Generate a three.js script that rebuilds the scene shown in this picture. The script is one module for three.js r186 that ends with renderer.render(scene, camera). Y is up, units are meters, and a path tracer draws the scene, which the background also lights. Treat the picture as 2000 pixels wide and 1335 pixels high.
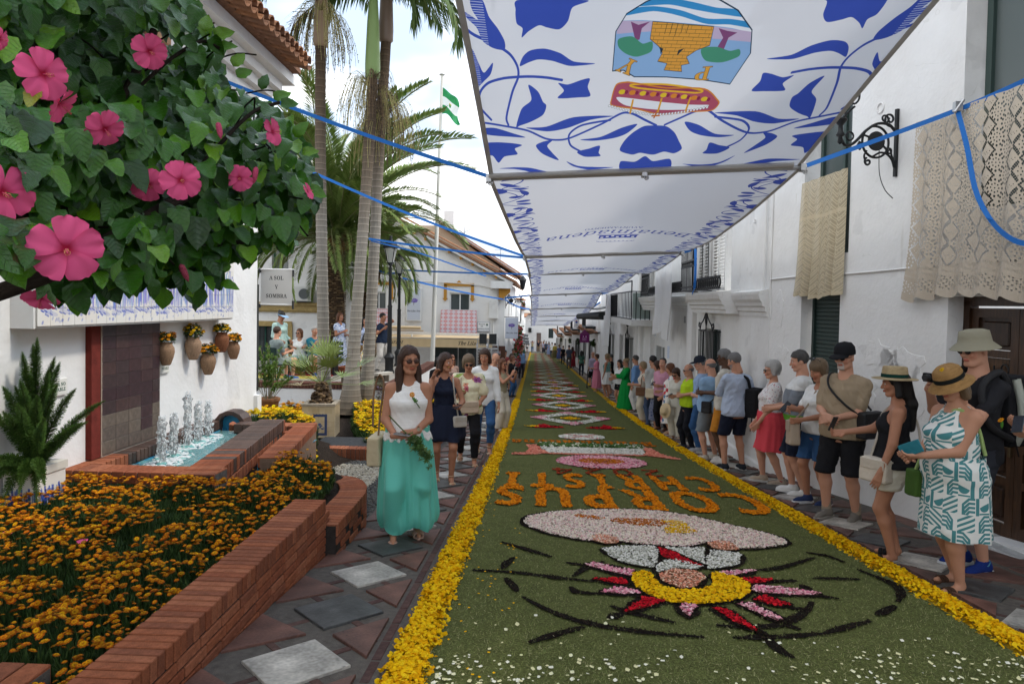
import*as THREE from 'three';
import{mergeGeometries,mergeVertices}from 'three/addons/utils/BufferGeometryUtils.js';
import{ConvexGeometry}from 'three/addons/geometries/ConvexGeometry.js';
import{ImprovedNoise}from 'three/addons/math/ImprovedNoise.js';
import{FontLoader}from 'three/addons/loaders/FontLoader.js';
// ---------- camera, sky, sun, exposure ----------
const scene=new THREE.Scene();
const camera=new THREE.PerspectiveCamera(2*Math.atan(667.5/1333)*180/Math.PI,2000/1335,0.05,800);
camera.position.set(0,1.5345,0);
camera.rotation.order='YXZ';
camera.rotation.set(-1.6*Math.PI/180,0.033985,0.018);
camera.setViewOffset(2000,1335,0,36.09,2000,1335);
const renderer=new THREE.WebGLRenderer({antialias:true});
renderer.toneMapping=THREE.LinearToneMapping;
renderer.toneMappingExposure=3.0;
renderer.shadowMap.enabled=true;
const noiser=new ImprovedNoise();
const N3=(x,y,z)=>noiser.noise(x,y,z);
const fbm=(x,y,z,o=4)=>{let s=0,a=0.5;for(let i=0;i<o;i++){s+=a*N3(x,y,z);x=x*2.03+7.1;y=y*2.03+3.7;z=z*2.03+1.3;a*=0.5;}return s;};
const SUN=new THREE.Vector3(0.58,0.80,-0.12).normalize();
{
const W=1024,H=512,data=new Float32Array(W*H*4);
for(let j=0;j<H;j++){
const el=((j+0.5)/H-0.5)*Math.PI,y=Math.sin(el),c=Math.cos(el);
for(let i=0;i<W;i++){
const az=((i+0.5)/W-0.5)*2*Math.PI,x=Math.cos(az)*c,z=Math.sin(az)*c;
const k=1/(Math.max(y,0)+0.22);
let d=fbm(x*k*1.3+3.1,z*k*1.3-1.7,0.4,5)+0.35*fbm(x*k*4.1,z*k*4.1,2.2,3);
let cl=THREE.MathUtils.smoothstep(d,-0.14,0.22);
cl=cl*0.84+0.12;
const sh=1+0.16*fbm(x*k*2.3+9,z*k*2.3,5.1,4);
const glow=1.6*Math.pow(Math.max(0,x*SUN.x+y*SUN.y+z*SUN.z),9);
const hz=Math.exp(-Math.max(y,0)*5);
const bl=[0.19+0.1*hz,0.275+0.07*hz,0.40+0.02*hz],wh=[0.85*sh,0.835*sh,0.815*sh];
const o=(j*W+i)*4;
for(let q=0;q<3;q++)data[o+q]=y<-0.01?[0.28,0.27,0.25][q]:(bl[q]*(1-cl)+wh[q]*cl)*(1+glow);
data[o+3]=1;
}
}
const sky=new THREE.DataTexture(data,W,H,THREE.RGBAFormat,THREE.FloatType);
sky.mapping=THREE.EquirectangularReflectionMapping;sky.magFilter=THREE.LinearFilter;sky.minFilter=THREE.LinearFilter;sky.needsUpdate=true;
scene.background=sky;scene.environment=sky;
scene.backgroundIntensity=1;scene.environmentIntensity=1;
}
const sun=new THREE.DirectionalLight(new THREE.Color().setRGB(1,0.92,0.8),0.7);
sun.position.copy(SUN).multiplyScalar(80);sun.target.position.set(0,0,-12);
sun.castShadow=true;sun.shadow.radius=12;sun.shadow.mapSize.set(4096,4096);
Object.assign(sun.shadow.camera,{left:-45,right:45,top:60,bottom:-40,near:1,far:200});
scene.add(sun,sun.target);
// ---------- helpers ----------
const V=(x,y,z)=>new THREE.Vector3(x,y,z);
const rng=(s)=>()=>{s|=0;s=s+0x6d2b79f5|0;let t=Math.imul(s ^ s>>>15,1|s);t=t+Math.imul(t ^ t>>>7,61|t)^ t;return((t ^ t>>>14)>>>0)/4294967296;};
const R=rng(7);
const rr=(a,b)=>a+(b-a)*R();
const clamp=(x,a,b)=>Math.min(b,Math.max(a,x)),lerp=(a,b,t)=>a+(b-a)*t,sst=THREE.MathUtils.smoothstep;
const KN=[[-4.65,.4255],[0,0],[8.37,-.7659],[12.09,-1.088],[16.74,-1.432],[24.18,-1.916],[37.2,-2.595],[55.8,-3.469],[102.3,-5.561],[148.8,-7.44],[400,-17]];
const glin=(d)=>{if(d<=KN[0][0])return KN[0][1]+(KN[0][0]-d)*.0915;for(let i=1;i<KN.length;i++)if(d<=KN[i][0]){const a=KN[i-1],b=KN[i];return lerp(a[1],b[1],(d-a[0])/(b[0]-a[0]));}return-17;};
const gd=(d)=>(glin(d-1.4)+2*glin(d)+glin(d+1.4))/4;
const gy=(z)=>gd(-z);
const used={};
const numbered=(n)=>{const k=used[n]=(used[n]??-1)+1;return k?n+'_'+String(k).padStart(3,'0'):n;};
function thing(name,label,category,pos=[0,0,0],group){
const o=new THREE.Group();o.name=numbered(name);o.position.set(...pos);scene.add(o);
o.userData={label,category};if(group)o.userData.group=group;
return o;
}
function part(name,geo,mat,parent){const m=new THREE.Mesh(geo,mat);m.name=name;parent.add(m);return m;}
function solo(name,geo,mat,label,category,group,pos){
const m=new THREE.Mesh(geo,mat);m.name=numbered(name);scene.add(m);if(pos)m.position.set(...pos);
m.userData={label,category};if(group)m.userData.group=group;return m;
}
function struct(name,geo,mat){const m=new THREE.Mesh(geo,mat);m.name=numbered(name);m.userData={kind:'structure'};scene.add(m);return m;}
function wpart(name,geo,mat,parent){geo=geo.clone();geo.translate(-parent.position.x,-parent.position.y,-parent.position.z);return part(name,geo,mat,parent);}
const stuff=(m,kind='stuff')=>{m.userData.kind=kind;return m;};
function nix(g){g=g.index?g.toNonIndexed():g;for(const k of Object.keys(g.attributes))if(!['position','normal','uv','color'].includes(k))g.deleteAttribute(k);return g;}
function merge(list){
list=list.map(nix);
const col=list.some((g)=>g.attributes.color);
for(const g of list){
if(!g.attributes.uv)g.setAttribute('uv',new THREE.BufferAttribute(new Float32Array(g.attributes.position.count*2),2));
if(col&&!g.attributes.color)g.setAttribute('color',new THREE.BufferAttribute(new Float32Array(g.attributes.position.count*3).fill(1),3));
if(!g.attributes.normal)g.computeVertexNormals();
}
return mergeGeometries(list,false);
}
function buv(g,s=1){
g=nix(g);const p=g.attributes.position,uv=new Float32Array(p.count*2),a=V(),b=V(),c=V();
for(let i=0;i<p.count;i+=3){
a.fromBufferAttribute(p,i);b.fromBufferAttribute(p,i+1);c.fromBufferAttribute(p,i+2);
const n=b.clone().sub(a).cross(c.clone().sub(a)),ax=Math.abs(n.x),ay=Math.abs(n.y),az=Math.abs(n.z);
[a,b,c].forEach((q,k)=>{const w=ax>ay&&ax>az?[q.z,q.y]:ay>az?[q.x,q.z]:[q.x,q.y];uv[(i+k)*2]=w[0]*s;uv[(i+k)*2+1]=w[1]*s;});
}
g.setAttribute('uv',new THREE.BufferAttribute(uv,2));return g;
}
const box=(w,h,d,x=0,y=0,z=0)=>buv(new THREE.BoxGeometry(w,h,d).translate(x,y,z));
const cham={};
function cbox(w,h,d,c=.006){
const k=[w,h,d,c].map((v)=>v.toFixed(4)).join();if(cham[k])return cham[k];
const pts=[],x=w/2,y=h/2,z=d/2;
for(const a of[-1,1])for(const b of[-1,1])for(const e of[-1,1])pts.push(V(a*(x-c),b*(y-c),e*z),V(a*(x-c),b*y,e*(z-c)),V(a*x,b*(y-c),e*(z-c)));
return cham[k]=buv(new ConvexGeometry(pts));
}
const tube=(pts,r,seg=24,rad=6,closed=false)=>new THREE.TubeGeometry(new THREE.CatmullRomCurve3(pts.map((p)=>p.isVector3?p:V(...p)),closed),seg,r,rad,closed);
function rod(a,b,r0,r1=r0,n=8){
a=V(...a);b=V(...b);const g=new THREE.CylinderGeometry(r1,r0,a.distanceTo(b),n);
const q=new THREE.Quaternion().setFromUnitVectors(V(0,1,0),b.clone().sub(a).normalize());
return g.applyQuaternion(q).translate((a.x+b.x)/2,(a.y+b.y)/2,(a.z+b.z)/2);
}
const lathe=(pts,n=20)=>new THREE.LatheGeometry(pts.map((p)=>new THREE.Vector2(...p)),n);
function extr(pts,depth,holes=[],bevel=0){
const s=new THREE.Shape(pts.map((p)=>new THREE.Vector2(...p)));
for(const h of holes)s.holes.push(new THREE.Path(h.map((p)=>new THREE.Vector2(...p))));
return new THREE.ExtrudeGeometry(s,{depth,bevelEnabled:bevel>0,bevelSize:bevel,bevelThickness:bevel,bevelSegments:1,steps:1});
}
const rect=(x0,y0,x1,y1)=>[[x0,y0],[x1,y0],[x1,y1],[x0,y1]];
function lin(r,g,b){return new THREE.Color().setRGB(r,g,b);}
function tex(size,f,srgb=false,h=size){
const d=new Uint8Array(size*h*4);
for(let j=0;j<h;j++)for(let i=0;i<size;i++){const c=f(i/size,j/h),o=(j*size+i)*4;for(let q=0;q<3;q++)d[o+q]=clamp((Array.isArray(c)?c[q]:c)*255,0,255);d[o+3]=255;}
const t=new THREE.DataTexture(d,size,h,THREE.RGBAFormat);t.wrapS=t.wrapT=THREE.RepeatWrapping;t.magFilter=THREE.LinearFilter;t.minFilter=THREE.LinearMipmapLinearFilter;t.generateMipmaps=true;
if(srgb)t.colorSpace=THREE.SRGBColorSpace;t.needsUpdate=true;return t;
}
function canvasTex(w,h,draw,srgb=true){
const c=document.createElement('canvas');c.width=w;c.height=h;draw(c.getContext('2d'),w,h);
const t=new THREE.CanvasTexture(c);if(srgb)t.colorSpace=THREE.SRGBColorSpace;t.anisotropy=8;return t;
}
// tileable noise on a torus-like lattice: plain blend of shifted fields
function tnoise(u,v,f,o=4,z=0){
const a=fbm(u*f,v*f,z,o),b=fbm((u-1)*f,v*f,z,o),c=fbm(u*f,(v-1)*f,z,o),d=fbm((u-1)*f,(v-1)*f,z,o);
return a*(1-u)*(1-v)+b*u*(1-v)+c*(1-u)*v+d*u*v;
}
const rep=(t,x,y=x)=>{const c=t.clone();c.repeat.set(x,y);c.needsUpdate=true;return c;};
const std=(o)=>new THREE.MeshPhysicalMaterial({roughness:0.85,specularIntensity:(o.roughness??.85)>=.7?.3:.8,...o});
const T={};
T.grain=tex(512,(u,v)=>0.5+0.7*tnoise(u,v,40,3));
T.lump=tex(512,(u,v)=>0.5+0.55*tnoise(u,v,6,5)+0.25*tnoise(u,v,26,3,3));
T.plasterCol=tex(1024,(u,v)=>{const s=tnoise(u,v,5,4,2),t=tnoise(u,v,22,3,8),w=tnoise(u,v,9,3,5),p=sst(tnoise(u,v,7,4,12),.16,.2)*.035,cr=Math.abs(w)<.003&&s>.06?.035:0,dr=sst(tnoise(u*1,v*.12,34,2,6),.2,.42)*.07;const k=0.965+0.06*s+0.035*t-p-cr-dr;return[k,k*(0.995+0.01*s-dr*.12),k*(0.985+0.02*s-dr*.4-cr*.2)];},true);
T.stain=tex(512,(u,v)=>{const s=.84+.5*tnoise(u,v,5,5,4)+.25*tnoise(u,v,60,2,1)-.25*sst(tnoise(u,v,16,3,9),.2,.4);return[s,s*.99,s*.97];},true);
T.dirt=tex(512,(u,v)=>{const s=0.86+0.3*tnoise(u,v,7,5,4)+0.16*tnoise(u,v,40,2,1);return[s,s,s];},true);
T.streak=tex(256,(u,v)=>0.86+0.35*tnoise(u,v*0.12,40,3,6),true);
T.woodCol=tex(512,(u,v)=>{const g=0.72+0.4*tnoise(u,v*.08,46,4,3)+0.25*tnoise(u,v*.25,8,3,9);return[g,g,g];},true);
T.brickCol=tex(256,(u,v)=>{const g=0.84+0.28*tnoise(u,v,9,4,5)+0.2*tnoise(u,v,50,2,2);return[g,g,g];},true);
const M={};
M.white=std({color:lin(.83,.83,.825),map:rep(T.plasterCol,.24),bumpMap:rep(T.lump,.8),bumpScale:.012,roughness:.92});
M.white2=std({color:lin(.82,.82,.815),map:rep(T.plasterCol,.36),bumpMap:rep(T.lump,1.6),bumpScale:.004,roughness:.9});
M.trimWhite=std({color:lin(.78,.78,.77),map:rep(T.plasterCol,1),roughness:.8});
M.iron=std({color:lin(.016,.017,.018),roughness:.5,metalness:.3,bumpMap:rep(T.grain,4),bumpScale:.001});
M.dark=std({color:lin(.02,.022,.022),roughness:.6});
M.glass=new THREE.MeshPhysicalMaterial({color:lin(.04,.055,.055),roughness:.06,metalness:0,specularIntensity:1,clearcoat:.5});
M.terra=std({color:lin(.36,.17,.085),map:rep(T.dirt,3),roughness:.85});
M.roof=[0,1,2].map((i)=>std({color:lin(.30+.06*i,.16+.02*i,.10),map:rep(T.dirt,2),roughness:.95}));
M.ochre=std({color:lin(.48,.24,.045),roughness:.8});
M.mustard=std({color:lin(.52,.38,.16),map:rep(T.dirt,1),roughness:.8});
M.blueStrap=std({color:lin(.008,.14,.48),roughness:.6,side:THREE.DoubleSide});
M.steel=std({color:lin(.5,.5,.5),metalness:.8,roughness:.35});
M.soil=std({color:lin(.035,.024,.017),map:rep(T.dirt,2),bumpMap:rep(T.lump,6),bumpScale:.03,roughness:1});
M.bricks=[[.42,.138,.066],[.37,.116,.057],[.46,.165,.085],[.33,.115,.062]].map((c)=>std({color:lin(...c),map:rep(T.brickCol,3),bumpMap:rep(T.grain,4),bumpScale:.002,roughness:.88}));
M.bricksWet=[[.12,.068,.05],[.10,.06,.047],[.15,.085,.062],[.09,.058,.045]].map((c)=>std({color:lin(...c),map:rep(T.brickCol,3),bumpMap:rep(T.grain,4),bumpScale:.002,roughness:.5}));
M.mortar=std({color:lin(.17,.15,.13),map:rep(T.dirt,3),bumpMap:rep(T.grain,5),bumpScale:.006,roughness:.98});
M.mortarDark=std({color:lin(.06,.05,.045),map:rep(T.dirt,3),roughness:.98});
// instancing helper: list of {p, q|r, s, c}
function instanced(name,geo,mat,list,parent,kind='stuff'){
const m=new THREE.InstancedMesh(geo,mat,list.length),o=new THREE.Object3D(),off=parent?parent.position:V(0,0,0);
list.forEach((e,i)=>{
o.position.set(e.p[0]-off.x,e.p[1]-off.y,e.p[2]-off.z);
if(e.q)o.quaternion.copy(e.q);else o.rotation.set(...(e.r??[0,0,0]));
if(e.s?.length)o.scale.set(...e.s);else o.scale.setScalar(e.s??1);
o.updateMatrix();m.setMatrixAt(i,o.matrix);if(e.c)m.setColorAt(i,e.c);
});
m.name=parent?name:numbered(name);if(kind)m.userData.kind=kind;(parent??scene).add(m);return m;
}
// a thin sheet following a height function, from x,z grid
function sheet(x0,x1,d0,d1,nx,nd,yf,step){
const pos=[],uv=[],idx=[];
for(let j=0;j<=nd;j++){const t=j/nd,d=d0+(d1-d0)*(step?Math.pow(t,step):t);for(let i=0;i<=nx;i++){const x=x0+(x1-x0)*i/nx;pos.push(x,yf(x,d),-d);uv.push(x,d);}}
for(let j=0;j<nd;j++)for(let i=0;i<nx;i++){const a=j*(nx+1)+i,b=a+nx+1;idx.push(a,a+1,b,a+1,b+1,b);}
const g=new THREE.BufferGeometry();g.setAttribute('position',new THREE.Float32BufferAttribute(pos,3));g.setAttribute('uv',new THREE.Float32BufferAttribute(uv,2));g.setIndex(idx);g.computeVertexNormals();return g;
}
// ---------- flower carpet outlines, in metres (across, down the street) ----------
const FIG={"host":[[-0.08,6.61],[-0.03,6.84],[0.17,7.03],[0.44,7.17],[0.8,7.26],[1.16,7.28],[1.42,7.21],[1.69,7.01],[1.98,6.65],[2.17,6.42],[2.28,6.2],[2.27,6.07],[2.19,5.96],[1.98,5.85],[1.77,5.8],[1.66,5.96],[1.53,5.97],[1.32,5.81],[1.15,5.82],[0.9,5.87],[0.75,5.94],[0.53,5.91],[0.37,5.98],[0.17,6.14],[-0.01,6.36]],"spot":[[0.42,6.88],[0.49,6.95],[0.63,6.89],[0.73,6.79],[0.67,6.72],[0.52,6.76]],"cup1":[[0.77,6.7],[0.88,6.81],[1.09,6.82],[1.31,6.79],[1.33,6.63],[1.23,6.51],[1.04,6.51],[0.85,6.59]],"cup2":[[1.28,6.75],[1.44,6.8],[1.52,6.67],[1.5,6.49],[1.54,6.33],[1.42,6.26],[1.23,6.24],[1.25,6.41],[1.32,6.57]],"hand1":[[0.54,6.04],[0.61,6.14],[0.7,6.11],[0.78,5.98],[0.74,5.83],[0.63,5.81],[0.55,5.89]],"hand2":[[1.53,5.94],[1.66,6.02],[1.76,5.97],[1.76,5.76],[1.62,5.71],[1.53,5.78]],"robe1":[[0.59,5.67],[0.73,5.74],[0.88,5.79],[1.06,5.8],[1.05,5.61],[0.99,5.31],[0.93,5.17],[0.8,5.21],[0.71,5.29],[0.65,5.42]],"robe2":[[0.97,5.24],[1.07,5.39],[1.17,5.4],[1.32,5.25],[1.27,5.16],[1.14,5.18],[0.93,5.04]],"robe3":[[1.49,5.69],[1.6,5.71],[1.73,5.64],[1.62,5.31],[1.46,5.21],[1.34,5.18],[1.39,5.42]],"robe4":[[1.14,5.77],[1.47,5.79],[1.35,5.29],[1.27,5.47],[1.17,5.71]],"stole":[[1.07,5.75],[1.16,5.66],[1.25,5.39],[1.33,5.21],[1.18,5.33],[1.06,5.46]],"face":[[0.94,5.01],[1.05,5.11],[1.17,5.13],[1.27,5.05],[1.26,4.9],[1.15,4.72],[1.05,4.68],[0.97,4.77],[0.93,4.87]],"halo":[[0.74,4.96],[0.83,5.07],[0.88,5.01],[0.89,4.86],[0.92,4.72],[1.01,4.64],[1.14,4.65],[1.27,4.76],[1.32,4.88],[1.33,5.02],[1.4,5.08],[1.51,4.98],[1.55,4.84],[1.51,4.67],[1.39,4.51],[1.23,4.42],[1.07,4.37],[0.91,4.39],[0.8,4.5],[0.73,4.68]],"rays":[["p",[[0.41,5.18],[0.49,5.24],[0.77,5.06],[0.73,4.92],[0.48,5.11]]],["r",[[0.44,4.84],[0.69,4.87],[0.68,4.73],[0.52,4.78]]],["p",[[0.47,4.56],[0.65,4.68],[0.74,4.55],[0.6,4.52]]],["r",[[0.58,4.18],[0.76,4.49],[0.88,4.42],[0.72,4.26]]],["p",[[0.94,4.33],[1.01,4.38],[1.07,4.33],[0.97,4.14]]],["r",[[1.16,4.33],[1.24,4.32],[1.3,4.08],[1.33,3.93],[1.22,4.09]]],["p",[[1.34,4.41],[1.43,4.44],[1.55,4.15],[1.5,4.12],[1.39,4.3]]],["r",[[1.48,4.5],[1.57,4.6],[1.69,4.42],[1.58,4.4]]],["p",[[1.52,4.7],[1.58,4.81],[1.86,4.74],[1.99,4.67],[1.88,4.62],[1.56,4.64]]],["r",[[1.51,4.93],[1.66,4.99],[1.77,4.94],[1.57,4.83]]],["p",[[1.4,5.06],[1.54,5.16],[1.71,5.16],[1.48,5.01]]]],"strokes":[[[-0.43,4.97],[-0.1,4.94],[0.23,4.84],[0.45,4.79]],[[-0.25,5.8],[-0.05,5.6],[0.17,5.38]],[[-0.13,5.34],[-0.18,5.19],[-0.21,5.02]],[[-0.18,4.81],[-0.12,4.65],[-0.09,4.52]],[[-0.05,4.42],[0.16,4.14],[0.38,3.98],[0.66,3.89],[0.99,3.84]],[[-0.0,3.68],[0.15,3.81],[0.32,3.94]],[[0.27,5.24],[0.41,5.18]],[[0.28,4.66],[0.31,4.56],[0.49,4.53]],[[0.47,4.08],[0.58,4.18]],[[0.51,4.31],[0.63,4.19],[0.87,4.05]],[[1.11,4.03],[1.29,4.02],[1.5,4.08],[1.75,4.33],[1.86,4.51]],[[1.15,3.85],[1.39,3.88],[1.71,3.96]],[[1.3,4.08],[1.34,3.91],[1.36,3.69],[1.4,3.6]],[[1.71,3.96],[1.89,4.08],[2.08,4.19]],[[2.17,4.29],[2.38,4.48]],[[2.44,4.56],[2.56,4.75],[2.61,4.97],[2.52,5.29]],[[1.7,5.19],[1.86,5.24],[2.32,5.6]],[[2.31,5.75],[2.43,5.68],[2.51,5.49]],[[2.07,5.03],[2.27,5.04],[2.42,5.04]],[[1.92,4.86],[1.95,4.74]],[[1.67,4.91],[1.93,4.96]],[[1.88,4.66],[2.07,4.59]],[[1.39,4.3],[1.51,4.1],[1.59,4.01]],[[1.55,4.55],[1.69,4.37],[1.76,4.36]],[[0.31,4.89],[0.44,5.15],[0.57,5.29]],[[0.7,5.38],[0.81,5.58],[0.85,5.7]],[[0.88,5.2],[0.97,5.41],[0.96,5.51]],[[1.49,5.62],[1.56,5.37]],[[1.04,5.03],[1.07,4.94],[1.05,4.88]],[[1.13,5.03],[1.1,4.85]]]};
// ---------- ground ----------
struct('ground',sheet(-130,130,-40,420,8,150,(x,d)=>gd(d)-.03,1),std({color:lin(.13,.11,.1),map:rep(T.dirt,.3)}));
const street=struct('street',sheet(-3.2,4.6,-6,125,8,220,(x,d)=>gd(d)-.012,1),std({color:lin(.12,.105,.1),map:rep(T.dirt,.6),bumpMap:rep(T.grain,3),bumpScale:.004}));
const pavements={l:struct('pavement',sheet(-1.68,-.66,.5,125,4,260,(x,d)=>gd(d)+.0,1),M.mortar),r:struct('pavement',sheet(2.84,4.35,.5,125,6,260,(x,d)=>gd(d)+.0,1),M.mortar)};
const tileMats={
red:[[.175,.082,.062],[.15,.074,.058],[.195,.092,.07],[.16,.086,.07]].map((c)=>std({color:lin(...c).multiplyScalar(1.15),map:rep(T.stain,1.1),bumpMap:rep(T.lump,5),bumpScale:.003,roughness:.62})),
white:[[.62,.58,.52],[.56,.54,.5],[.66,.63,.58]].map((c)=>std({color:lin(...c),map:rep(T.stain,.7),roughness:.55})),
grey:[[.095,.098,.1],[.115,.115,.112],[.08,.088,.088]].map((c)=>std({color:lin(...c),map:rep(T.stain,1.4),bumpMap:rep(T.lump,6),bumpScale:.003,roughness:.5})),
strip:[[.13,.07,.06],[.11,.062,.055],[.15,.085,.07]].map((c)=>std({color:lin(...c),map:rep(T.dirt,3),roughness:.8})),
};
function pave(side,ax,x0,x1,pitch,dFirst,d0,d1){
const P=pavements[side],hp=pitch/2,hw=.35,r=rng(side==='l'?5:9),far={};
const slab=(pts)=>{const g=extr(pts,.02,[],.003);g.rotateX(-Math.PI/2);return buv(g,1);};
const k=.075,D=slab([[-hw+k,0],[0,-hp+k],[hw-k,0],[0,hp-k]]);
const triR=slab([[hw-.29+.02,0],[x1-ax-.05,-hp+k+.03],[x1-ax-.05,hp-k-.03]]),triL=slab([[-hw+.27,0],[x0-ax+.03,hp-k-.03],[x0-ax+.03,-hp+k+.03]]);
const L=Math.hypot(hw,hp),st=cbox(.048,.02,L-.075,.003),edge=cbox(.05,.02,.24,.003);
const put=(name,g,mats,x,d,yaw=0)=>{
const tilt=-Math.atan2(gd(d-.3)-gd(d+.3),.6),m=mats[Math.floor(r()*mats.length)],y=gd(d)-.008+r()*.004;
if(d<13){const o=part(name,g,m,P);o.position.set(x,y,-d);o.rotation.set(tilt,yaw,0);o.scale.set(.985+.015*r(),1,.985+.015*r());}
else{const e=new THREE.Object3D();e.position.set(x,y,-d);e.rotation.set(tilt,yaw,0);e.updateMatrix();(far[m.uuid]??=[m,[]])[1].push(g.clone().applyMatrix4(e.matrix));}
};
for(let i=0,d=dFirst;d<d1;i++,d+=pitch){
if(d<d0)continue;
const w=i%2===0;
if(d<100)put('tile',D,w?tileMats.white:tileMats.grey,ax,d);
if(d<45){
put('tile',triR,tileMats.red,ax,d+hp);put('tile',triL,tileMats.red,ax,d+hp);
if(d<24)for(const[a,b]of[[1,1],[1,-1],[-1,1],[-1,-1]])put('border_brick',st,tileMats.strip,ax+a*hw/2,d+b*hp/2,Math.atan2(-a*hw*b*-1,hp)*-1);
}
}
const ex=side==='l'?x1:x0;
for(let d=d0;d<20;d+=.253)put('border_brick',edge,tileMats.strip,ex,d);
for(const u in far)stuff(part('far_tiles',merge(far[u][1]),far[u][0],P));
}
pave('l',-1.176,-1.64,-.79,.753,3.357-.753*2,1.8,60);
pave('r',3.2,2.93,3.78,.68,5.64-.68*6,1.8,60);
// wider red slabs against the near house on the right
{const r=rng(31);for(let d=3.2;d<8.6;d+=.68){const w=(5.152-.154*d)-3.83;if(w<.12)continue;const g=cbox(w,.02,.64,.004),m=part('tile',g,(r()<.3?tileMats.grey:r()<.3?tileMats.white:tileMats.red)[Math.floor(r()*3)],pavements.r);m.position.set(3.83+w/2,gd(d)-.006,-d);m.rotation.x=-Math.atan(.0915);}}
// ---------- flower carpet ----------
const carpet=thing('flower_carpet','long green and yellow flower carpet with petal pictures laid down the street','flower carpet',[1.08,gd(3),-3]);
const G0=0.018;
const grassTex=tex(512,(u,v)=>{const a=tnoise(u,v,60,3),b=tnoise(u,v,9,3,3);const k=.8+.55*a+.2*b;return[k*.98,k,k*.93];},true);
const M_grass=std({color:lin(.175,.185,.066),map:rep(grassTex,1.1),bumpMap:rep(T.grain,4),bumpScale:.012,roughness:1});
wpart('grass_bed',sheet(-.62,2.80,2.55,102,30,700,(x,d)=>gd(d)+G0+.008*fbm(x*5,d*5,1,2)*(d<20?1:.3),1.6),M_grass,carpet);
// grass clippings
{
const g=new THREE.BufferGeometry();g.setAttribute('position',new THREE.Float32BufferAttribute([-.0012,0,0,.0012,0,0,0,.006,.016],3));g.computeVertexNormals();
const r=rng(11),list=[],cs=[[.2,.215,.075],[.125,.155,.046],[.3,.29,.14],[.1,.125,.04],[.165,.19,.062]].map((c)=>lin(...c));
for(let i=0;i<120000;i++){const d=2.6+Math.pow(r(),1.7)*9.5,x=-.6+r()*3.38;list.push({p:[x,gd(d)+G0+.004+.008*fbm(x*5,d*5,1,2),-d],r:[(r()-.3)*.9,r()*6.28,0],s:.6+r()*.9,c:cs[Math.floor(r()*5)]});}
instanced('grass_clippings',g,std({roughness:1,side:THREE.DoubleSide}),list,carpet);
}
const petalG=(()=>{const g=new THREE.BufferGeometry();g.setAttribute('position',new THREE.Float32BufferAttribute([-.45,.0,0,-.2,.1,.45,.3,.02,.42,.5,.14,-.05,.15,.0,-.45,-.3,.14,-.35,0,.22,0],3));g.setIndex([6,0,1,6,1,2,6,2,3,6,3,4,6,4,5,6,5,0]);const q=g.toNonIndexed();q.computeVertexNormals();return q;})();
const M_petal=new THREE.MeshPhysicalMaterial({roughness:.85,side:THREE.DoubleSide,transmission:.08,thickness:0,specularIntensity:.12});
const pal={
yellow:[[.78,.43,.004],[.82,.50,.006],[.70,.34,.003],[.84,.56,.012]],red:[[.56,.008,.02],[.48,.006,.018],[.66,.02,.03],[.36,.004,.012]],
pink:[[.76,.30,.37],[.8,.42,.47],[.7,.2,.3],[.82,.55,.56]],white:[[.74,.72,.64],[.8,.78,.72],[.68,.68,.58],[.76,.74,.7]],
host:[[.8,.62,.55],[.82,.74,.58],[.78,.48,.46],[.84,.78,.62],[.8,.66,.62]],orange:[[.72,.22,.006],[.78,.28,.01],[.64,.17,.004]],
peach:[[.74,.32,.2],[.8,.45,.33],[.68,.25,.15],[.8,.6,.42]],rust:[[.36,.1,.012],[.44,.14,.015],[.26,.06,.01]],darkred:[[.3,.045,.015],[.36,.06,.02],[.24,.03,.012]],
soil:[[.018,.011,.008],[.028,.018,.013],[.012,.008,.006]],coral:[[.75,.25,.17],[.8,.35,.25],[.7,.2,.14]],burnt:[[.55,.17,.01],[.5,.13,.01]],
};
for(const k in pal)pal[k]=pal[k].map((c)=>lin(...c));
const baseMat={};for(const k in pal)baseMat[k]=std({color:pal[k][0].clone().multiplyScalar(.8),map:rep(grassTex,2),bumpMap:rep(T.grain,6),bumpScale:.014,roughness:.95});
const rP=rng(77);
function ragged(pts,amp=.012,step=.06){
const out=[];
for(let i=0;i<pts.length;i++){const a=pts[i],b=pts[(i+1)%pts.length],n=Math.max(1,Math.min(40,Math.round(Math.hypot(a[0]-b[0],a[1]-b[1])/step)));for(let k=0;k<n;k++){const t=k/n;out.push([lerp(a[0],b[0],t)+(rP()-.5)*amp*2,lerp(a[1],b[1],t)+(rP()-.5)*amp*2]);}}
return out;
}
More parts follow.
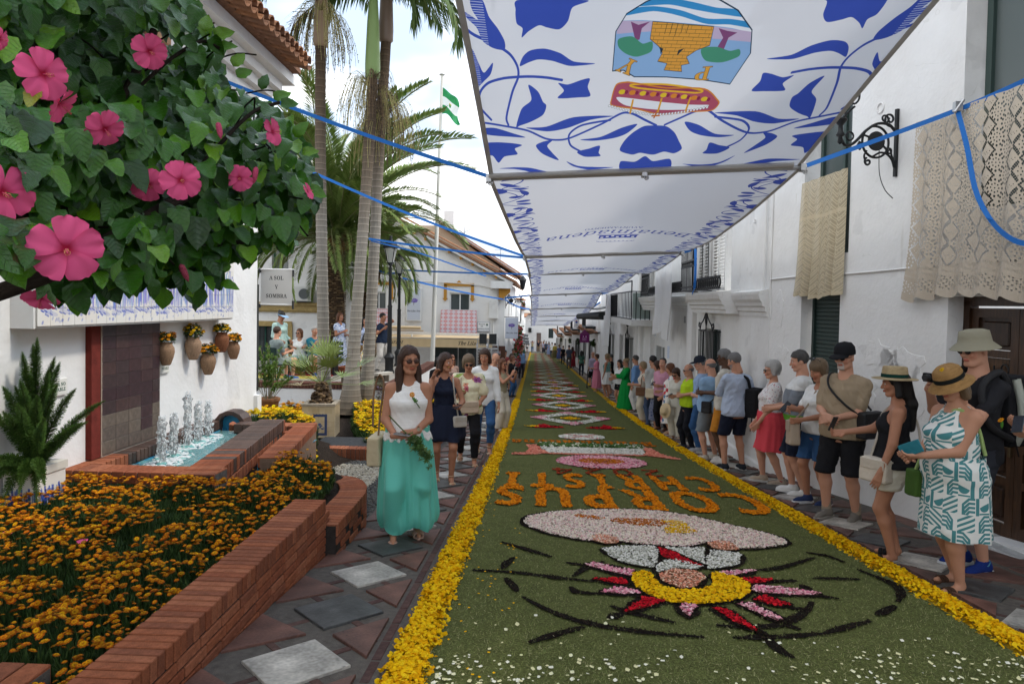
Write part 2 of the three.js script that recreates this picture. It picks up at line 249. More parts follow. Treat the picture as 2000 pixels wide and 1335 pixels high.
function patch(name,shapes,kind,o={}){
const{size=.014,density=5000,h=.012,mix,parent=carpet,base=true}=o;
const g=new THREE.ShapeGeometry(shapes.map((s)=>s instanceof THREE.Shape?s:new THREE.Shape(ragged(s,o.amp??.01).map((p)=>new THREE.Vector2(p[0],p[1])))));
const p=g.attributes.position,xd=[];for(let i=0;i<p.count;i++){const x=p.getX(i),d=p.getY(i);xd.push([x,d]);p.setXYZ(i,x,gd(d)+G0+h,-d);}
g.computeVertexNormals();
const m=base?wpart(name,g,baseMat[kind],parent):null;
const ix=g.index.array,cs=pal[kind],cs2=mix?pal[mix]:null,list=[];
for(let t=0;t<ix.length;t+=3){
const[a,b,c]=[xd[ix[t]],xd[ix[t+1]],xd[ix[t+2]]],area=Math.abs((b[0]-a[0])*(c[1]-a[1])-(c[0]-a[0])*(b[1]-a[1]))/2,dm=(a[1]+b[1]+c[1])/3;
let n=area*density*Math.min(1,Math.pow(8/dm,1.6));n=Math.floor(n)+(rP()<n%1?1:0);
for(let k=0;k<n;k++){let u=rP(),v=rP();if(u+v>1){u=1-u;v=1-v;}const x=a[0]+(b[0]-a[0])*u+(c[0]-a[0])*v,d=a[1]+(b[1]-a[1])*u+(c[1]-a[1])*v,src=cs2&&rP()<.35?cs2:cs;list.push({p:[x,gd(d)+G0+h+rP()*.008,-d],r:[(rP()-.5)*1.1,rP()*6.3,(rP()-.5)*1.1],s:size*(.65+rP()*.8)*Math.max(1,Math.sqrt(dm/9)),c:src[Math.floor(rP()*src.length)]});}
}
if(list.length)instanced(name+'_loose',petalG,M_petal,list,parent);
return m;
}
function ribbonPoly(pts,w,taper=true){
const c=new THREE.CatmullRomCurve3(pts.map((p)=>V(p[0],p[1],0))),L=c.getLength(),n=Math.max(3,Math.round(L/.07)),l=[],r=[];
for(let i=0;i<=n;i++){const t=i/n,p=c.getPoint(t),q=c.getTangent(t),k=w/2*(taper?.35+.8*Math.sin(Math.PI*clamp(t,.04,.96)):1)*(.8+.4*rP());l.push([p.x-q.y*k,p.y+q.x*k]);r.push([p.x+q.y*k,p.y-q.x*k]);}
return l.concat(r.reverse());
}
const soilLines=(name,polys)=>patch(name,polys,'soil',{size:.010,density:4000,h:.010,amp:.004});
patch('host',[FIG.host],'host',{density:7000,size:.016});
patch('host_spot',[FIG.spot],'burnt',{h:.018});patch('chalice',[FIG.cup1],'burnt',{h:.018,mix:'rust'});patch('chalice_bowl',[FIG.cup2],'yellow',{h:.018});
for(const k of['hand1','hand2'])patch('hand',[FIG[k]],'peach',{h:.019});
for(const k of['robe1','robe2','robe3','robe4'])patch('robe',[FIG[k]],'white',{h:.013});
patch('stole',[FIG.stole],'red',{h:.017});patch('face',[FIG.face],'peach',{h:.016});
patch('halo',[FIG.halo],'yellow',{h:.016,size:.02,density:5500});
for(const[c,p]of FIG.rays)patch('ray',[p],c==='p'?'pink':'red',{h:.015,size:.017});
const closed=(p)=>{const q=[...p,p[0],p[1]];return q;};
for(const k of['host','cup1','cup2','hand1','hand2','robe1','robe2','robe3','robe4','stole','face','halo'])soilLines('soil_outline',[ribbonPoly(closed(FIG[k]),k==='host'?.075:.042,false)]);
for(const[,p]of FIG.rays)soilLines('soil_outline',[ribbonPoly(closed(p),.05,false)]);
for(const s of FIG.strokes)soilLines('soil_line',[ribbonPoly(s,.062)]);
{
const f=FIG.face,c=f.reduce((a,p)=>[a[0]+p[0]/f.length,a[1]+p[1]/f.length],[0,0]);
const ring=[];for(let a=-.4;a<3.6;a+=.25)ring.push([c[0]+Math.cos(a)*.30,c[1]+.03-Math.sin(a)*.27]);soilLines('hair',[ribbonPoly(ring,.11)]);
for(const k of['hand1','hand2']){const h=FIG[k],m=h.reduce((a,p)=>[a[0]+p[0]/h.length,a[1]+p[1]/h.length],[0,0]);for(let i=-1;i<3;i++)soilLines('soil_line',[ribbonPoly([[m[0]+i*.045,m[1]+.11],[m[0]+i*.045+.01,m[1]+.02]],.02)]);}
for(const[a,b,e]of[[-.09,.03,.1],[.07,.03,.1],[-.02,-.07,.12]])soilLines('soil_line',[ribbonPoly([[c[0]+a,c[1]+b],[c[0]+a+e/2,c[1]+b-.03],[c[0]+a+e,c[1]+b]],.03)]);
}
const fonts={bold:await new FontLoader().loadAsync('fonts/droid/droid_sans_bold.typeface.json'),serif:await new FontLoader().loadAsync('fonts/droid/droid_serif_regular.typeface.json'),sans:await new FontLoader().loadAsync('fonts/droid/droid_sans_regular.typeface.json'),sbold:await new FontLoader().loadAsync('fonts/droid/droid_serif_bold.typeface.json')};
function groundText(name,text,font,x0,x1,dFar,dNear,kind,o={}){
let X=0;const glyphs=[];
for(const ch of text){const sh=fonts[font].generateShapes(ch,1);let w=.3;if(sh.length){const b=new THREE.Box2();sh.forEach((s)=>s.getPoints(6).forEach((p)=>b.expandByPoint(p)));w=b.max.x-b.min.x;glyphs.push([sh,X-b.min.x]);}X+=w+(o.gap??.2);}
X-=o.gap??.2;const sx=(x0-x1)/X,capH=o.cap??.72,sd=(dFar-dNear)/capH;
for(const[sh,ox]of glyphs){
const conv=(pts)=>ragged(pts.map((p)=>[x0-(p.x+ox)*sx,dFar-p.y*sd+(o.slant??0)*(x0-(p.x+ox)*sx)]),.012,.09).map((p)=>new THREE.Vector2(...p));
patch(name,sh.map((s)=>{const q=new THREE.Shape(conv(s.getPoints(5).slice(0,-1)));q.holes=s.holes.map((h)=>new THREE.Path(conv(h.getPoints(5).slice(0,-1))));return q;}),kind,{size:.022,density:3500,h:.014,...o});
}
}
groundText('letter','CORPUS','bold',2.62,-.42,8.5,7.66,'orange',{gap:.3,slant:-.05});
groundText('letter','CHRISTI','bold',2.42,-.36,9.58,8.8,'orange',{gap:.34});
groundText('letter','2024','sans',1.86,.28,10.12,9.72,'darkred',{gap:.4});
groundText('letter','Benalmadena','sbold',2.36,-.43,13.62,13.2,'burnt',{gap:.16});
const ell=(x,d,rx,rd,n=24,a0=0,a1=6.2832)=>Array.from({length:n},(_,i)=>{const a=a0+(a1-a0)*i/n;return[x+Math.cos(a)*rx,d+Math.sin(a)*rd];});
patch('petal_flower',[ell(1.1,10.9,.72,.7)],'pink',{size:.026,density:3000});patch('flower_heart',[ell(1.1,10.9,.37,.3)],'burnt',{h:.018,size:.022});patch('flower_heart',[ell(1.1,10.9,.2,.14)],'rust',{h:.022,size:.02});
patch('banner',[[[.1,12.75],[2.04,12.75],[1.94,11.82],[.26,11.8]]],'white',{size:.024,density:3500});
patch('banner_scroll',[[[-.36,11.5],[-.32,11.66],[-.12,11.75],[-.06,12.3],[-.12,12.8],[.1,12.9],[.14,12.3],[.29,11.78],[.05,11.62],[-.2,11.5]]],'coral',{size:.026});
patch('banner_scroll',[[[2.03,12.85],[2.2,12.72],[2.24,12.1],[2.32,11.7],[2.46,11.5],[2.46,11.36],[2.2,11.5],[1.9,11.8],[2.04,12.2]]],'coral',{size:.026});
patch('banner_scroll',[[[.26,11.78],[1.94,11.8],[1.9,11.7],[.3,11.68]]],'coral',{size:.02});
{const r=rng(4),list=[];for(let i=0;i<900;i++){const x=.1+r()*1.95,d=12.6+r()*.4;list.push({p:[x,gd(d)+.05,-d],r:[r()*3,r()*6,r()],s:.04+.05*r(),c:[lin(.05,.11,.03),lin(.1,.18,.06),lin(.6,.62,.5)][Math.floor(r()*2.4)]});}instanced('herb_leaves',petalG,M_petal,list,carpet);}
patch('petal_oval',[ell(1.02,14.35,.48,.5)],'white',{size:.024});for(const s of[-1,1])patch('petal_cross',[[[1.02-.36,14.35+s*.34],[1.02-.27,14.35+s*.42],[1.02+.38,14.35-s*.3],[1.02+.28,14.35-s*.4]]],'red',{h:.017});
// the row of diamonds and birds that runs down the street
for(let k=0;k<19;k++){
const d=18.4+4.2*k,cx=1.0-.004*k,far=d>38;
const ring=new THREE.Shape([[-1.06,0],[0,-1.75],[1.06,0],[0,1.75]].map((p)=>new THREE.Vector2(cx+p[0],d+p[1])));ring.holes.push(new THREE.Path([[-.66,0],[0,-1.05],[.66,0],[0,1.05]].map((p)=>new THREE.Vector2(cx+p[0],d+p[1]))));
const o=far?{density:0}:{density:1800,size:.03};
patch('white_diamond',[ring],'white',o);
for(const s of[-1,1]){patch('pink_tip',[[[cx+s*1.1,d],[cx+s*.78,d-.5],[cx+s*.62,d],[cx+s*.78,d+.5]]],'pink',{...o,h:.022});patch('pink_tip',[[[cx,d+s*1.8],[cx-.26,d+s*1.34],[cx,d+s*1.02],[cx+.26,d+s*1.34]]],'pink',{...o,h:.022});}
patch('yellow_heart',[[[cx-.28,d-.14],[cx-.1,d-.2],[cx,d-.42],[cx+.1,d-.2],[cx+.28,d-.14],[cx+.2,d+.16],[cx+.08,d+.2],[cx,d+.42],[cx-.1,d+.2],[cx-.24,d+.16]]],'yellow',o);
const b=d-2.2;
for(const s of[-1,1]){
const X=(u)=>cx+s*u;
patch('red_bird',[[[X(.24),b-.1],[X(.45),b+.16],[X(.62),b+.2],[X(.72),b+.62],[X(.86),b+.55],[X(.9),b+.22],[X(1.0),b+.14],[X(.96),b-.2],[X(.7),b-.22]]],'red',o);
patch('yellow_beak',[[[X(.92),b+.2],[X(1.02),b+.1],[X(1.24),b+.02],[X(1.0),b-.16],[X(.86),b-.06]]],'yellow',{...o,h:.02});
if(!far)patch('bird_wing',[[[X(.36),b+.1],[X(.6),b+.16],[X(.62),b+.06],[X(.4),b]]],'soil',{...o,h:.02});
}
}
patch('end_band',[[[-.5,97.5],[2.7,97.5],[2.7,101],[-.5,101]]],'white',{density:0});patch('end_band',[[[-.5,94],[2.7,94],[2.7,95.4],[-.5,95.4]]],'pink',{density:0});patch('end_band',[[[-.5,90.5],[2.7,90.5],[2.7,92],[-.5,92]]],'yellow',{density:0});
// yellow petal borders
for(const[xa,xb]of[[-.715,-.495],[2.655,2.885]]){
const cx=(xa+xb)/2,hw=(xb-xa)/2;
const g=sheet(xa,xb,2.55,102,10,900,(x,d)=>gd(d)+.006+.032*Math.pow(Math.max(0,1-Math.pow(Math.abs(x-cx)/hw,3)),.6)*(.8+.6*fbm(x*14,d*14,2,2)),1.7);
const p=g.attributes.position;for(let i=0;i<p.count;i++){const d=-p.getZ(i),s=(p.getX(i)-cx)/hw;p.setX(i,p.getX(i)+s*.03*fbm(d*4,s*3,cx,3));}g.computeVertexNormals();
const m=wpart('yellow_border',g,baseMat.yellow,carpet);
const list=[];for(let i=0;i<11000;i++){const d=2.6+Math.pow(rP(),1.9)*22,q=(rP()+rP()-1)*1.22,x=cx+q*hw,e=Math.max(0,1-Math.abs(q)**3);list.push({p:[x,gd(d)+.014+.03*e+rP()*.012,-d],r:[(rP()-.5)*1.6,rP()*6.3,(rP()-.5)*1.6],s:.026*(.6+rP()*.8)*Math.max(1,Math.sqrt(d/9)),c:pal.yellow[Math.floor(rP()*4)]});}
instanced('yellow_petals',petalG,M_petal,list,carpet);
}
{const list=[];const cream=[lin(.78,.76,.5),lin(.82,.8,.66),lin(.74,.7,.4)];
const put=(x,d)=>list.push({p:[x,gd(d)+G0+.012,-d],r:[(rP()-.5)*.7,rP()*6.3,(rP()-.5)*.7],s:.012+rP()*.016,c:cream[Math.floor(rP()*3)]});
for(let i=0;i<520;i++){const t=rP();put(-.45+Math.pow(rP(),1.5)*1.1,3.55-Math.pow(t,.5)*.75);}for(let i=0;i<420;i++)put(2.72-Math.pow(rP(),1.6)*1.4,3.75-Math.pow(rP(),.6)*.8);for(let i=0;i<90;i++)put(-.4+rP()*3,2.9+rP()*1.2);
for(let i=0;i<60;i++){const d=3+rP()*6;list.push({p:[-.45+rP()*.35,gd(d)+G0+.012,-d],r:[0,rP()*6,0],s:.018,c:pal.yellow[0]});}
instanced('scattered_petals',petalG,M_petal,list,carpet);}
// ---------- brickwork ----------
const pick=(a,r=R)=>a[Math.floor(r()*a.length)];
function brickRow(parent,A,B,yTop,across,tall,thick,gap,side,mats,o={}){
const dx=B[0]-A[0],dz=-(B[1]-A[1]),L=Math.hypot(dx,dz),n=Math.max(1,Math.round(L/(thick+gap))),st=L/n,th=Math.atan2(dx,dz),t=st-gap;
const g=cbox(across,tall,t,.004),cx=Math.cos(th),sz=-Math.sin(th),r=o.r??R;
for(let i=0;i<n;i++){
const s=(i+.5)*st,m=part('brick',g,pick(typeof mats==='function'?mats(s):mats,r),parent),y=typeof yTop==='function'?yTop(s):yTop;
const k=side*(across/2+(r()-.5)*.006);
m.position.set(A[0]+dx*s/L+cx*k-parent.position.x,y-tall/2+(r()-.5)*.003-parent.position.y,-A[1]+dz*s/L+sz*k-parent.position.z);
m.rotation.set((r()-.5)*.012,th+(r()-.5)*.015,(r()-.5)*.012);
}
}
function core(parent,A,B,yTop,yBot,w,inset,side,mat=M.mortar,name='mortar'){
const dx=B[0]-A[0],dz=-(B[1]-A[1]),L=Math.hypot(dx,dz),th=Math.atan2(dx,dz),cx=Math.cos(th),sz=-Math.sin(th),k=side*(w/2);
const g=box(w-inset*2,yTop-yBot,L-.004);g.rotateY(th);g.translate((A[0]+B[0])/2+cx*k,(yTop+yBot)/2,-(A[1]+B[1])/2+sz*k);
return wpart(name,g,mat,parent);
}
// a brick wall: rowlock coping over running-bond courses on its outer face
function brickWall(parent,A,B,yTop,yBotAt,o={}){
const side=o.side??1,w=o.w??.25,tall=o.tall??.1,mats=o.mats??M.bricks,cm=o.coping??mats;
brickRow(parent,A,B,yTop,w,tall,.052,.009,side,cm,o);
core(parent,A,B,yTop-.012,Math.min(yBotAt(A[1]),yBotAt(B[1]))-.1,w,.012,side,o.mortar??M.mortarDark);
const low=Math.min(yBotAt(A[1]),yBotAt(B[1]));let k=0;
const L=Math.hypot(B[0]-A[0],B[1]-A[1]),ux=(B[0]-A[0])/L,ud=(B[1]-A[1])/L,px=-ud*0,nx=ud*side,nd=-ux*side;
for(let y=yTop-tall-.012;y>low&&k<(o.courses??9);y-=.062,k++){
const off=k%2?0:.112,a=[A[0]+ux*off,A[1]+ud*off];
if(Math.max(yBotAt(A[1]),yBotAt(B[1]))<y||true)brickRow(parent,[a[0]-0,a[1]],B,y,.10,.052,.213,.01,side,mats,o);
}
}
const halfTile=(up)=>{const pos=[],n=6,L=.6;const P=(a,x,r)=>[x,(up?1:-1)*Math.sin(a)*r,Math.cos(a)*r];for(let i=0;i<n;i++){const a=i/n*Math.PI,b=(i+1)/n*Math.PI;for(const[r0,fl]of[[.085,0],[.070,1]]){const A=P(a,-L/2,r0*.86),B=P(b,-L/2,r0*.86),C=P(b,L/2,r0),D=P(a,L/2,r0);if(fl)pos.push(...A,...C,...B,...A,...D,...C);else pos.push(...A,...B,...C,...A,...C,...D);}const e=[P(a,L/2,.085),P(b,L/2,.085),P(b,L/2,.070),P(a,L/2,.070)];pos.push(...e[0],...e[1],...e[2],...e[0],...e[2],...e[3]);}const g=new THREE.BufferGeometry();g.setAttribute('position',new THREE.Float32BufferAttribute(pos,3));g.computeVertexNormals();return buv(g);};
const tileUp=halfTile(true),tileDown=halfTile(false);
// ---------- near brick planter on the left ----------
const planter=thing('brick_planter','low red brick planter wall with rowlock coping and rounded end around the orange flower bed','planter',[-1.75,gd(5),-5]);
brickWall(planter,[-1.62,1.6],[-1.62,5.29],-.03,(d)=>gd(d),{side:1,courses:8});
brickRow(planter,[-1.62,5.295],[-1.87,5.295],-.142,.1,.052,.215,.01,-1,M.bricks);brickRow(planter,[-1.62,5.295],[-1.87,5.295],-.205,.1,.052,.215,.01,-1,M.bricks);
{
const pts=[];for(let i=0;i<=6;i++)pts.push([-1.535,5.3+i*.13]);for(let a=8;a<=176;a+=8){const t=a*Math.PI/180;pts.push([-1.915+.38*Math.cos(t),6.08+.74*Math.sin(t)]);}
for(let i=0;i<pts.length-1;i++){brickRow(planter,pts[i],pts[i+1],-.23,.25,.1,.05,.008,1,M.bricks);core(planter,pts[i],pts[i+1],-.245,-.95,.24,.012,1,M.mortarDark);if(i<17)for(let k=0;k<6;k++)if(i%3===(k%2))brickRow(planter,pts[i],pts[Math.min(i+2,pts.length-1)],-.343-k*.062,.08,.052,.24,.01,1,M.bricks);}
}
brickRow(planter,[-2.03,2.8],[-3.3,2.8],-.03,.25,.1,.105,.01,1,M.bricks);core(planter,[-2.03,2.8],[-3.3,2.8],-.045,-.5,.24,.012,1,M.mortar);
struct('bed_soil',sheet(-4.2,-1.72,1.2,6.75,20,40,(x,d)=>-.2+.05*fbm(x*3,d*3,1,3)-(x>-1.95?.05:0)),M.soil);
// ---------- flower beds ----------
function flowerGeo(np,c0,c1,c2,layers=2){
const pos=[],col=[],tri=(a,b,c,ca,cb,cc)=>{pos.push(...a,...b,...c);col.push(...ca,...cb,...cc);};
for(let l=0;l<layers;l++)for(let i=0;i<np;i++){
const a=(i+l*.5)/np*6.2832,w=3.1416/np*1.05,r0=.16,r1=l?.66:1,y0=.1+l*.08,y1=l?.26:.02;
const P=(ang,r,y)=>[Math.cos(ang)*r,y,Math.sin(ang)*r];
const A=P(a,r0,y0),B=P(a-w,r1*.78,lerp(y0,y1,.6)),C=P(a,r1,y1),D=P(a+w,r1*.78,lerp(y0,y1,.6)),e=l?c1:c0;
tri(A,B,C,c1,e,e);tri(A,C,D,c1,e,e);
}
for(let i=0;i<6;i++){const a=i/6*6.2832,b=(i+1)/6*6.2832;tri([0,.34,0],[Math.cos(b)*.26,.2,Math.sin(b)*.26],[Math.cos(a)*.26,.2,Math.sin(a)*.26],c2,c2,c2);}
const g=new THREE.BufferGeometry();g.setAttribute('position',new THREE.Float32BufferAttribute(pos,3));g.setAttribute('color',new THREE.Float32BufferAttribute(col,3));g.computeVertexNormals();return g;
}
const tuftGeo=(()=>{const r=rng(3),pos=[];for(let i=0;i<16;i++){const a=r()*6.28,h=.35+r()*.7,o=.2+r()*.9,w=.09,bx=Math.cos(a)*.1,bz=Math.sin(a)*.1,tx=Math.cos(a)*o,tz=Math.sin(a)*o,px=-Math.sin(a)*w,pz=Math.cos(a)*w,mx=(bx+tx)/2,mz=(bz+tz)/2;pos.push(bx,0,bz,mx+px,h*.7,mz+pz,mx-px,h*.7,mz-pz,mx+px,h*.7,mz+pz,tx,h,tz,mx-px,h*.7,mz-pz);}const g=new THREE.BufferGeometry();g.setAttribute('position',new THREE.Float32BufferAttribute(pos,3));g.computeVertexNormals();return g;})();
const M_flower=new THREE.MeshPhysicalMaterial({vertexColors:true,roughness:.85,side:THREE.DoubleSide,transmission:.08,thickness:0,specularIntensity:.15});
const M_leaf=new THREE.MeshPhysicalMaterial({roughness:.65,specularIntensity:.4,side:THREE.DoubleSide,transmission:.2,thickness:0,color:lin(1,1,1)});
const greens=[[.035,.075,.018],[.05,.1,.022],[.028,.058,.016],[.07,.12,.03]].map((c)=>lin(...c));
function flowerBed(name,label,o){
const r=rng(o.seed),fl=[],lf=[],t=thing(name,label,'flower bed',o.pos);
for(let i=0;i<o.n*40&&fl.length<o.n;i++){
const x=lerp(o.x0,o.x1,r()),d=lerp(o.d0,o.d1,r());if(!o.inside(x,d))continue;
const y=o.y(x,d),cl=fbm(x*2.6,d*2.6,o.seed,3),h=o.h*(1+.75*cl+.12*(r()-.5)),edge=o.edge?o.edge(x,d):1;
const e=h*(.55+.45*edge);
lf.push({p:[x+(r()-.5)*.04,y,-d+(r()-.5)*.04],r:[(r()-.5)*.3,r()*6.3,(r()-.5)*.3],s:[o.leaf*(.7+r()*.6),e*(.85+r()*.2),o.leaf*(.7+r()*.6)],c:pick(greens,r)});
if(cl<(o.gap??-.27)+(r()-.5)*.15)continue;
const tone=.6+r()*.65,sun=fbm(x*5,d*5,3,2)*.5+(r()-.35)*.5;
fl.push({p:[x,y+e+r()*.012,-d],r:[(r()-.5)*.9,r()*6.3,(r()-.5)*.9+.1],s:o.size*(.55+r()*.75),c:lin(tone,tone*(1+sun),tone)});
}
instanced('foliage',tuftGeo,M_leaf,lf,t);instanced('blooms',o.geo,M_flower,fl,t);return t;
}
const F={rust:flowerGeo(9,[.33,.06,.004],[.62,.25,.006],[.44,.15,.005]),yellow:flowerGeo(8,[.62,.37,.006],[.58,.32,.005],[.5,.25,.006],1),orange:flowerGeo(8,[.6,.2,.005],[.6,.27,.006],[.5,.2,.006],1)};
const inMari=(x,d)=>(d<5.43&&x<-1.9-.0&&x>-3.85&&!(d<2.84&&x<-2.0))||(d>=5.43&&d<6.68&&x<-1.84-(d>6.2?(d-6.2)*.35:0)&&x>-2.52+(d-5.43)*.12);
flowerBed('marigold_bed','dense bed of rusty orange marigolds inside the near brick planter',{seed:21,pos:[-2.8,-.2,-4.2],n:4700,x0:-3.85,x1:-1.82,d0:1.9,d1:6.7,inside:inMari,y:(x,d)=>-.2+.07*sst(d,3.2,5.0)*sst(-x,1.9,2.5),h:.2,leaf:.06,size:.0185,gap:-.13,geo:F.rust,edge:(x,d)=>Math.min(1,Math.max(.1,(-1.86-x)/.3))});
const bedY=(x,d)=>{const t=sst(d,9.2,12.2),w=sst(-x,2.8,3.6);return lerp(-.95,lerp(-.9,-.2,w),1-t);};
struct('bed_soil',sheet(-9,-1.8,8.4,17.3,24,30,(x,d)=>Math.max(bedY(x,d)-.03,gd(d)-.2)),M.soil);
flowerBed('yellow_flower_bed','mounded yellow flower bed left of the tiled palm tub by the white wall',{seed:22,pos:[-4.4,-.6,-11],n:2600,x0:-6.4,x1:-2.75,d0:8.62,d1:14,inside:(x,d)=>x<-2.75-(d-8.6)*.36&&x>-3.88-Math.max(0,d-9.5)*.52,y:bedY,h:.22,leaf:.09,size:.03,geo:F.yellow,gap:-.5});
flowerBed('yellow_flower_bed','yellow flower bed at the foot of the smooth grey palms',{seed:23,pos:[-3,-.82,-12.5],n:3000,x0:-4.3,x1:-1.95,d0:11,d1:15.2,inside:(x,d)=>x>-.262*d-.05&&d>11.5+(x<-2.75?(-2.75-x)*1.0:-.5),y:()=>-.93,h:.27,leaf:.1,size:.031,geo:F.yellow,gap:-.42});
flowerBed('orange_flower_bed','strip of orange flowers along the plaza wall behind the yellow ones',{seed:24,pos:[-4,-.82,-16],n:1300,x0:-5.6,x1:-2,d0:13.3,d1:15.3,inside:(x,d)=>!(x>-4.4&&x<-3.5)&&(x>-3||d>13.6),y:()=>-.97,h:.2,leaf:.1,size:.036,geo:F.orange,gap:-.5});
// ---------- pebble paving and the front edging of the back bed ----------
{
const pv=struct('pebble_paving',sheet(-4,-1.64,6,10.55,8,14,(x,d)=>gd(d)+.0),M.mortarDark),r=rng(41),l=[];
const g=new THREE.IcosahedronGeometry(.5,0),cs=[[.36,.31,.23],[.42,.37,.28],[.3,.26,.2],[.46,.42,.34]].map((c)=>lin(...c)),ds=[[.09,.088,.08],[.12,.115,.1],[.07,.07,.066]].map((c)=>lin(...c));
for(let i=0;i<9000;i++){const x=-3.9+r()*2.25,d=6.7+r()*3.8,dark=d>10.1||x>-1.95-(d-6.7)*.05||(d>9.2&&x<-2.9);l.push({p:[x,gd(d)+.006,-d],r:[r()*.4,r()*6,r()*.4],s:[.028+r()*.02,.022,.02+r()*.016],c:pick(dark?ds:cs,r)});}
instanced('pebbles',g,std({roughness:.8}),l,pv);
}
const edging=thing('brick_edging','low edging of upright red bricks in front of the grey cover slab','edging',[-2.7,gd(10.5),-10.5]);
brickRow(edging,[-3.62,10.5],[-1.78,10.5],gd(10.5)+.19,.21,.24,.062,.008,1,M.bricks);core(edging,[-3.62,10.5],[-1.78,10.5],gd(10.5)+.178,gd(10.5)-.1,.205,.008,1);
const sideWall=thing('brick_kerb_wall','low brick wall along the street side of the yellow bed, behind the walking women','low wall',[-1.8,gd(13),-13]);
for(let i=0;i<7;i++){const d0=10.55+i*.95,y=gd(d0+.5)+.3;brickRow(sideWall,[-1.76,d0],[-1.76,d0+.95],y,.22,.1,.055,.009,1,M.bricks);core(sideWall,[-1.76,d0],[-1.76,d0+.95],y-.012,y-.6,.21,.01,1);for(let k=0;k<4;k++)brickRow(sideWall,[-1.76,d0+(k%2)*.1],[-1.76,d0+.95],y-.11-k*.062,.1,.052,.213,.01,1,M.bricks);}
solo('cover_slab',buv(extr([[-.42,-.36],[.43,-.36],[.4,.36],[-.44,.34]],.05,[],.01).rotateX(-Math.PI/2)),std({color:lin(.055,.057,.06),map:rep(T.dirt,2),bumpMap:rep(T.lump,5),bumpScale:.006}),'dark grey stone cover slab lying behind the red brick edging','cover slab',null,[-3.1,-.83,-11.1]);
// ---------- white fountain house ----------
const WX=-3.906;
const fh=thing('white_house','tall white house with a tiled roof edge behind the pink hibiscus and the fountain','house',[WX-3,-.1,-4]);
{
const sh=rect(-11,-1.2,9.45,4.62);
const g=extr(sh,.35,[rect(3.5,3.2,4.6,4.3),rect(6.0,3.1,6.9,4.15),rect(8.25,3.05,8.85,3.75)]);g.rotateY(Math.PI/2);g.translate(WX-.35,0,0);
wpart('wall',buv(g),M.white,fh);
wpart('end_wall',box(3.4,5.8,.34,WX-2.05,1.7,-9.28),M.white,fh);
wpart('plinth',buv(box(.07,.6,.14,WX+.02,-.1,-9.42)),M.white2,fh);wpart('dark_edge',box(.03,1.5,.06,WX-.012,1.0,-9.475),M.dark,fh);
for(const[d0,d1,y0,y1]of[[3.5,4.6,3.2,4.3],[6.0,6.9,3.1,4.15],[8.25,8.85,3.05,3.75]]){
const w=part('window',box(.03,y1-y0,d1-d0,0,0,0),M.glass,fh);w.position.set(WX-.2-fh.position.x,(y0+y1)/2-fh.position.y,-(d0+d1)/2-fh.position.z);
const f=extr([[-(d1-d0)/2-.12,(y1-y0)/2],[(d1-d0)/2+.12,(y1-y0)/2],[(d1-d0)/2+.12,(y1-y0)/2+.1],[0,(y1-y0)/2+.36],[-(d1-d0)/2-.12,(y1-y0)/2+.1]],.08,[],.01);f.rotateY(Math.PI/2);f.translate(.19,0,0);part('window_head',buv(f),std({color:lin(.5,.29,.17),map:rep(T.dirt,2)}),w);
for(const z of[-1,1])part('frame',box(.06,y1-y0,.07,.03,0,z*((d1-d0)/2-.03)),M.trimWhite,w);
part('sill',box(.2,.07,d1-d0+.2,.22,-(y1-y0)/2-.035,0),std({color:lin(.5,.29,.17)}),w);
}
for(const[p,y0,h]of[[.10,4.42,.12],[.2,4.54,.12],[.34,4.66,.14]])wpart('cornice',box(p+.1,h,20.6-.0+p,WX+p/2-.05,y0+h/2,.7-p/2),M.trimWhite,fh);
const roof=wpart('roof',box(3.7,.07,20.9,WX-1.4,4.84,.6).rotateZ(0),M.roof[0],fh);
const r=rng(51);
for(let i=0;i<62;i++)for(let row=0;row<2;row++){
const z=-9.55+i*.17,m=part('roof_tile',tileUp,M.roof[Math.floor(r()*3)],roof);
m.position.set(WX+.38-row*.42-fh.position.x,4.94+row*.1-fh.position.y,z-fh.position.z);m.rotation.set((r()-.5)*.06,(r()-.5)*.06,-.22+(r()-.5)*.03);
}
for(let i=0;i<62;i++){const m=part('roof_tile',tileDown,M.roof[Math.floor(r()*3)],roof);m.position.set(WX+.42-fh.position.x,4.88-fh.position.y,-9.465+i*.17-fh.position.z);m.rotation.set(0,0,-.22);}
}
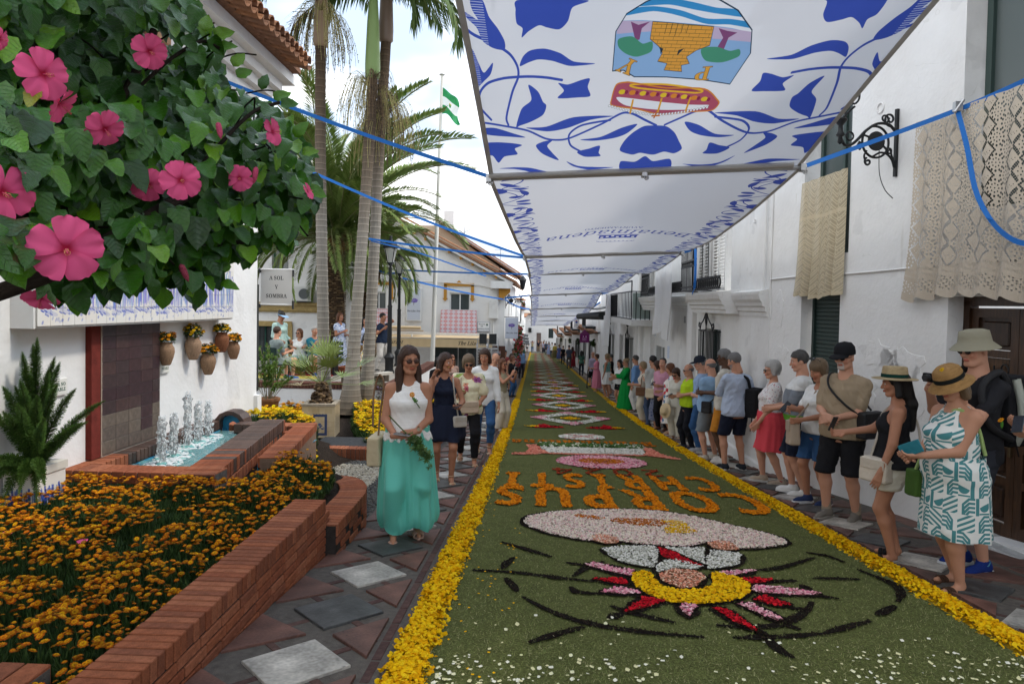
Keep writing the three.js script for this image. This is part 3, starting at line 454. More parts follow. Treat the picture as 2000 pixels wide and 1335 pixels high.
// ---------- blue tile picture, wine tile panel, signs, pots ----------
{
const D0=4.96,D1=8.265,Y0=1.304,nC=24,nR=5,tw=(D1-D0)/nC,thh=.14,X=WX+.19;
const mt=canvasTex(2048,512,(c,W,H)=>{
c.fillStyle='#e4e0d8';c.fillRect(0,0,W,H);const r=rng(61);
for(let i=0;i<60;i++){c.fillStyle=`rgba(225,215,195,${r() * .3})`;c.fillRect(r()*W,r()*H,90,90);}
c.lineCap='round';
for(let i=0;i<46;i++){
const x=30+i*44+r()*18,top=40+r()*120,base=H-120+r()*50,w=26+r()*22;
for(let k=0;k<12;k++){const u=(r()-.5)*w,q=(r()-.5)*w*1.1;c.strokeStyle=`rgba(${60 + r() * 60},${78 + r() * 60},${165 + r() * 45},${.12 + r() * .45})`;c.lineWidth=2+r()*(r()<.3?14:6);c.beginPath();c.moveTo(x+u,top+r()*60);c.bezierCurveTo(x+u+(r()-.5)*30,top+120,x+q,base-90,x+q,base-r()*60);c.stroke();}
c.fillStyle=`rgba(70,85,170,${.5 + r() * .4})`;for(let f=0;f<2;f++){const fx=x+(f-.5)*w*.6;c.beginPath();c.ellipse(fx,base+8+r()*14,14,5,.5,0,7);c.fill();}
c.fillStyle='rgba(110,125,195,.22)';c.beginPath();c.ellipse(x+20,base+10,40,14,.2,0,7);c.fill();
c.fillStyle='rgba(95,110,185,.55)';c.beginPath();c.arc(x,top-6,10+r()*4,0,7);c.fill();
}
for(let i=0;i<60;i++){c.fillStyle=`rgba(95,110,180,${.2 + r() * .4})`;c.beginPath();c.ellipse(r()*W,H-20-r()*60,4+r()*5,8+r()*6,.4,0,7);c.fill();}
});
const mural=thing('tile_mural','long white and blue tile picture of standing robed figures on the fountain wall','tile mural',[WX,Y0,-(D0+D1)/2]);
wpart('shelf',box(.18,nR*thh+.03,D1-D0+.04,WX+.09,Y0+nR*thh/2,-(D0+D1)/2),M.trimWhite,mural);
const mm=std({map:mt,color:lin(.92,.92,.92),roughness:.32}),r=rng(62);
for(let i=0;i<nC;i++)for(let j=0;j<nR;j++){
const g=cbox(.01,thh-.003,tw-.003,.0015).clone(),p=g.attributes.position,uv=g.attributes.uv;
for(let q=0;q<p.count;q++)uv.setXY(q,(i+.5+ -p.getZ(q)/tw)/nC,(j+.5+p.getY(q)/thh)/nR);
const m=part('tile',g,mm,mural);m.position.set(X-WX+r()*.002,(j+.5)*thh,-(D0+(i+.5)*tw)+(D0+D1)/2);
}
const wp=thing('fountain_backsplash','wine coloured wall panel of plain glazed tiles rising from the fountain','tile panel',[WX,.7,-6.4]);
const wm=[[.075,.04,.043],[.062,.034,.04],[.09,.052,.05],[.07,.045,.047]].map((c)=>std({color:lin(...c),map:rep(T.dirt,2),roughness:.28})),wl=[[.17,.13,.10],[.14,.105,.085]].map((c)=>std({color:lin(...c),map:rep(T.dirt,3),roughness:.5}));
wpart('backing',box(.05,1.2,.96,WX+.025,.70,-6.405),std({color:lin(.28,.25,.22)}),wp);
for(let i=0;i<5;i++)for(let j=0;j<10;j++){const w=i===4?.128:.197,m=part('tile',cbox(.01,.1145,w,.002),pick(j<2&&r()<.75?wl:j<3&&r()<.5?wl:wm,r),wp);m.position.set(.056+r()*.002,.12+(j+.5)*.118-.7,-(5.932+i*.2+w/2)+6.4);}
wpart('red_side',box(.055,1.19,.125,WX+.028,.705,-5.855),std({color:lin(.2,.035,.025),map:rep(T.dirt,2)}),wp);wpart('worn_edge',box(.06,1.19,.018,WX+.0305,.705,-5.927),std({color:lin(.45,.36,.28),map:rep(T.dirt,4)}),wp);
for(const[d,y,side]of[[5.42,.79,'left'],[7.03,.815,'right']]){
const t=canvasTex(512,320,(c)=>{c.fillStyle='#dcdad2';c.fillRect(0,0,512,320);c.fillStyle='#1f4a37';c.font='bold 108px serif';c.textAlign='center';c.save();c.translate(256,132);c.scale(.86,1);c.lineWidth=5;c.strokeStyle='#1f4a37';c.fillText('AGUA NO',0,0);c.strokeText('AGUA NO',0,0);c.fillText('POTABLE',0,116);c.strokeText('POTABLE',0,116);c.restore();});
const s=thing('wall_sign',side==='left'?'glazed AGUA NO POTABLE plate left of the wine tile panel':'glazed AGUA NO POTABLE plate half hidden behind a flower pot, right of the tile panel','sign',[WX+.012,y,-d]);
part('plate',cbox(.024,.143,side==='left'?.237:.18,.006),std({color:lin(.72,.71,.67),roughness:.3}),s);
const pl=new THREE.PlaneGeometry((side==='left'?.2:.152),.115);pl.rotateY(Math.PI/2);const f=part('lettering',pl,std({map:t,roughness:.3}),s);f.position.x=.0135;
}
const potM=[[.4,.25,.15],[.42,.27,.17],[.3,.12,.06],[.36,.22,.13],[.34,.19,.11]].map((c)=>std({color:lin(...c),map:rep(T.dirt,4),bumpMap:rep(T.grain,8),bumpScale:.002}));
const prof=[[0,-.11],[.036,-.11],[.045,-.1],[.07,-.03],[.082,.03],[.078,.07],[.06,.1],[.058,.115],[.066,.125],[.06,.128],[.05,.11],[0,.1]];
const names=['clay wall pot with orange flowers against the edge of the wine tile panel','pale clay wall pot with tall yellow flowers, second from the tile panel','red clay wall pot with yellow flowers, highest of the group','lowest clay wall pot with orange and yellow flowers','small clay wall pot with orange flowers nearest the house corner'];
[[6.94,.95,1.0,'orange'],[7.5,.97,1.08,'yellow'],[8.2,1.0,1.02,'yellow'],[7.85,.765,1.06,'mix'],[8.52,.88,.95,'orange']].forEach(([d,y,s,k],i)=>{
const t=thing('wall_pot',names[i],'flower pot',[WX+.085,y,-d],'clay pots hung on the fountain wall');const pr=rng(70+i);
const pg=lathe(prof.map((p)=>[p[0]*s,p[1]*s]),22);part('pot',pg,potM[i],t);
const lf=[],fl=[];for(let q=0;q<150;q++){const a=pr()*6.28,e=Math.acos(pr()*1.1-.25>1?1:pr()*1.1-.2),rad=(.5+.5*Math.sqrt(pr()))*.09*s,x=Math.sin(e)*Math.cos(a)*rad,z=Math.sin(e)*Math.sin(a)*rad,yy=Math.cos(e)*rad*(i===1?1.5:1.1);const p=[t.position.x+x,y+.13*s+yy*.9+.02,t.position.z+z];lf.push({p,r:[pr()*3,pr()*6,pr()*3],s:[.028,.028,.028],c:pick(greens,pr)});if(pr()<.5&&yy>-.01)fl.push({p:[p[0]+x*.25,p[1]+.012,p[2]+z*.25],r:[z*8,pr()*6,-x*8],s:.015+pr()*.006,c:lin(1,1,1)});}
instanced('leaves',tuftGeo,M_leaf,lf,t);instanced('blooms',k==='yellow'?F.yellow:F.orange,M_flower,fl,t);
});
}
// ---------- fountain ----------
{
const fo=thing('fountain_pool','turquoise wall fountain basin edged with brick coping and spouting water jets','fountain',[-3.4,-.4,-6.8]);
const wet=(s)=>s<.5?M.bricks:s<1.1?(R()<.5?M.bricks:M.bricksWet):M.bricksWet,wetAll=()=>M.bricksWet;
brickRow(fo,[WX,5.72],[WX,8.0],.1,.2,.1,.055,.009,-1,(s)=>s<.35?M.bricks:M.bricksWet);
core(fo,[WX,5.72],[WX,8.0],.088,-.3,.19,.005,-1);
brickRow(fo,[-2.60,5.47],[WX,5.47],.1,.24,.1,.1,.009,-1,M.bricks);core(fo,[-2.6,5.47],[WX,5.47],.088,-.6,.23,.008,-1);
brickRow(fo,[-2.60,5.45],[-3.0,8.1],.103,.29,.13,.045,.007,1,wet);core(fo,[-2.60,5.45],[-3.0,8.1],.09,-.6,.28,.012,1,M.mortarDark);
brickRow(fo,[-2.615,5.6],[-3.012,8.08],-.04,.2,.11,.045,.008,1,M.bricks);
brickRow(fo,[-2.98,8.0],[-3.0,8.13],-.04,.1,.8,.05,.006,-1,M.bricks);brickRow(fo,[-3.0,8.13],[-3.29,8.09],.09,.12,.9,.055,.006,1,M.bricks);
const tm=[[.07,.06,.06],[.055,.045,.05],[.085,.07,.068]].map((c)=>std({color:lin(...c),map:rep(T.dirt,2),roughness:.3}));
for(let i=0;i<10;i++)for(let j=0;j<3;j++){const t=(i+.5)/10,m=part('tile',cbox(.02,.195,.235,.003),tm[Math.floor(R()*3)],fo);m.position.set(lerp(-2.64,-3.0,t)-.012-fo.position.x,-.26-j*.2-fo.position.y,-lerp(5.6,7.95,t)-fo.position.z);m.rotation.y=Math.atan2(-.4,-2.65);}
brickRow(fo,[-3.05,7.9],[-3.45,7.9],.1,.2,.1,.1,.009,1,wetAll);core(fo,[-3.05,7.9],[-3.45,7.9],.088,-.5,.19,.006,1,M.mortarDark);brickRow(fo,[-3.72,7.9],[WX,7.9],.1,.2,.1,.1,.009,1,wetAll);core(fo,[-3.72,7.9],[WX,7.9],.088,-.5,.19,.006,1,M.mortarDark);
for(let i=0;i<7;i++){const a=(i+.5)/7*Math.PI,m=part('brick',cbox(.078,.05,.22,.004),pick(M.bricksWet),fo);m.position.set(-3.585+Math.cos(a)*.155-fo.position.x,.06+Math.sin(a)*.13-fo.position.y,-8.0-fo.position.z);m.rotation.z=a-Math.PI/2;}
const blue=std({color:lin(.035,.30,.50),map:rep(T.dirt,2),roughness:.5});
{const ag=extr([[-.13,-.4],[.13,-.4],[.13,.06],[.1,.13],[0,.165],[-.1,.13],[-.13,.06]],.04,[[[-.07,-.06],[.07,-.06],[.06,.05],[0,.085],[-.06,.05]]]);ag.translate(-3.585,0,-8.03);wpart('arch_lining',buv(ag),blue,fo);}
wpart('basin',buv(extr([[WX+.19,5.7],[-2.93,5.7],[-3.26,7.9],[WX+.19,7.9]],.02).rotateX(-Math.PI/2).translate(0,-.32,0)),std({color:lin(.06,.40,.42),map:rep(T.dirt,1)}),fo);
for(const[a,b]of[[[WX+.205,5.72],[WX+.205,7.9]],[[-2.915,5.72],[-3.255,7.9]],[[WX+.2,5.715],[-2.93,5.715]],[[-3.26,7.89],[-3.44,7.89]]]){const dx=b[0]-a[0],dd=b[1]-a[1],L=Math.hypot(dx,dd),g=box(.012,.31,L);g.rotateY(Math.atan2(dx,-dd));g.translate((a[0]+b[0])/2,-.165,-(a[1]+b[1])/2);wpart('basin_side',g,blue,fo);}
const jets=[[-3.44,6.18,.43],[-3.5,6.5,.41],[-3.58,6.92,.56],[-3.6,7.18,.43],[-3.63,7.46,.39]];
const wg=sheet(WX+.2,-2.92,5.72,7.9,70,110,(x,d)=>{let h=.006*fbm(x*11,d*11,3,3);for(const[jx,jd]of jets){const q=Math.hypot(x-jx,d-jd);h+=.012*Math.exp(-q*3.2)*Math.sin(q*52+jx*9)+.02*Math.exp(-q*q*120)*(1+fbm(x*50,d*50,2,2));}return-.015+h;});
{const p=wg.attributes.position;for(let i=0;i<p.count;i++){const d=-p.getZ(i),lim=lerp(-2.93,-3.255,(d-5.72)/2.18);if(p.getX(i)>lim)p.setX(i,lim);}wg.computeVertexNormals();}
wpart('water',wg,new THREE.MeshPhysicalMaterial({color:lin(.45,.84,.80),roughness:.08,transmission:.75,thickness:0,ior:1.33}),fo);
const jm=new THREE.MeshPhysicalMaterial({color:lin(.97,.98,.98),roughness:.12,transmission:.85,thickness:.02,ior:1.33}),fm=new THREE.MeshPhysicalMaterial({color:lin(.93,.95,.95),roughness:.3,transmission:.45,thickness:0});
const r=rng(81),drops=[],dg=new THREE.IcosahedronGeometry(1,1);
jets.forEach(([x,d,h],ji)=>{
for(let s=0;s<3;s++){const pts=[];for(let i=0;i<=14;i++){const t=i/14,b=(.010+.022*Math.sin(t*2.6)+.012*(t>.75?1:0))*(s?.55:1)*(.7+.6*r());pts.push([Math.max(.002,t>.97?.004:b),t*h*(s?.8-.15*s:1)]);}const g=lathe(pts,10),p=g.attributes.position;for(let i=0;i<p.count;i++){const k=1+.5*N3(p.getX(i)*60+ji,p.getY(i)*22+s*5,p.getZ(i)*60);p.setX(i,p.getX(i)*k+(s?(s-1.5)*.035:0));p.setZ(i,p.getZ(i)*k);}g.computeVertexNormals();g.translate(x,-.02,-d);wpart('water_jet',g,jm,fo);}
for(let i=0;i<240;i++){const t=Math.pow(r(),.7),a=r()*6.28,q=(.012+.05*(1-t)*r()+.02*r());drops.push({p:[x+Math.cos(a)*q,-.0+t*h*1.03,-d+Math.sin(a)*q],s:[.003+r()*.006,.004+r()*.012,.003+r()*.006]});}
for(let i=0;i<160;i++){const a=r()*6.28,q=Math.sqrt(r())*.16;drops.push({p:[x+Math.cos(a)*q,-.012+.02*r()*(1-q*4),-d+Math.sin(a)*q*1.3],s:[.006+r()*.02,.004,.006+r()*.02]});}
});
instanced('spray',dg,fm,drops,fo);
const f2=thing('side_basin','narrow lower brick basin beyond the fountain with red coping','basin',[-2.9,-.4,-7.6]);
brickRow(f2,[-2.43,6.55],[-2.73,8.5],0,.25,.1,.048,.006,1,M.bricks);core(f2,[-2.43,6.55],[-2.73,8.5],-.012,-1.0,.24,.012,1,std({color:lin(.3,.2,.14),map:rep(T.dirt,3)}));
brickRow(f2,[-2.9,8.43],[WX,8.43],0,.22,.1,.1,.009,1,M.bricks);core(f2,[-2.9,8.43],[WX,8.43],-.012,-.9,.21,.005,1);
brickRow(f2,[-2.5,6.56],[-2.52,6.7],-.1,.08,.7,.055,.006,-1,M.bricks);
wpart('water',sheet(-3.9,-2.7,7.0,8.4,6,6,()=>-.2),std({color:lin(.05,.33,.5),roughness:.1}),f2);wpart('inner_face',box(.012,.3,1.95,0,0,0).rotateY(Math.atan2(-.3,-1.95)).translate(-2.84,-.22,-7.52),blue,f2);
}
// ---------- fern in a tiled pot at the left ----------
{
const t=thing('potted_fern','bushy foxtail fern in a blue and white tiled pot at the left','potted plant',[-3.76,-.2,-5.0]);
const pt=canvasTex(256,256,(c)=>{c.fillStyle='#d9d6cf';c.fillRect(0,0,256,256);const r=rng(5);for(let i=0;i<40;i++){c.strokeStyle=`rgba(50,75,165,${.3 + r() * .6})`;c.lineWidth=4+r()*16;c.beginPath();const x=r()*256;c.moveTo(x,60+r()*60);c.quadraticCurveTo(x+r()*50-25,150,x+r()*40-20,250);c.stroke();}});
const pg=new THREE.BoxGeometry(.26,.42,.3);part('pot',pg,std({map:pt,roughness:.35}),t).position.y=.21;part('rim',box(.28,.06,.33,0,.44,0),std({color:lin(.6,.57,.5)}),t);
const ng=(()=>{const pos=[],r=rng(6);for(let i=0;i<26;i++){const a=r()*6.28,b=.5+r()*.5,u=.2+r()*.6,x=Math.cos(a)*b,z=Math.sin(a)*b,px=-Math.sin(a)*.07,pz=Math.cos(a)*.07,y0=(r()-.5);pos.push(0,y0,0,x+px,y0+u,z+pz,x*1.15,y0+u+.12,z*1.15,0,y0,0,x*1.15,y0+u+.12,z*1.15,x-px,y0+u,z-pz);}const g=new THREE.BufferGeometry();g.setAttribute('position',new THREE.Float32BufferAttribute(pos,3));g.computeVertexNormals();return g;})();
const r=rng(91),gm=[[.05,.115,.016],[.075,.155,.024],[.035,.08,.012],[.11,.2,.035]].map((c)=>lin(...c));
const plumes=[[-.05,.85,.1,1.1],[.09,.8,-.1,1.1],[-.15,.9,-.05,1],[.18,.55,.18,1],[.05,.75,-.2,1.1],[-.28,.5,-.1,1.1],[.3,.3,-.2,1],[.12,.5,.3,1.1],[-.12,.62,.25,1.1],[.02,.95,.0,1.05],[-.1,.75,.05,1],[.14,.72,.02,1],[.24,.62,.05,.95],[.36,.58,.0,.95],[.46,.34,.05,1.0],[-.2,.6,.1,1],[.05,.66,.2,1],[.62,.5,.0,.8],[.3,.4,.25,.9],[.0,.45,.3,1],[-.25,.45,.3,1],[.2,-.1,.38,1],[.45,-.02,.42,.9],[.05,-.25,.4,1],[-.2,-.1,.42,1],[.32,-.22,.34,.8],[-.05,.1,.45,1]];
for(const[ex0,ey,ez,s]of plumes){const ex=ex0<0?ex0*.35:ex0*.85;
const c=new THREE.QuadraticBezierCurve3(V(0,.42,0),V(ex*.45,.42+Math.max(ey,.25)*.75,ez*.5),V(ex,.45+ey,ez)),l=[];
part('stem',new THREE.TubeGeometry(c,10,.005,5),std({color:lin(.08,.12,.03)}),t);
const n=Math.round(c.getLength()/.0095);
for(let i=0;i<n;i++){const u=(i+r())/n,p=c.getPoint(u),tg=c.getTangent(u),w=.05*s*Math.pow(Math.sin(Math.PI*clamp(u*.8+.2,0,.985)),.6);l.push({p:[p.x+t.position.x,p.y+t.position.y,p.z+t.position.z],q:new THREE.Quaternion().setFromUnitVectors(V(0,1,0),tg).multiply(new THREE.Quaternion().setFromAxisAngle(V(0,1,0),r()*6.28)),s:[w,.03,w],c:pick(gm,r)});}
instanced('plume',ng,M_leaf,l,t);
}
}
// ---------- plaza ----------
const PY=-.465;
const plazaM=std({color:lin(.34,.31,.27),map:rep(T.dirt,.7)});struct('plaza_floor',box(28,.9,6.4,-17.4,PY-.45,-18.95),plazaM);struct('plaza_floor',box(28,.3,9,-17.4,-1.75,-26.6),plazaM);
{
const w=thing('plaza_wall','low white plaza wall with dark red brick coping behind the flower beds','low wall',[-5,-.9,-15.7]);
wpart('wall',buv(new THREE.BoxGeometry(8.1,1.3,.3)).clone().translate(-7.3,-1.17,-15.85),M.white,w);
const dm=[[.17,.075,.055],[.14,.065,.05],[.2,.09,.065]].map((c)=>std({color:lin(...c),map:rep(T.brickCol,3)}));
brickRow(w,[-11.3,15.68],[-3.24,15.68],-.37,.34,.14,.062,.012,1,dm);brickRow(w,[-3.2,15.68],[-3.2,22.1],-.37,.3,.14,.062,.012,1,dm);core(w,[-3.2,15.7],[-3.2,22.1],-.5,-2,.28,.01,1,M.white);
const b=part('floodlight',cbox(.24,.25,.06,.01),std({color:lin(.3,.31,.3),roughness:.5}),w);b.position.set(-3.95+5,-.68+.9,.03);part('lens',cbox(.15,.13,.02,.006),std({color:lin(.42,.42,.38),roughness:.3}),b).position.set(0,-.02,.035);
const tr=thing('stone_trough','rough beige stone trough standing on the plaza wall','trough',[-4.0,-.37,-16.0]);part('front',box(1.0,.22,.1,0,.11,.22),std({color:lin(.2,.165,.125),map:rep(T.dirt,3),bumpMap:rep(T.lump,8),bumpScale:.02}),tr);part('rim',box(.16,.06,.5,.55,.24,.0).rotateY(-.5),std({color:lin(.5,.46,.4)}),tr);part('back',box(1.0,.22,.1,0,.11,-.28),std({color:lin(.2,.165,.125),map:rep(T.dirt,3)}),tr);part('hose',tube([[.1,.03,.29],[.13,.17,.3],[.25,.2,.3],[.34,.04,.3]],.008,16,5),M.dark,tr);
const fc=thing('plaza_flower_rug','small yellow and white flower carpet with a red stripe on the plaza floor','flower carpet',[-7,PY,-17.6]);
part('yellow_field',box(3.2,.02,.7,0,.012,.2),std({color:lin(.7,.55,.14),map:rep(grassTex,2),bumpMap:rep(T.grain,5),bumpScale:.01}),fc);part('red_stripe',box(3.2,.02,.3,0,.012,-.35),baseMat.red,fc);part('white_stripe',box(3.2,.02,.25,0,.012,.7),baseMat.white,fc);
}
// ---------- planted tubs ----------
{
const t=thing('tiled_palm_tub','square cream tiled tub with a blue crest holding a small fan palm','planter tub',[-3.8,-.86,-12.05]);
const cm=canvasTex(256,256,(c)=>{c.fillStyle='#c9b592';c.fillRect(0,0,256,256);const r=rng(8);for(let i=0;i<30;i++){c.fillStyle=`rgba(150,120,80,${r() * .2})`;c.fillRect(r()*256,r()*256,60,40);}c.strokeStyle='#a8926c';c.lineWidth=2;c.strokeRect(0,0,128,128);c.strokeRect(128,0,128,128);c.strokeRect(0,128,128,128);c.strokeRect(128,128,128,128);c.strokeStyle='#39466b';c.lineWidth=20;c.strokeRect(92,78,96,150);for(let i=0;i<9;i++){c.fillStyle='#39466b';c.beginPath();c.arc(92+i*12,74+(i%2)*6,9,0,7);c.fill();}c.fillStyle='#4a5880';c.beginPath();c.arc(140,150,12,0,7);c.arc(118,178,13,0,7);c.arc(162,178,13,0,7);c.fill();});
const cm2=std({map:cm,roughness:.5}),pl=std({color:lin(.56,.45,.3),map:rep(T.dirt,2),roughness:.5});
part('tub',new THREE.BoxGeometry(.56,.56,.56),[pl,pl,pl,pl,cm2,pl],t).position.y=.28;part('rim',buv(extr(rect(-.285,-.285,.285,.285),.04,[rect(-.21,-.21,.21,.21)],.004).rotateX(-Math.PI/2).translate(0,.55,0)),std({color:lin(.5,.42,.32),map:rep(T.dirt,3)}),t);part('soil',box(.42,.02,.42,0,.56,0),M.soil,t);t.rotation.y=.12;
const p=thing('fan_palm','small shaggy fan palm growing from the cream tiled tub','palm',[-3.8,-.3,-12.05]);
const r=rng(15);const tp=[];for(let i=0;i<=10;i++)tp.push([.19-.14*Math.pow(i/10,.8)+(i===0?-.02:0),i*.04]);part('trunk',lathe([...tp,[0,.41]],14),std({color:lin(.1,.065,.04),bumpMap:rep(T.lump,4),bumpScale:.03}),p);
const sg=cbox(.05,.04,.09,.012),sc=[];for(let i=0;i<170;i++){const h=r()*.38,a=i*2.4,rad=.19-.14*Math.pow(h/.4,.8);sc.push({p:[p.position.x+Math.cos(a)*rad,p.position.y+h,p.position.z+Math.sin(a)*rad],r:[-.6,-a+Math.PI/2,0],s:.7+r()*.5,c:pick([lin(.1,.065,.035),lin(.2,.13,.07),lin(.06,.04,.025)],r)});}instanced('leaf_bases',sg,std({}),sc,p);
for(let i=0;i<15;i++){
const a=i*2.4+r()*.4,e=i<3?1.1:r()*1.1-.3,L=.34+r()*.34,dir=V(Math.cos(a)*Math.cos(e),Math.sin(e),Math.sin(a)*Math.cos(e)),end=dir.clone().multiplyScalar(L).add(V(0,.4,0)),gs=[];
const dead=e<-.1,pos=[],side=V(-Math.sin(a),0,Math.cos(a)),up=dir.clone().cross(side);
for(let k=0;k<17;k++){const f=(k/16-.5)*2.5,len=(.4+r()*.14)*(1-.12*Math.abs(f)),d2=dir.clone().multiplyScalar(Math.cos(f)).addScaledVector(side,Math.sin(f)).addScaledVector(up,-.15-r()*.12),w=side.clone().multiplyScalar(Math.cos(f)).addScaledVector(dir,-Math.sin(f)).multiplyScalar(.015);const m=end.clone().addScaledVector(d2,len*.5),q=end.clone().addScaledVector(d2,len).add(V(0,-.05*r(),0));for(const v of[end,m.clone().add(w),m.clone().sub(w),m.clone().add(w),q,m.clone().sub(w)])pos.push(v.x,v.y,v.z);}
const g=new THREE.BufferGeometry();g.setAttribute('position',new THREE.Float32BufferAttribute(pos,3));g.computeVertexNormals();
part('fan_leaf',merge([g,rod([0,.36,0],end.toArray(),.008,.005,5)]),new THREE.MeshPhysicalMaterial({color:dead?lin(.3,.22,.1):pick([lin(.16,.22,.05),lin(.2,.26,.06),lin(.11,.17,.04)],r),roughness:.7,side:THREE.DoubleSide,transmission:.2,thickness:0}),p);
}
const o=thing('potted_oleander','terracotta pot with thin leafy stems beside the end of the white house','potted plant',[-5.13,-.62,-13]);part('pot',lathe([[0,0],[.16,0],[.19,.2],[.21,.2],[.215,.26],[.19,.27],[.18,.23],[0,.22]],22),M.terra,o);
for(let i=0;i<22;i++){const a=r()*6.28,s=.15+r()*.42,h=.35+r()*.75,c=new THREE.QuadraticBezierCurve3(V(Math.cos(a)*.08,.22,Math.sin(a)*.08),V(Math.cos(a)*s*.5,.22+h*.6,Math.sin(a)*s*.4),V(Math.cos(a)*s,.22+h,Math.sin(a)*s*.7));const gs=[new THREE.TubeGeometry(c,6,.006,4)];part('stem',gs[0],std({color:lin(.22,.19,.12)}),o);
const l=[];for(let k=0;k<26;k++){const p2=c.getPoint(.45+.55*r());l.push({p:[p2.x-5.13,p2.y-.62,p2.z-13],r:[r()*1.6,r()*6.3,r()*1.6],s:[.045,.09,.045],c:pick([lin(.17,.28,.06),lin(.1,.18,.04),lin(.24,.36,.08)],r)});}instanced('leaves',tuftGeo,M_leaf,l,o);}
const dr=thing('hanging_plant','small dry plant hanging over the plaza wall near the woman in turquoise','plant',[-3.5,-.5,-15.6]);{const l=[];for(let i=0;i<60;i++)l.push({p:[-3.5+(r()-.5)*.2,-.62+(r()-.5)*.42,-15.6+r()*.1],r:[r()*6,r()*6,r()*6],s:.05,c:pick([lin(.2,.13,.06),lin(.12,.14,.05),lin(.25,.2,.28)],r)});part('stem',tube([[0,.15,0],[.02,0,.06],[0,-.3,.05]],.006,8,4),std({color:lin(.12,.1,.05)}),dr);instanced('leaves',tuftGeo,M_leaf,l,dr);}
}
// ---------- palms ----------
function frond(L,e0,bend,nl,ll,w,r,o={}){
const pts=[],N=14;let x=0,y=0,e=e0;for(let i=0;i<=N;i++){pts.push(V(x,y,0));x+=Math.cos(e)*L/N;y+=Math.sin(e)*L/N;e-=bend/N*(.5+i/N);}
const c=new THREE.CatmullRomCurve3(pts),pos=[],col=[],c0=o.c0??[.055,.085,.025],c1=o.c1??[.13,.15,.05];
for(let i=0;i<nl;i++)for(const s of[-1,1]){
const t=.1+.9*(i+r()*.6)/nl,p=c.getPoint(Math.min(1,t)),tg=c.getTangent(Math.min(1,t)),up=V(-tg.y,tg.x,0);
const len=ll*Math.pow(Math.sin(Math.PI*clamp(.12+t*.82,0,1)),.55)*(.85+.3*r()),d=tg.clone().multiplyScalar(.62+.2*r()).add(V(0,0,s*(.8-.3*t))).addScaledVector(up,(o.vee??.35)+(r()-.5)*.25).normalize();
const side=d.clone().cross(V(0,1,0)).normalize().multiplyScalar(w*.5),m=p.clone().addScaledVector(d,len*.45),q=p.clone().addScaledVector(d,len).add(V(0,-len*(o.hang??.18),0));
const k=r(),cc=[0,1,2].map((z)=>lerp(c0[z],c1[z],k*.6)),ce=[0,1,2].map((z)=>lerp(c0[z],c1[z],.4+k*.6));
for(const[v,cl]of[[p,cc],[m.clone().add(side),cc],[m.clone().sub(side),cc],[m.clone().add(side),cc],[q,ce],[m.clone().sub(side),cc]]){pos.push(v.x,v.y,v.z);col.push(...cl);}
}
const g=new THREE.BufferGeometry();g.setAttribute('position',new THREE.Float32BufferAttribute(pos,3));g.setAttribute('color',new THREE.Float32BufferAttribute(col,3));g.computeVertexNormals();
const rc=nix(new THREE.TubeGeometry(c,16,o.rw??.018,5)),n=rc.attributes.position.count,rcol=new Float32Array(n*3);for(let i=0;i<n;i++)rcol.set(o.rc??[.2,.2,.08],i*3);rc.setAttribute('color',new THREE.BufferAttribute(rcol,3));
return merge([g,rc]);
}
const M_frond=new THREE.MeshPhysicalMaterial({vertexColors:true,roughness:.6,specularIntensity:.4,side:THREE.DoubleSide,transmission:.18,thickness:0});
function datePalm(name,label,x,d,y0,h,rad,FL,n,seed,lean=0){
const t=thing(name,label,'palm tree',[x,y0,-d]),r=rng(seed),pts=[];for(let i=0;i<=30;i++){const u=i/30;pts.push([rad*(1+.25*Math.pow(1-u,3)+.1*(r()-.5)+(u>.86?(u-.86)*1.6:0)),u*h]);}
const tg=lathe([...pts,[rad*.6,h+.25],[0,h+.3]],16);part('trunk',tg,std({color:lin(.13,.085,.05),map:rep(T.dirt,3),bumpMap:rep(T.lump,6,10),bumpScale:.05,roughness:1}),t);
const sc=[],sg=cbox(.11,.035,.07,.01);for(let row=0;row<h/.055;row++)for(let k=0;k<13;k++){const a=(k+(row%2)/2)/13*6.283+r()*.12,yy=row*.055,rr2=rad*(1.02+.2*Math.pow(1-yy/h,3));sc.push({p:[x+Math.cos(a)*rr2,y0+yy,-d+Math.sin(a)*rr2],r:[0,-a+Math.PI/2,0],s:.7+r()*.6,c:pick([lin(.17,.11,.06),lin(.1,.065,.04),lin(.23,.16,.09),lin(.07,.05,.035)],r)});}instanced('bark_scales',sg,std({roughness:1}),sc,t);
const st=[];for(let i=0;i<90;i++){const a=r()*6.283,q=r();st.push({p:[x+Math.cos(a)*rad*(1.1+.5*q),y0+h*.93+q*.5,-d+Math.sin(a)*rad*(1.1+.5*q)],r:[-.5,-a+Math.PI/2,0],s:[1.4,5,2],c:pick([lin(.16,.09,.04),lin(.28,.17,.07),lin(.1,.06,.03)],r)});}instanced('cut_stubs',sg,std({roughness:1}),st,t);
const vars=[];for(let i=0;i<7;i++){const e=[1.45,1.28,1.08,.85,.6,.35,.1][i];vars.push([frond(FL*(.9+.15*r()),e,1.0+.17*i,130,.6,.055,r,{vee:.42,c0:[.12,.2,.04],c1:[.34,.4,.13]}),i]);}
for(let i=0;i<n;i++){const v=vars[Math.floor(Math.pow(i/n,.9)*7)],m=part('frond',v[0],M_frond,t);m.position.set(0,h+.2+(r()-.5)*.3,0);m.rotation.set(0,i*2.399+r()*.3,(r()-.5)*.14);m.rotation.order='YXZ';m.rotation.x=(r()-.5)*.5;m.scale.setScalar((v[1]>4?.66:v[1]>2?.8:1)*(.88+r()*.2));}
return t;
}
datePalm('date_palm','large date palm with full crown and rough brown trunk behind the grey palms',-6.04,20.4,PY,3.7,.26,5.1,110,33);
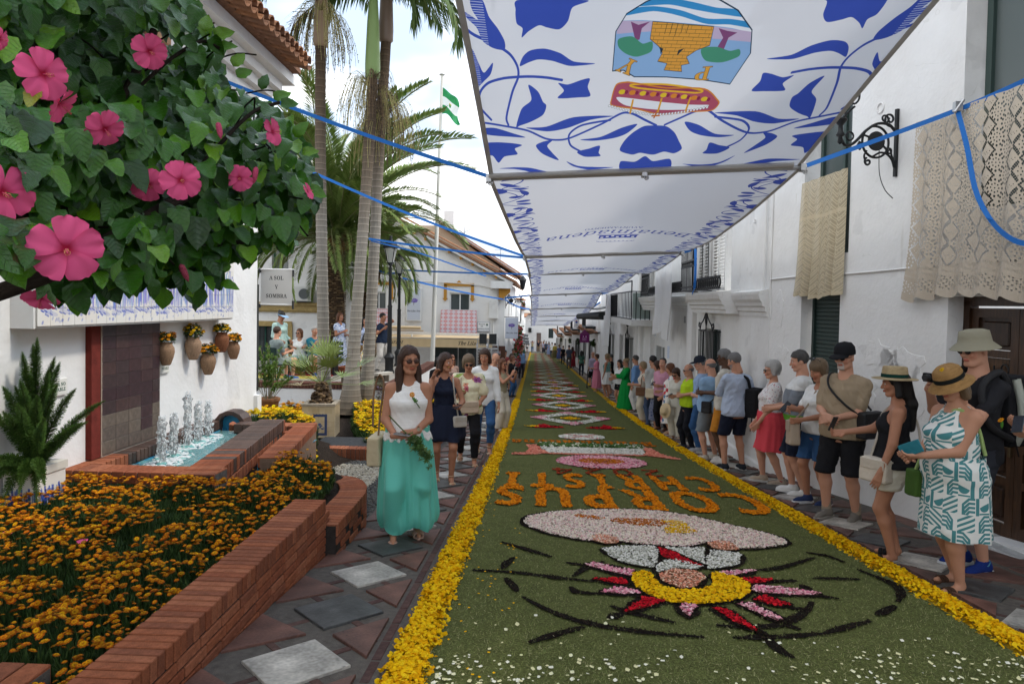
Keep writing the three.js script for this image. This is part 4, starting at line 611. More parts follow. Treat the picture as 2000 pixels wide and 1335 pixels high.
datePalm('date_palm','smaller date palm behind the lamp posts with a blue strap tied on',-6.15,25,PY-.6,3.55,.24,3.1,64,37);
function kingPalm(label,x,d,y0,top,dx,base,seed,o={}){
const t=thing('grey_palm',label,'palm tree',[x,y0,-d],0),r=rng(seed),H=top-y0,pos=[];
const nR=Math.round(H/.045),g=new THREE.CylinderGeometry(1,1,1,18,nR,true),p=g.attributes.position;
let ringAt=[];for(let yy=0;yy<H;){ringAt.push(yy);yy+=.10+.05*r()+.03*(yy/H);}
for(let i=0;i<p.count;i++){const u=p.getY(i)+.5,yy=u*H;let near=9;for(const q of ringAt)near=Math.min(near,Math.abs(q-yy));const rad=(.125-.012*u+base*Math.exp(-yy*1.9))*(1+(near<.016?.05:0))+.006*N3(p.getX(i)*3,yy*3,p.getZ(i)*3),bx=dx*u+.06*Math.sin(u*3.1+seed);p.setXYZ(i,p.getX(i)*rad+bx,yy,p.getZ(i)*rad);}
g.computeVertexNormals();
const tt=canvasTex(256,2048,(c)=>{c.fillStyle='#8d8880';c.fillRect(0,0,256,2048);const q=rng(seed+5);for(let i=0;i<2600;i++){const v=95+q()*70;c.fillStyle=`rgba(${v},${v * .95},${v * .88},.35)`;c.fillRect(q()*256,q()*2048,1+q()*3,10+q()*60);}for(const yy of ringAt){const Y=2048-yy/H*2048;c.fillStyle='rgba(186,180,170,.5)';c.fillRect(0,Y-4,256,6+q()*4);c.fillStyle='rgba(84,78,70,.5)';c.fillRect(0,Y+4,256,3);}c.globalCompositeOperation='multiply';const gr=c.createLinearGradient(0,0,0,2048);gr.addColorStop(0,'#8a7565');gr.addColorStop(.25,'#b8a99a');gr.addColorStop(.5,'#ffffff');gr.addColorStop(.9,'#fff');gr.addColorStop(1,'#a09282');c.fillStyle=gr;c.fillRect(0,0,256,2048);});
part('trunk',g,std({map:tt,color:lin(.95,.94,.92),roughness:.9,bumpMap:rep(T.streak,3,6),bumpScale:.004}),t);
const tx=dx+.06*Math.sin(3.1+seed),shaft=part('crownshaft',lathe([[.11,0],[.16,.05],[.165,.3],[.13,1.2],[.085,1.85],[0,1.95]],16),std({color:o.shaft??lin(.16,.24,.07),roughness:.45}),t);shaft.position.set(tx,H,0);
for(let i=0;i<9;i++){const m=part('frond',frond(2.7+r()*.4,1.0-.25*(i%4),1.5+.25*(i%4),56,.62,.045,r,{vee:.1,hang:.5,c0:[.05,.1,.025],c1:[.14,.19,.05]}),M_frond,t);m.position.set(tx,H+1.75,0);m.rotation.y=i*2.399+seed;}
for(let k=0;k<(o.fruit??3);k++){
const gs=[],gb=[],a0=k*6.283/(o.fruit??3)+seed*.7,droopy=k%2===0;
for(let i=0;i<30;i++){const a=a0+(r()-.5)*1.5,s=.25+r()*.5,ln=.5+r()*.75,c=new THREE.CatmullRomCurve3([V(Math.cos(a0)*.12,0,Math.sin(a0)*.12),V(Math.cos(a)*s*.6,.08+r()*.12,Math.sin(a)*s*.6),V(Math.cos(a)*s,-.15-ln*.3,Math.sin(a)*s),V(Math.cos(a)*s*1.08+(r()-.5)*.1,-ln,Math.sin(a)*s*1.08)]);gs.push(new THREE.TubeGeometry(c,9,.0045,3));for(let b=0;b<7;b++){const q=c.getPoint(.45+.55*r());gb.push(new THREE.OctahedronGeometry(.014,0).translate(q.x+(r()-.5)*.03,q.y,q.z));}}
const m=part('fruit_strings',merge(gs),std({color:droopy?lin(.34,.31,.13):lin(.13,.09,.05)}),t);m.position.set(tx,H-.02-(k%3)*.16+(o.fy??0),0);part('berries',merge(gb),std({color:droopy?lin(.3,.24,.1):lin(.06,.045,.035)}),m);
}
return t;
}
kingPalm('leftmost smooth grey ringed palm trunk, standing alone',-4.72,15,-.9,7.1,-.05,.1,2,{fruit:5,shaft:lin(.3,.2,.12),fy:.75});
kingPalm('smooth grey palm with swollen foot and green shaft under its crown, middle of three',-3.98,14.8,-.9,6.35,.3,.2,5,{fruit:5});
kingPalm('smooth grey palm leaning right with a brown shaft, right of the green shafted one',-3.86,15.25,-.9,7.3,.48,.1,8,{fruit:4,shaft:lin(.15,.1,.07),fy:-1.4});
// ---------- lamp posts and flagpole ----------
function lampPost(label,x,d,h){
const t=thing('lamp_post',label,'lamp post',[x,PY,-d],0,null),s=h/3.85;
part('post',lathe([[0,0],[.15,0],[.15,.06],[.12,.1],[.125,.4],[.15,.44],[.15,.48],[.085,.56],[.07,.6],[.062,1.9],[.075,1.93],[.05,1.98],[.042,3.0],[.06,3.03],[.03,3.08],[.09,3.2],[0,3.2]].map((p)=>[p[0]*s,p[1]*s]),16),M.iron,t);
const l=part('lantern',merge([0,1,2,3].map((i)=>{const a=i*Math.PI/2+.785;return rod([Math.cos(a)*.1*s,3.2*s,Math.sin(a)*.1*s],[Math.cos(a)*.2*s,3.62*s,Math.sin(a)*.2*s],.012,.012,5);})),M.iron,t);
const gl=new THREE.CylinderGeometry(.19*s,.095*s,.4*s,4,1,true);gl.rotateY(0);gl.translate(0,3.41*s,0);part('glass_pane',gl,new THREE.MeshPhysicalMaterial({color:lin(.85,.86,.83),roughness:.55,transmission:.6,thickness:0,side:THREE.DoubleSide}),l);
part('cap',lathe([[.23,3.62],[.24,3.64],[.17,3.74],[.1,3.8],[.06,3.82],[.07,3.86],[.03,3.9],[.055,3.96],[0,3.98]].map((p)=>[p[0]*s,p[1]*s]),12),M.iron,l);
}
lampPost('black lantern post in front, nearer the grey palms',-4.1,19.1,3.75);lampPost('black lantern post, second one half behind the taller',-4.28,21.3,3.5);
{
const f=thing('flagpole','tall white flagpole between the palms and the canopy','flagpole',[-3.62,PY-.4,-24]);const a=[-.02,-1,0],b=[.2,10.35,0];part('pole',rod(a,b,.085,.05,12),std({color:lin(.66,.64,.58),roughness:.5}),f);part('finial',lathe([[0,0],[.1,.02],[.1,.06],[0,.09]],12).translate(.2,10.35,0),M.trimWhite,f);
const fl=thing('flag','green, white and green flag hanging limp on the flagpole','flag',[-3.41,9.1,-24]);
const W=14,H=20,pos=[],uv=[],ix=[];for(let j=0;j<=H;j++)for(let i=0;i<=W;i++){const u=i/W,v=j/H;pos.push(u*.55*(1-.1*v)+.05*Math.sin(v*7)*u+.12*v*u,-v*.95-u*.42*(1-v*.25)+.1*Math.sin(u*6)*v,.1*Math.sin(u*9+v*3)*(u+.1));uv.push(u,v);}for(let j=0;j<H;j++)for(let i=0;i<W;i++){const q=j*(W+1)+i;ix.push(q,q+W+1,q+1,q+1,q+W+1,q+W+2);}
const g=new THREE.BufferGeometry();g.setAttribute('position',new THREE.Float32BufferAttribute(pos,3));g.setAttribute('uv',new THREE.Float32BufferAttribute(uv,2));g.setIndex(ix);g.computeVertexNormals();
part('cloth',g,new THREE.MeshPhysicalMaterial({map:canvasTex(256,256,(c)=>{c.fillStyle='#0f8a4a';c.fillRect(0,0,256,256);c.fillStyle='#e8ece8';c.fillRect(0,86,256,84);c.fillStyle='#3c8a52';c.beginPath();c.arc(128,124,18,0,7);c.fill();c.fillStyle='#c9b23a';c.fillRect(108,136,40,10);}),side:THREE.DoubleSide,roughness:.7,transmission:.25,thickness:0}),fl);
}
// ---------- buildings round the plaza ----------
const FR=std({color:lin(.72,.72,.7),roughness:.5});
function windowOn(parent,x,y,z,w,h,o={}){
const f=part('window',merge([box(w,.06,.07,0,h/2-.03,0),box(w,.06,.07,0,-h/2+.03,0),box(.06,h-.12,.07,-w/2+.03,0,0),box(.06,h-.12,.07,w/2-.03,0,0),...(o.mid===false?[]:[box(.05,h-.12,.06,0,0,0)])]),o.frame??FR,parent);f.position.set(x,y,z);
part('pane',box(w-.1,h-.1,.012,0,0,-.01),M.glass,f);return f;
}
const scriptText=(c,s,x,y,size,col='#222')=>{c.fillStyle=col;c.font=`italic bold ${size}px serif`;c.textAlign='center';c.save();c.translate(x,y);c.transform(.86,0,-.12,1,0,0);c.fillText(s,0,0);c.restore();};
const lilacLogo=(c,x,y,s)=>{const r=rng(44);c.strokeStyle='rgba(120,115,140,.25)';c.lineWidth=3;c.beginPath();c.arc(x,y,s*1.3,0,7);c.stroke();for(let i=0;i<150;i++){const a=r()*6.28,q=Math.sqrt(r());c.fillStyle=['#7a6aae','#5d4f96','#9587c2','#6b5aa4'][i%4];c.beginPath();c.arc(x+Math.cos(a)*q*s,y-s*.15+Math.sin(a)*q*s*.62*(Math.sin(a)>0?.6:1),s*.12,0,7);c.fill();}c.fillStyle='#4a3f3c';c.fillRect(x-s*.06,y+s*.1,s*.12,s*.8);};
{
const b=thing('restaurant_building','white gabled restaurant with ochre window trim and beige awning facing the plaza','building',[-6,-2.3,-30]);
const x0=-11,x1=-1.35,sh=[[x0,-2.6],[x1,-2.6],[x1,2.62],[-6.6,5.35],[x0,3.2]],q=extr(sh,.4,[rect(-3.8,1.2,-2.88,2.0),rect(-7.3,1.2,-6.6,2.0),rect(-4.6,-1.9,-2.2,-.25)]);q.translate(0,0,-30.4);wpart('wall',buv(q),M.white2,b);
{const s=extr([[30.4,-2.8],[46,-3.6],[46,2.62],[30.4,2.62]],.4,[rect(34.2,.9,35.2,2.0),rect(38,.9,39,2.0)]);s.rotateY(Math.PI/2);s.translate(x1-.4,0,0);wpart('side_wall',buv(s),M.white2,b);}
const roofSlab=(a,c,z0,z1)=>{const L=Math.hypot(c[0]-a[0],c[1]-a[1]),g=box(L,.1,z1-z0);g.rotateZ(Math.atan2(c[1]-a[1],c[0]-a[0]));g.translate((a[0]+c[0])/2,(a[1]+c[1])/2,-(z0+z1)/2);return g;};
const rf=wpart('roof',roofSlab([-6.6,5.48],[-.85,2.5],29.55,46),M.roof[1],b);wpart('eave_board',roofSlab([-4.8,4.42],[-1.0,2.43],29.62,29.8),M.trimWhite,b);wpart('eave_box',box(.9,.32,.5,-1.5,2.38,-29.85),M.trimWhite,b);
const r=rng(19);for(let i=0;i<26;i++){const t=(i+.5)/26,m=part('roof_tile',tileUp,M.roof[Math.floor(r()*3)],rf);m.position.set(lerp(-6.5,-.85,t)+6,lerp(5.56,2.62,t)+2.3,-29.62+30);m.rotation.z=-.478;m.scale.set(.42,1,1.1);}
for(let i=0;i<26;i++){const t=(i+.5)/26,m=part('roof_tile',tileUp,M.roof[Math.floor(r()*3)],rf);m.position.set(lerp(-6.5,-.85,t)+6,lerp(5.56,2.62,t)+2.3,-29.82+30);m.rotation.z=-.478;m.scale.set(.42,1,1.1);}
for(let i=0;i<9;i++){const m=part('rafter_end',cbox(.1,.13,.3,.01),M.ochre,b),x=-5.9+i*.52;m.position.set(x+6,5.48-(x+6.6)*.518-.24+2.3,.15);}
const co=part('corner_bracket',extr([[0,0],[.12,0],[.5,.34],[.5,.5],[0,.5]],.12),M.ochre,b);co.position.set(-1.62+6,1.72+2.3,.05);
for(const[xa,xb,y]of[[-4.05,-2.72,2.36],[-7.6,-6.3,2.36]]){const t=part('window_trim',merge([box(xb-xa,.13,.05,(xa+xb)/2,y,0),box(.13,.62,.05,xa+.065,y-.31,0),box(.13,.62,.05,xb-.065,y-.31,0),extr([[-.13,0],[.13,0],[0,.14]],.05).translate((xa+xb)/2,y+.06,-.025),extr([[-.12,0],[.12,0],[0,-.13]],.05).translate(xa+.065,y-.61,-.025),extr([[-.12,0],[.12,0],[0,-.13]],.05).translate(xb-.065,y-.61,-.025)]),M.ochre,b);t.position.set(6,2.3,.026);}
windowOn(b,-3.34+6,1.6+2.3,-.12,.92,.8);windowOn(b,-6.95+6,1.6+2.3,-.12,.7,.8);
const bw=windowOn(b,-3.4+6,-1.07+2.3,-.15,2.4,1.65);part('grille',merge(Array.from({length:15},(_,i)=>box(.02,1.6,.02,-1.12+i*.16,0,.12))),M.iron,bw);
wpart('meter_box',cbox(.4,.8,.16,.01).clone().translate(-1.84,1.3,-29.9),M.trimWhite,b);wpart('conduit',merge([rod([-1.84,-2,-29.96],[-1.84,.9,-29.96],.025),rod([-1.68,1.7,-29.96],[-1.68,2.5,-29.96],.02),tube([[-11,2.7,-29.95],[-8,2.5,-29.95],[-4,2.45,-29.94],[-2.2,2.3,-29.94],[-1.5,2.1,-29.9]],.02,30,4)]),M.trimWhite,b);
wpart('wooden_panel',box(.7,1.2,.06,-1.65,-.9,-29.96),std({color:lin(.1,.05,.035)}),b);wpart('menu_frame',box(.36,.34,.02,-1.68,-.7,-29.92),std({color:lin(.5,.35,.36)}),b);
const b2=thing('rear_building','beige gabled house rising behind the restaurant roof with tv aerials','building',[-6,-2,-34]);wpart('wall',buv(extr([[-10,-2.6],[-1.85,-2.6],[-1.85,3.4],[-4.9,5.4],[-10,5.4]],8).translate(0,0,-42)),std({color:lin(.52,.44,.33),map:rep(T.plasterCol,.6)}),b2);
const rf2=wpart('roof',roofSlab([-4.9,5.5],[-.7,2.88],33.6,42),M.roof[0],b2);for(let i=0;i<22;i++){const t=(i+.5)/22,m=part('roof_tile',tileUp,M.roof[Math.floor(r()*3)],rf2);m.position.set(lerp(-4.9,-.7,t)+6,lerp(5.58,2.96,t)+2,.32);m.rotation.z=-.558;m.scale.set(.4,1,1.2);}
wpart('aerial',merge([rod([-3.6,4.7,-34],[-3.6,6,-34],.02),rod([-3.6,5.1,-34],[-2.7,5.5,-34],.015),rod([-3.9,5.2,-34],[-3.6,5.0,-34],.02),rod([-1.9,3.6,-36],[-1.9,4.5,-36],.015),rod([-2.2,4.4,-36],[-1.6,4.4,-36],.012),rod([-2.1,4.2,-36],[-1.7,4.2,-36],.012)]),std({color:lin(.3,.3,.3)}),b2);wpart('chimney',box(.5,1.1,.5,-4.5,5.7,-35),M.white2,b2);
const quilt=canvasTex(512,512,(c)=>{c.fillStyle='#dcd3da';c.fillRect(0,0,512,512);const n=7,s=512/n,q=rng(3);for(let i=0;i<=n;i++)for(let j=0;j<=n;j++){c.save();c.translate(i*s,j*s);c.rotate(Math.PI/4);c.fillStyle=`rgba(214,140,140,${.75 + .2 * q()})`;c.fillRect(-s*.34,-s*.34,s*.68,s*.68);c.fillStyle='rgba(232,185,180,.7)';c.fillRect(-s*.14,-s*.14,s*.28,s*.28);c.restore();c.fillStyle='rgba(205,130,135,.35)';for(let k=0;k<12;k++)c.fillRect(i*s+(q()-.5)*s,j*s+(q()-.5)*s,3,3);}});
for(const[xa,xb,ya,yb,lb]of[[-4.18,-2.56,.08,1.24,'pink and white patchwork cloth hanging below the ochre trimmed window'],[-7.1,-6.45,.0,1.24,'pink and white patchwork cloth half hidden behind the palm trunks']]){const nx=24,ny=12,g=new THREE.PlaneGeometry(xb-xa,yb-ya,nx,ny),p=g.attributes.position;for(let i=0;i<p.count;i++){const v=.5-p.getY(i)/(yb-ya);p.setZ(i,.02*Math.sin(p.getX(i)*16)*v+.03*v);p.setX(i,p.getX(i)*(.97+.05*v));}g.computeVertexNormals();solo('hanging_cloth',g,std({map:quilt,side:THREE.DoubleSide,roughness:.95}),lb,'cloth',null,[(xa+xb)/2,(ya+yb)/2,-29.9]);}
const sg=thing('restaurant_sign','tall framed The Lilac Tree sign with purple tree on the restaurant wall','sign',[-5.36,1.45,-29.93]);part('frame',cbox(.68,1.46,.1,.015),FR,sg);const sf=part('panel',new THREE.PlaneGeometry(.58,1.36),std({map:canvasTex(256,600,(c)=>{c.fillStyle='#c3c9d4';c.fillRect(0,0,256,600);lilacLogo(c,128,240,78);scriptText(c,'The Lilac Tree',128,440,44);}),roughness:.4}),sg);sf.position.z=.052;
const s2=thing('hanging_sign','square The Lilac Tree sign hanging out over the street corner','sign',[-1.02,.5,-29.7]);part('panel',cbox(.56,.92,.06,.01),std({color:lin(.55,.57,.64)}),s2);part('print',new THREE.PlaneGeometry(.53,.88),std({map:canvasTex(300,480,(c)=>{c.fillStyle='#c5cbd9';c.fillRect(0,0,300,480);lilacLogo(c,150,190,80);scriptText(c,'The Lilac Tree',150,370,46);})}),s2).position.z=.032;part('bracket',rod([-.33,.48,0],[.28,.48,0],.015),M.iron,s2);
const s3=thing('street_sign','tiled PLAZA DE ANDALUCIA street name plate on the restaurant wall','sign',[-2.27,.535,-29.96]);part('plate',cbox(.58,.44,.05,.008),M.trimWhite,s3);part('lettering',new THREE.PlaneGeometry(.56,.42),std({map:canvasTex(400,300,(c)=>{c.fillStyle='#e4e4e2';c.fillRect(0,0,400,300);c.strokeStyle='#3d4468';c.lineWidth=9;c.strokeRect(10,10,380,280);c.fillStyle='#2a2d33';c.font='bold 58px serif';c.textAlign='center';c.fillText('PLAZA',150,95);c.fillText('DE',150,160);c.fillText('ANDALUCIA',200,240);c.fillStyle='#6b7a3c';c.beginPath();c.arc(310,90,34,0,7);c.fill();c.fillStyle='#4b5a8c';c.fillRect(290,80,40,26);})}),s3).position.z=.027;
const aw=thing('awning','beige awning lettered Restaurant and The Lilac Tree along the restaurant front','awning',[-4.4,0,-29.4]);
part('valance',new THREE.PlaneGeometry(5.2,.36),std({map:canvasTex(2048,144,(c)=>{c.fillStyle='#d6bd94';c.fillRect(0,0,2048,144);for(let i=0;i<2048;i+=8){c.fillStyle=`rgba(150,120,80,${.04 + .05 * Math.sin(i * .05)})`;c.fillRect(i,0,5,144);}scriptText(c,'Restaurant',330,98,86);scriptText(c,'The Lilac Tree',1730,98,86);}),side:THREE.DoubleSide}),aw).position.set(0,-.16,.55);part('cloth',box(5.2,.02,.65,0,0,0).rotateX(.12).translate(0,.1,.25),std({color:lin(.55,.43,.27)}),aw);part('cassette',box(5.3,.1,.12,0,.2,-.15),M.trimWhite,aw);part('post',merge([rod([2.56,.2,.5],[2.56,-2.2,.5],.035),rod([-.85,.2,.5],[-.85,-.4,.5],.03)]),M.trimWhite,aw);part('rolled_blind',merge([rod([-2.0,.46,.3],[-.5,.46,.3],.07),box(1.7,.05,.1,-1.25,.33,.2)]),std({color:lin(.55,.42,.26)}),aw);
}
{
const b=thing('yellow_trim_house','white house with mustard cornice and grilled window behind the plaza bench','house',[-8.5,PY,-24]);
const q=extr([[-14,-.8],[-7.1,-.8],[-7.1,4.15],[-14,4.15]],.4,[rect(-10.6,-.75,-8.75,.62),rect(-9.4,2.3,-8.8,3.6)]);q.translate(0,0,-24.4);wpart('wall',buv(q),M.white2,b);{const s=box(.4,5,6,-7.3,1.6,-27.4);wpart('side_wall',s,M.white2,b);}
wpart('cornice',merge([box(7.2,.1,.2,-10.5,1.42,-23.9),box(7.1,.2,.12,-10.5,1.27,-23.94),box(7.0,.05,.08,-10.5,1.14,-23.96)]),M.mustard,b);wpart('eave',box(7.2,.14,.4,-10.5,4.1,-23.85),M.mustard,b);
const rf=wpart('roof',box(7.4,.1,3,-10.5,4.75,-25).rotateX(0),M.roof[1],b),r=rng(4);for(let i=0;i<40;i++){const m=part('roof_tile',tileUp,M.roof[Math.floor(r()*3)],rf);m.position.set(-14+i*.175+8.5,4.3-PY,.35);m.rotation.set(0,-Math.PI/2,0);m.rotation.order='YXZ';m.rotation.x=0;m.rotation.z=-.35;}
wpart('window_trim',merge([box(.18,1.5,.08,-8.72,-.05,-23.96),box(2.1,.18,.08,-9.7,.7,-23.955)]),M.mustard,b);const w=windowOn(b,-9.68+8.5,-.06-PY,-.2,1.85,1.38,{frame:std({color:lin(.03,.09,.07)})});part('grille',merge(Array.from({length:13},(_,i)=>box(.018,1.36,.018,-.84+i*.14,0,.18)).concat([box(1.8,.02,.02,0,.3,.18),box(1.8,.02,.02,0,-.3,.18)])),M.iron,w);
windowOn(b,-9.1+8.5,2.95-PY,-.2,.6,1.3,{frame:std({color:lin(.03,.12,.1)})});
const ac=part('air_conditioner',cbox(.72,.52,.28,.02),std({color:lin(.6,.6,.57),roughness:.5}),b);ac.position.set(-8.22+8.5,1.77-PY,.2);part('fan_grille',new THREE.TorusGeometry(.19,.012,6,28),std({color:lin(.4,.42,.42)}),ac).position.set(.1,0,.145);part('fan',new THREE.CylinderGeometry(.18,.18,.02,28).rotateX(Math.PI/2),std({color:lin(.12,.13,.13)}),ac).position.set(.1,0,.137);part('bracket',box(.6,.03,.3,0,-.28,-.02),M.iron,ac);
wpart('junction_box',box(.2,.35,.12,-7.22,2.2,-23.94),M.mustard,b);wpart('cables',merge([tube([[-7.25,2.0,-23.92],[-7.3,1.2,-23.9],[-7.0,.9,-23.9],[-7.15,1.3,-23.92]],.02,20,4),rod([-7.2,2.1,-23.95],[-7.2,-.4,-23.95],.02)]),std({color:lin(.5,.5,.5)}),b);
const sg=thing('banner_sign','white A SOL Y SOMBRA banner on a bracket at the end of the white house','sign',[-3.7,1.72,-9.62]);
const pg=new THREE.PlaneGeometry(.46,.5,8,8),pp=pg.attributes.position;for(let i=0;i<pp.count;i++)pp.setZ(i,.012*Math.sin(pp.getX(i)*9+pp.getY(i)*4));pg.computeVertexNormals();
part('cloth',pg,std({map:canvasTex(512,512,(c)=>{c.fillStyle='#cfccc6';c.fillRect(0,0,512,512);c.fillStyle='#161616';c.textAlign='center';c.font='bold 78px serif';c.fillText('A SOL',256,150);c.fillText('Y',256,280);c.fillText('SOMBRA',256,412);}),side:THREE.DoubleSide}),sg);part('rail',merge([rod([-.26,.25,0],[.25,.25,0],.014),rod([-.26,-.25,0],[.25,-.25,0],.014)]),M.trimWhite,sg);part('clip',merge([box(.03,.06,.03,-.24,.23,.01),box(.03,.06,.03,-.24,-.27,.01),box(.02,.1,.03,.245,.2,.01),box(.02,.12,.03,.245,-.25,.01)]),M.dark,sg);
const be=thing('bench','dark green plaza bench under two seated people','bench',[-6.25,PY,-18.3]);part('seat',box(2.0,.05,.42,0,.43,0),std({color:lin(.02,.045,.035)}),be);for(let i=0;i<3;i++)part('back_slat',cbox(2.0,.1,.03,.008),std({color:lin(.02,.045,.035)}),be).position.set(0,.58+i*.13,-.22);for(const x of[-.85,.85])part('leg',merge([box(.05,.43,.4,x,.215,0),box(.05,.5,.05,x,.66,-.2)]),M.iron,be);part('brick_base',box(2.1,.2,.3,0,.1,-.35),M.bricks[1],be);
for(const[x,lb]of[[-2.32,'taller stack of metal cafe chairs, left one of two before the awning'],[-1.88,'second stack of metal cafe chairs, nearer the street corner']]){const c=thing('chair_stack',lb,'chair stack',[x*.9,gd(27.5)+.5,-27.2]);const n=9;for(let i=0;i<n;i++){const y=.45+i*.11;part('chair',merge([box(.4,.02,.38,0,y,0),tube([[-.2,y,-.2],[-.21,y+.42,-.24],[0,y+.48,-.25],[.21,y+.42,-.24],[.2,y,-.2]],.013,14,5),tube([[-.22,y-.4,.18],[-.22,y+.18,.16],[-.21,y+.22,-.1]],.012,8,5),tube([[.22,y-.4,.18],[.22,y+.18,.16],[.21,y+.22,-.1]],.012,8,5)]),M.steel,c);}part('seat_pad',box(.3,.42,.04,0,1.72,-.2),M.dark,c);}
}
// ---------- right side: near house ----------
const TH=Math.atan2(-.988,.152);
const doorWood=[[.085,.036,.014],[.105,.046,.018],[.07,.03,.012]].map((c)=>std({color:lin(...c),map:rep(T.woodCol,1.2),roughness:.42,bumpMap:rep(T.streak,2),bumpScale:.002}));
const shutterGreen=std({color:lin(.022,.042,.036),roughness:.45});
function scroll(cx,cy,r0,r1,a0,turns,n=26){return Array.from({length:n+1},(_,i)=>{const t=i/n,a=a0+turns*6.283*t,r=lerp(r0,r1,t);return[cx+Math.cos(a)*r,cy+Math.sin(a)*r,0];});}
function bracketGeo(){
const gs=[box(.03,.74,.035,.0,.37,0),tube(scroll(.27,.36,.17,.17,0,1,30),.013,40,6,true),new THREE.CylinderGeometry(.105,.105,.02,24).rotateX(Math.PI/2).translate(.26,.37,0)];
gs.push(tube([[.02,.5,0],[.1,.56,0],[.25,.56,0],[.4,.47,0],[.5,.37,0],[.58,.31,0],[.66,.3,0],[.7,.35,0]],.016,40,6));
gs.push(tube(scroll(.09,.62,.075,.012,-1.6,1.4),.012,30,5),tube(scroll(.16,.62,.05,.01,-2.4,-1.2),.011,26,5),tube([[.02,.1,0],[.05,.18,0],[.12,.24,0],[.2,.25,0],[.3,.2,0]],.012,24,5),tube([[.02,.15,0],[.06,.24,0],[.07,.3,0]],.011,16,5),tube(scroll(.36,.14,.045,.01,1.2,-1.2),.012,24,5),tube([[.38,.26,0],[.41,.2,0],[.395,.15,0]],.011,14,5),tube(scroll(.09,.27,.04,.01,0,1.3),.011,22,5),tube(scroll(.6,.4,.045,.045,0,1),.01,22,5,true));
for(const a of[.4,2.7,3.6])gs.push(rod([.26+Math.cos(a)*.1,.37+Math.sin(a)*.1,0],[.27+Math.cos(a)*.17,.36+Math.sin(a)*.17,0],.012));
gs.push(extr([[.42,.31],[.46,.26],[.5,.31],[.47,.36]],.02),lathe([[0,.3],[.03,.32],[.022,.38],[.05,.4],[.03,.44],[.022,.5],[.07,.56],[.06,.58],[0,.58]],12).translate(.72,0,0));
gs.push(tube([[.66,.58,0],[.66,.72,0],[.62,.76,0],[.55,.75,0],[.5,.8,0],[.5,.95,0]],.012,24,5),tube([[.78,.58,0],[.78,.8,0]],.011,6,5),tube([[.68,.6,0],[.6,.68,0],[.55,.72,0]],.014,10,5),rod([.66,.72,0],[.78,.72,0],.01));
return merge(gs);
}
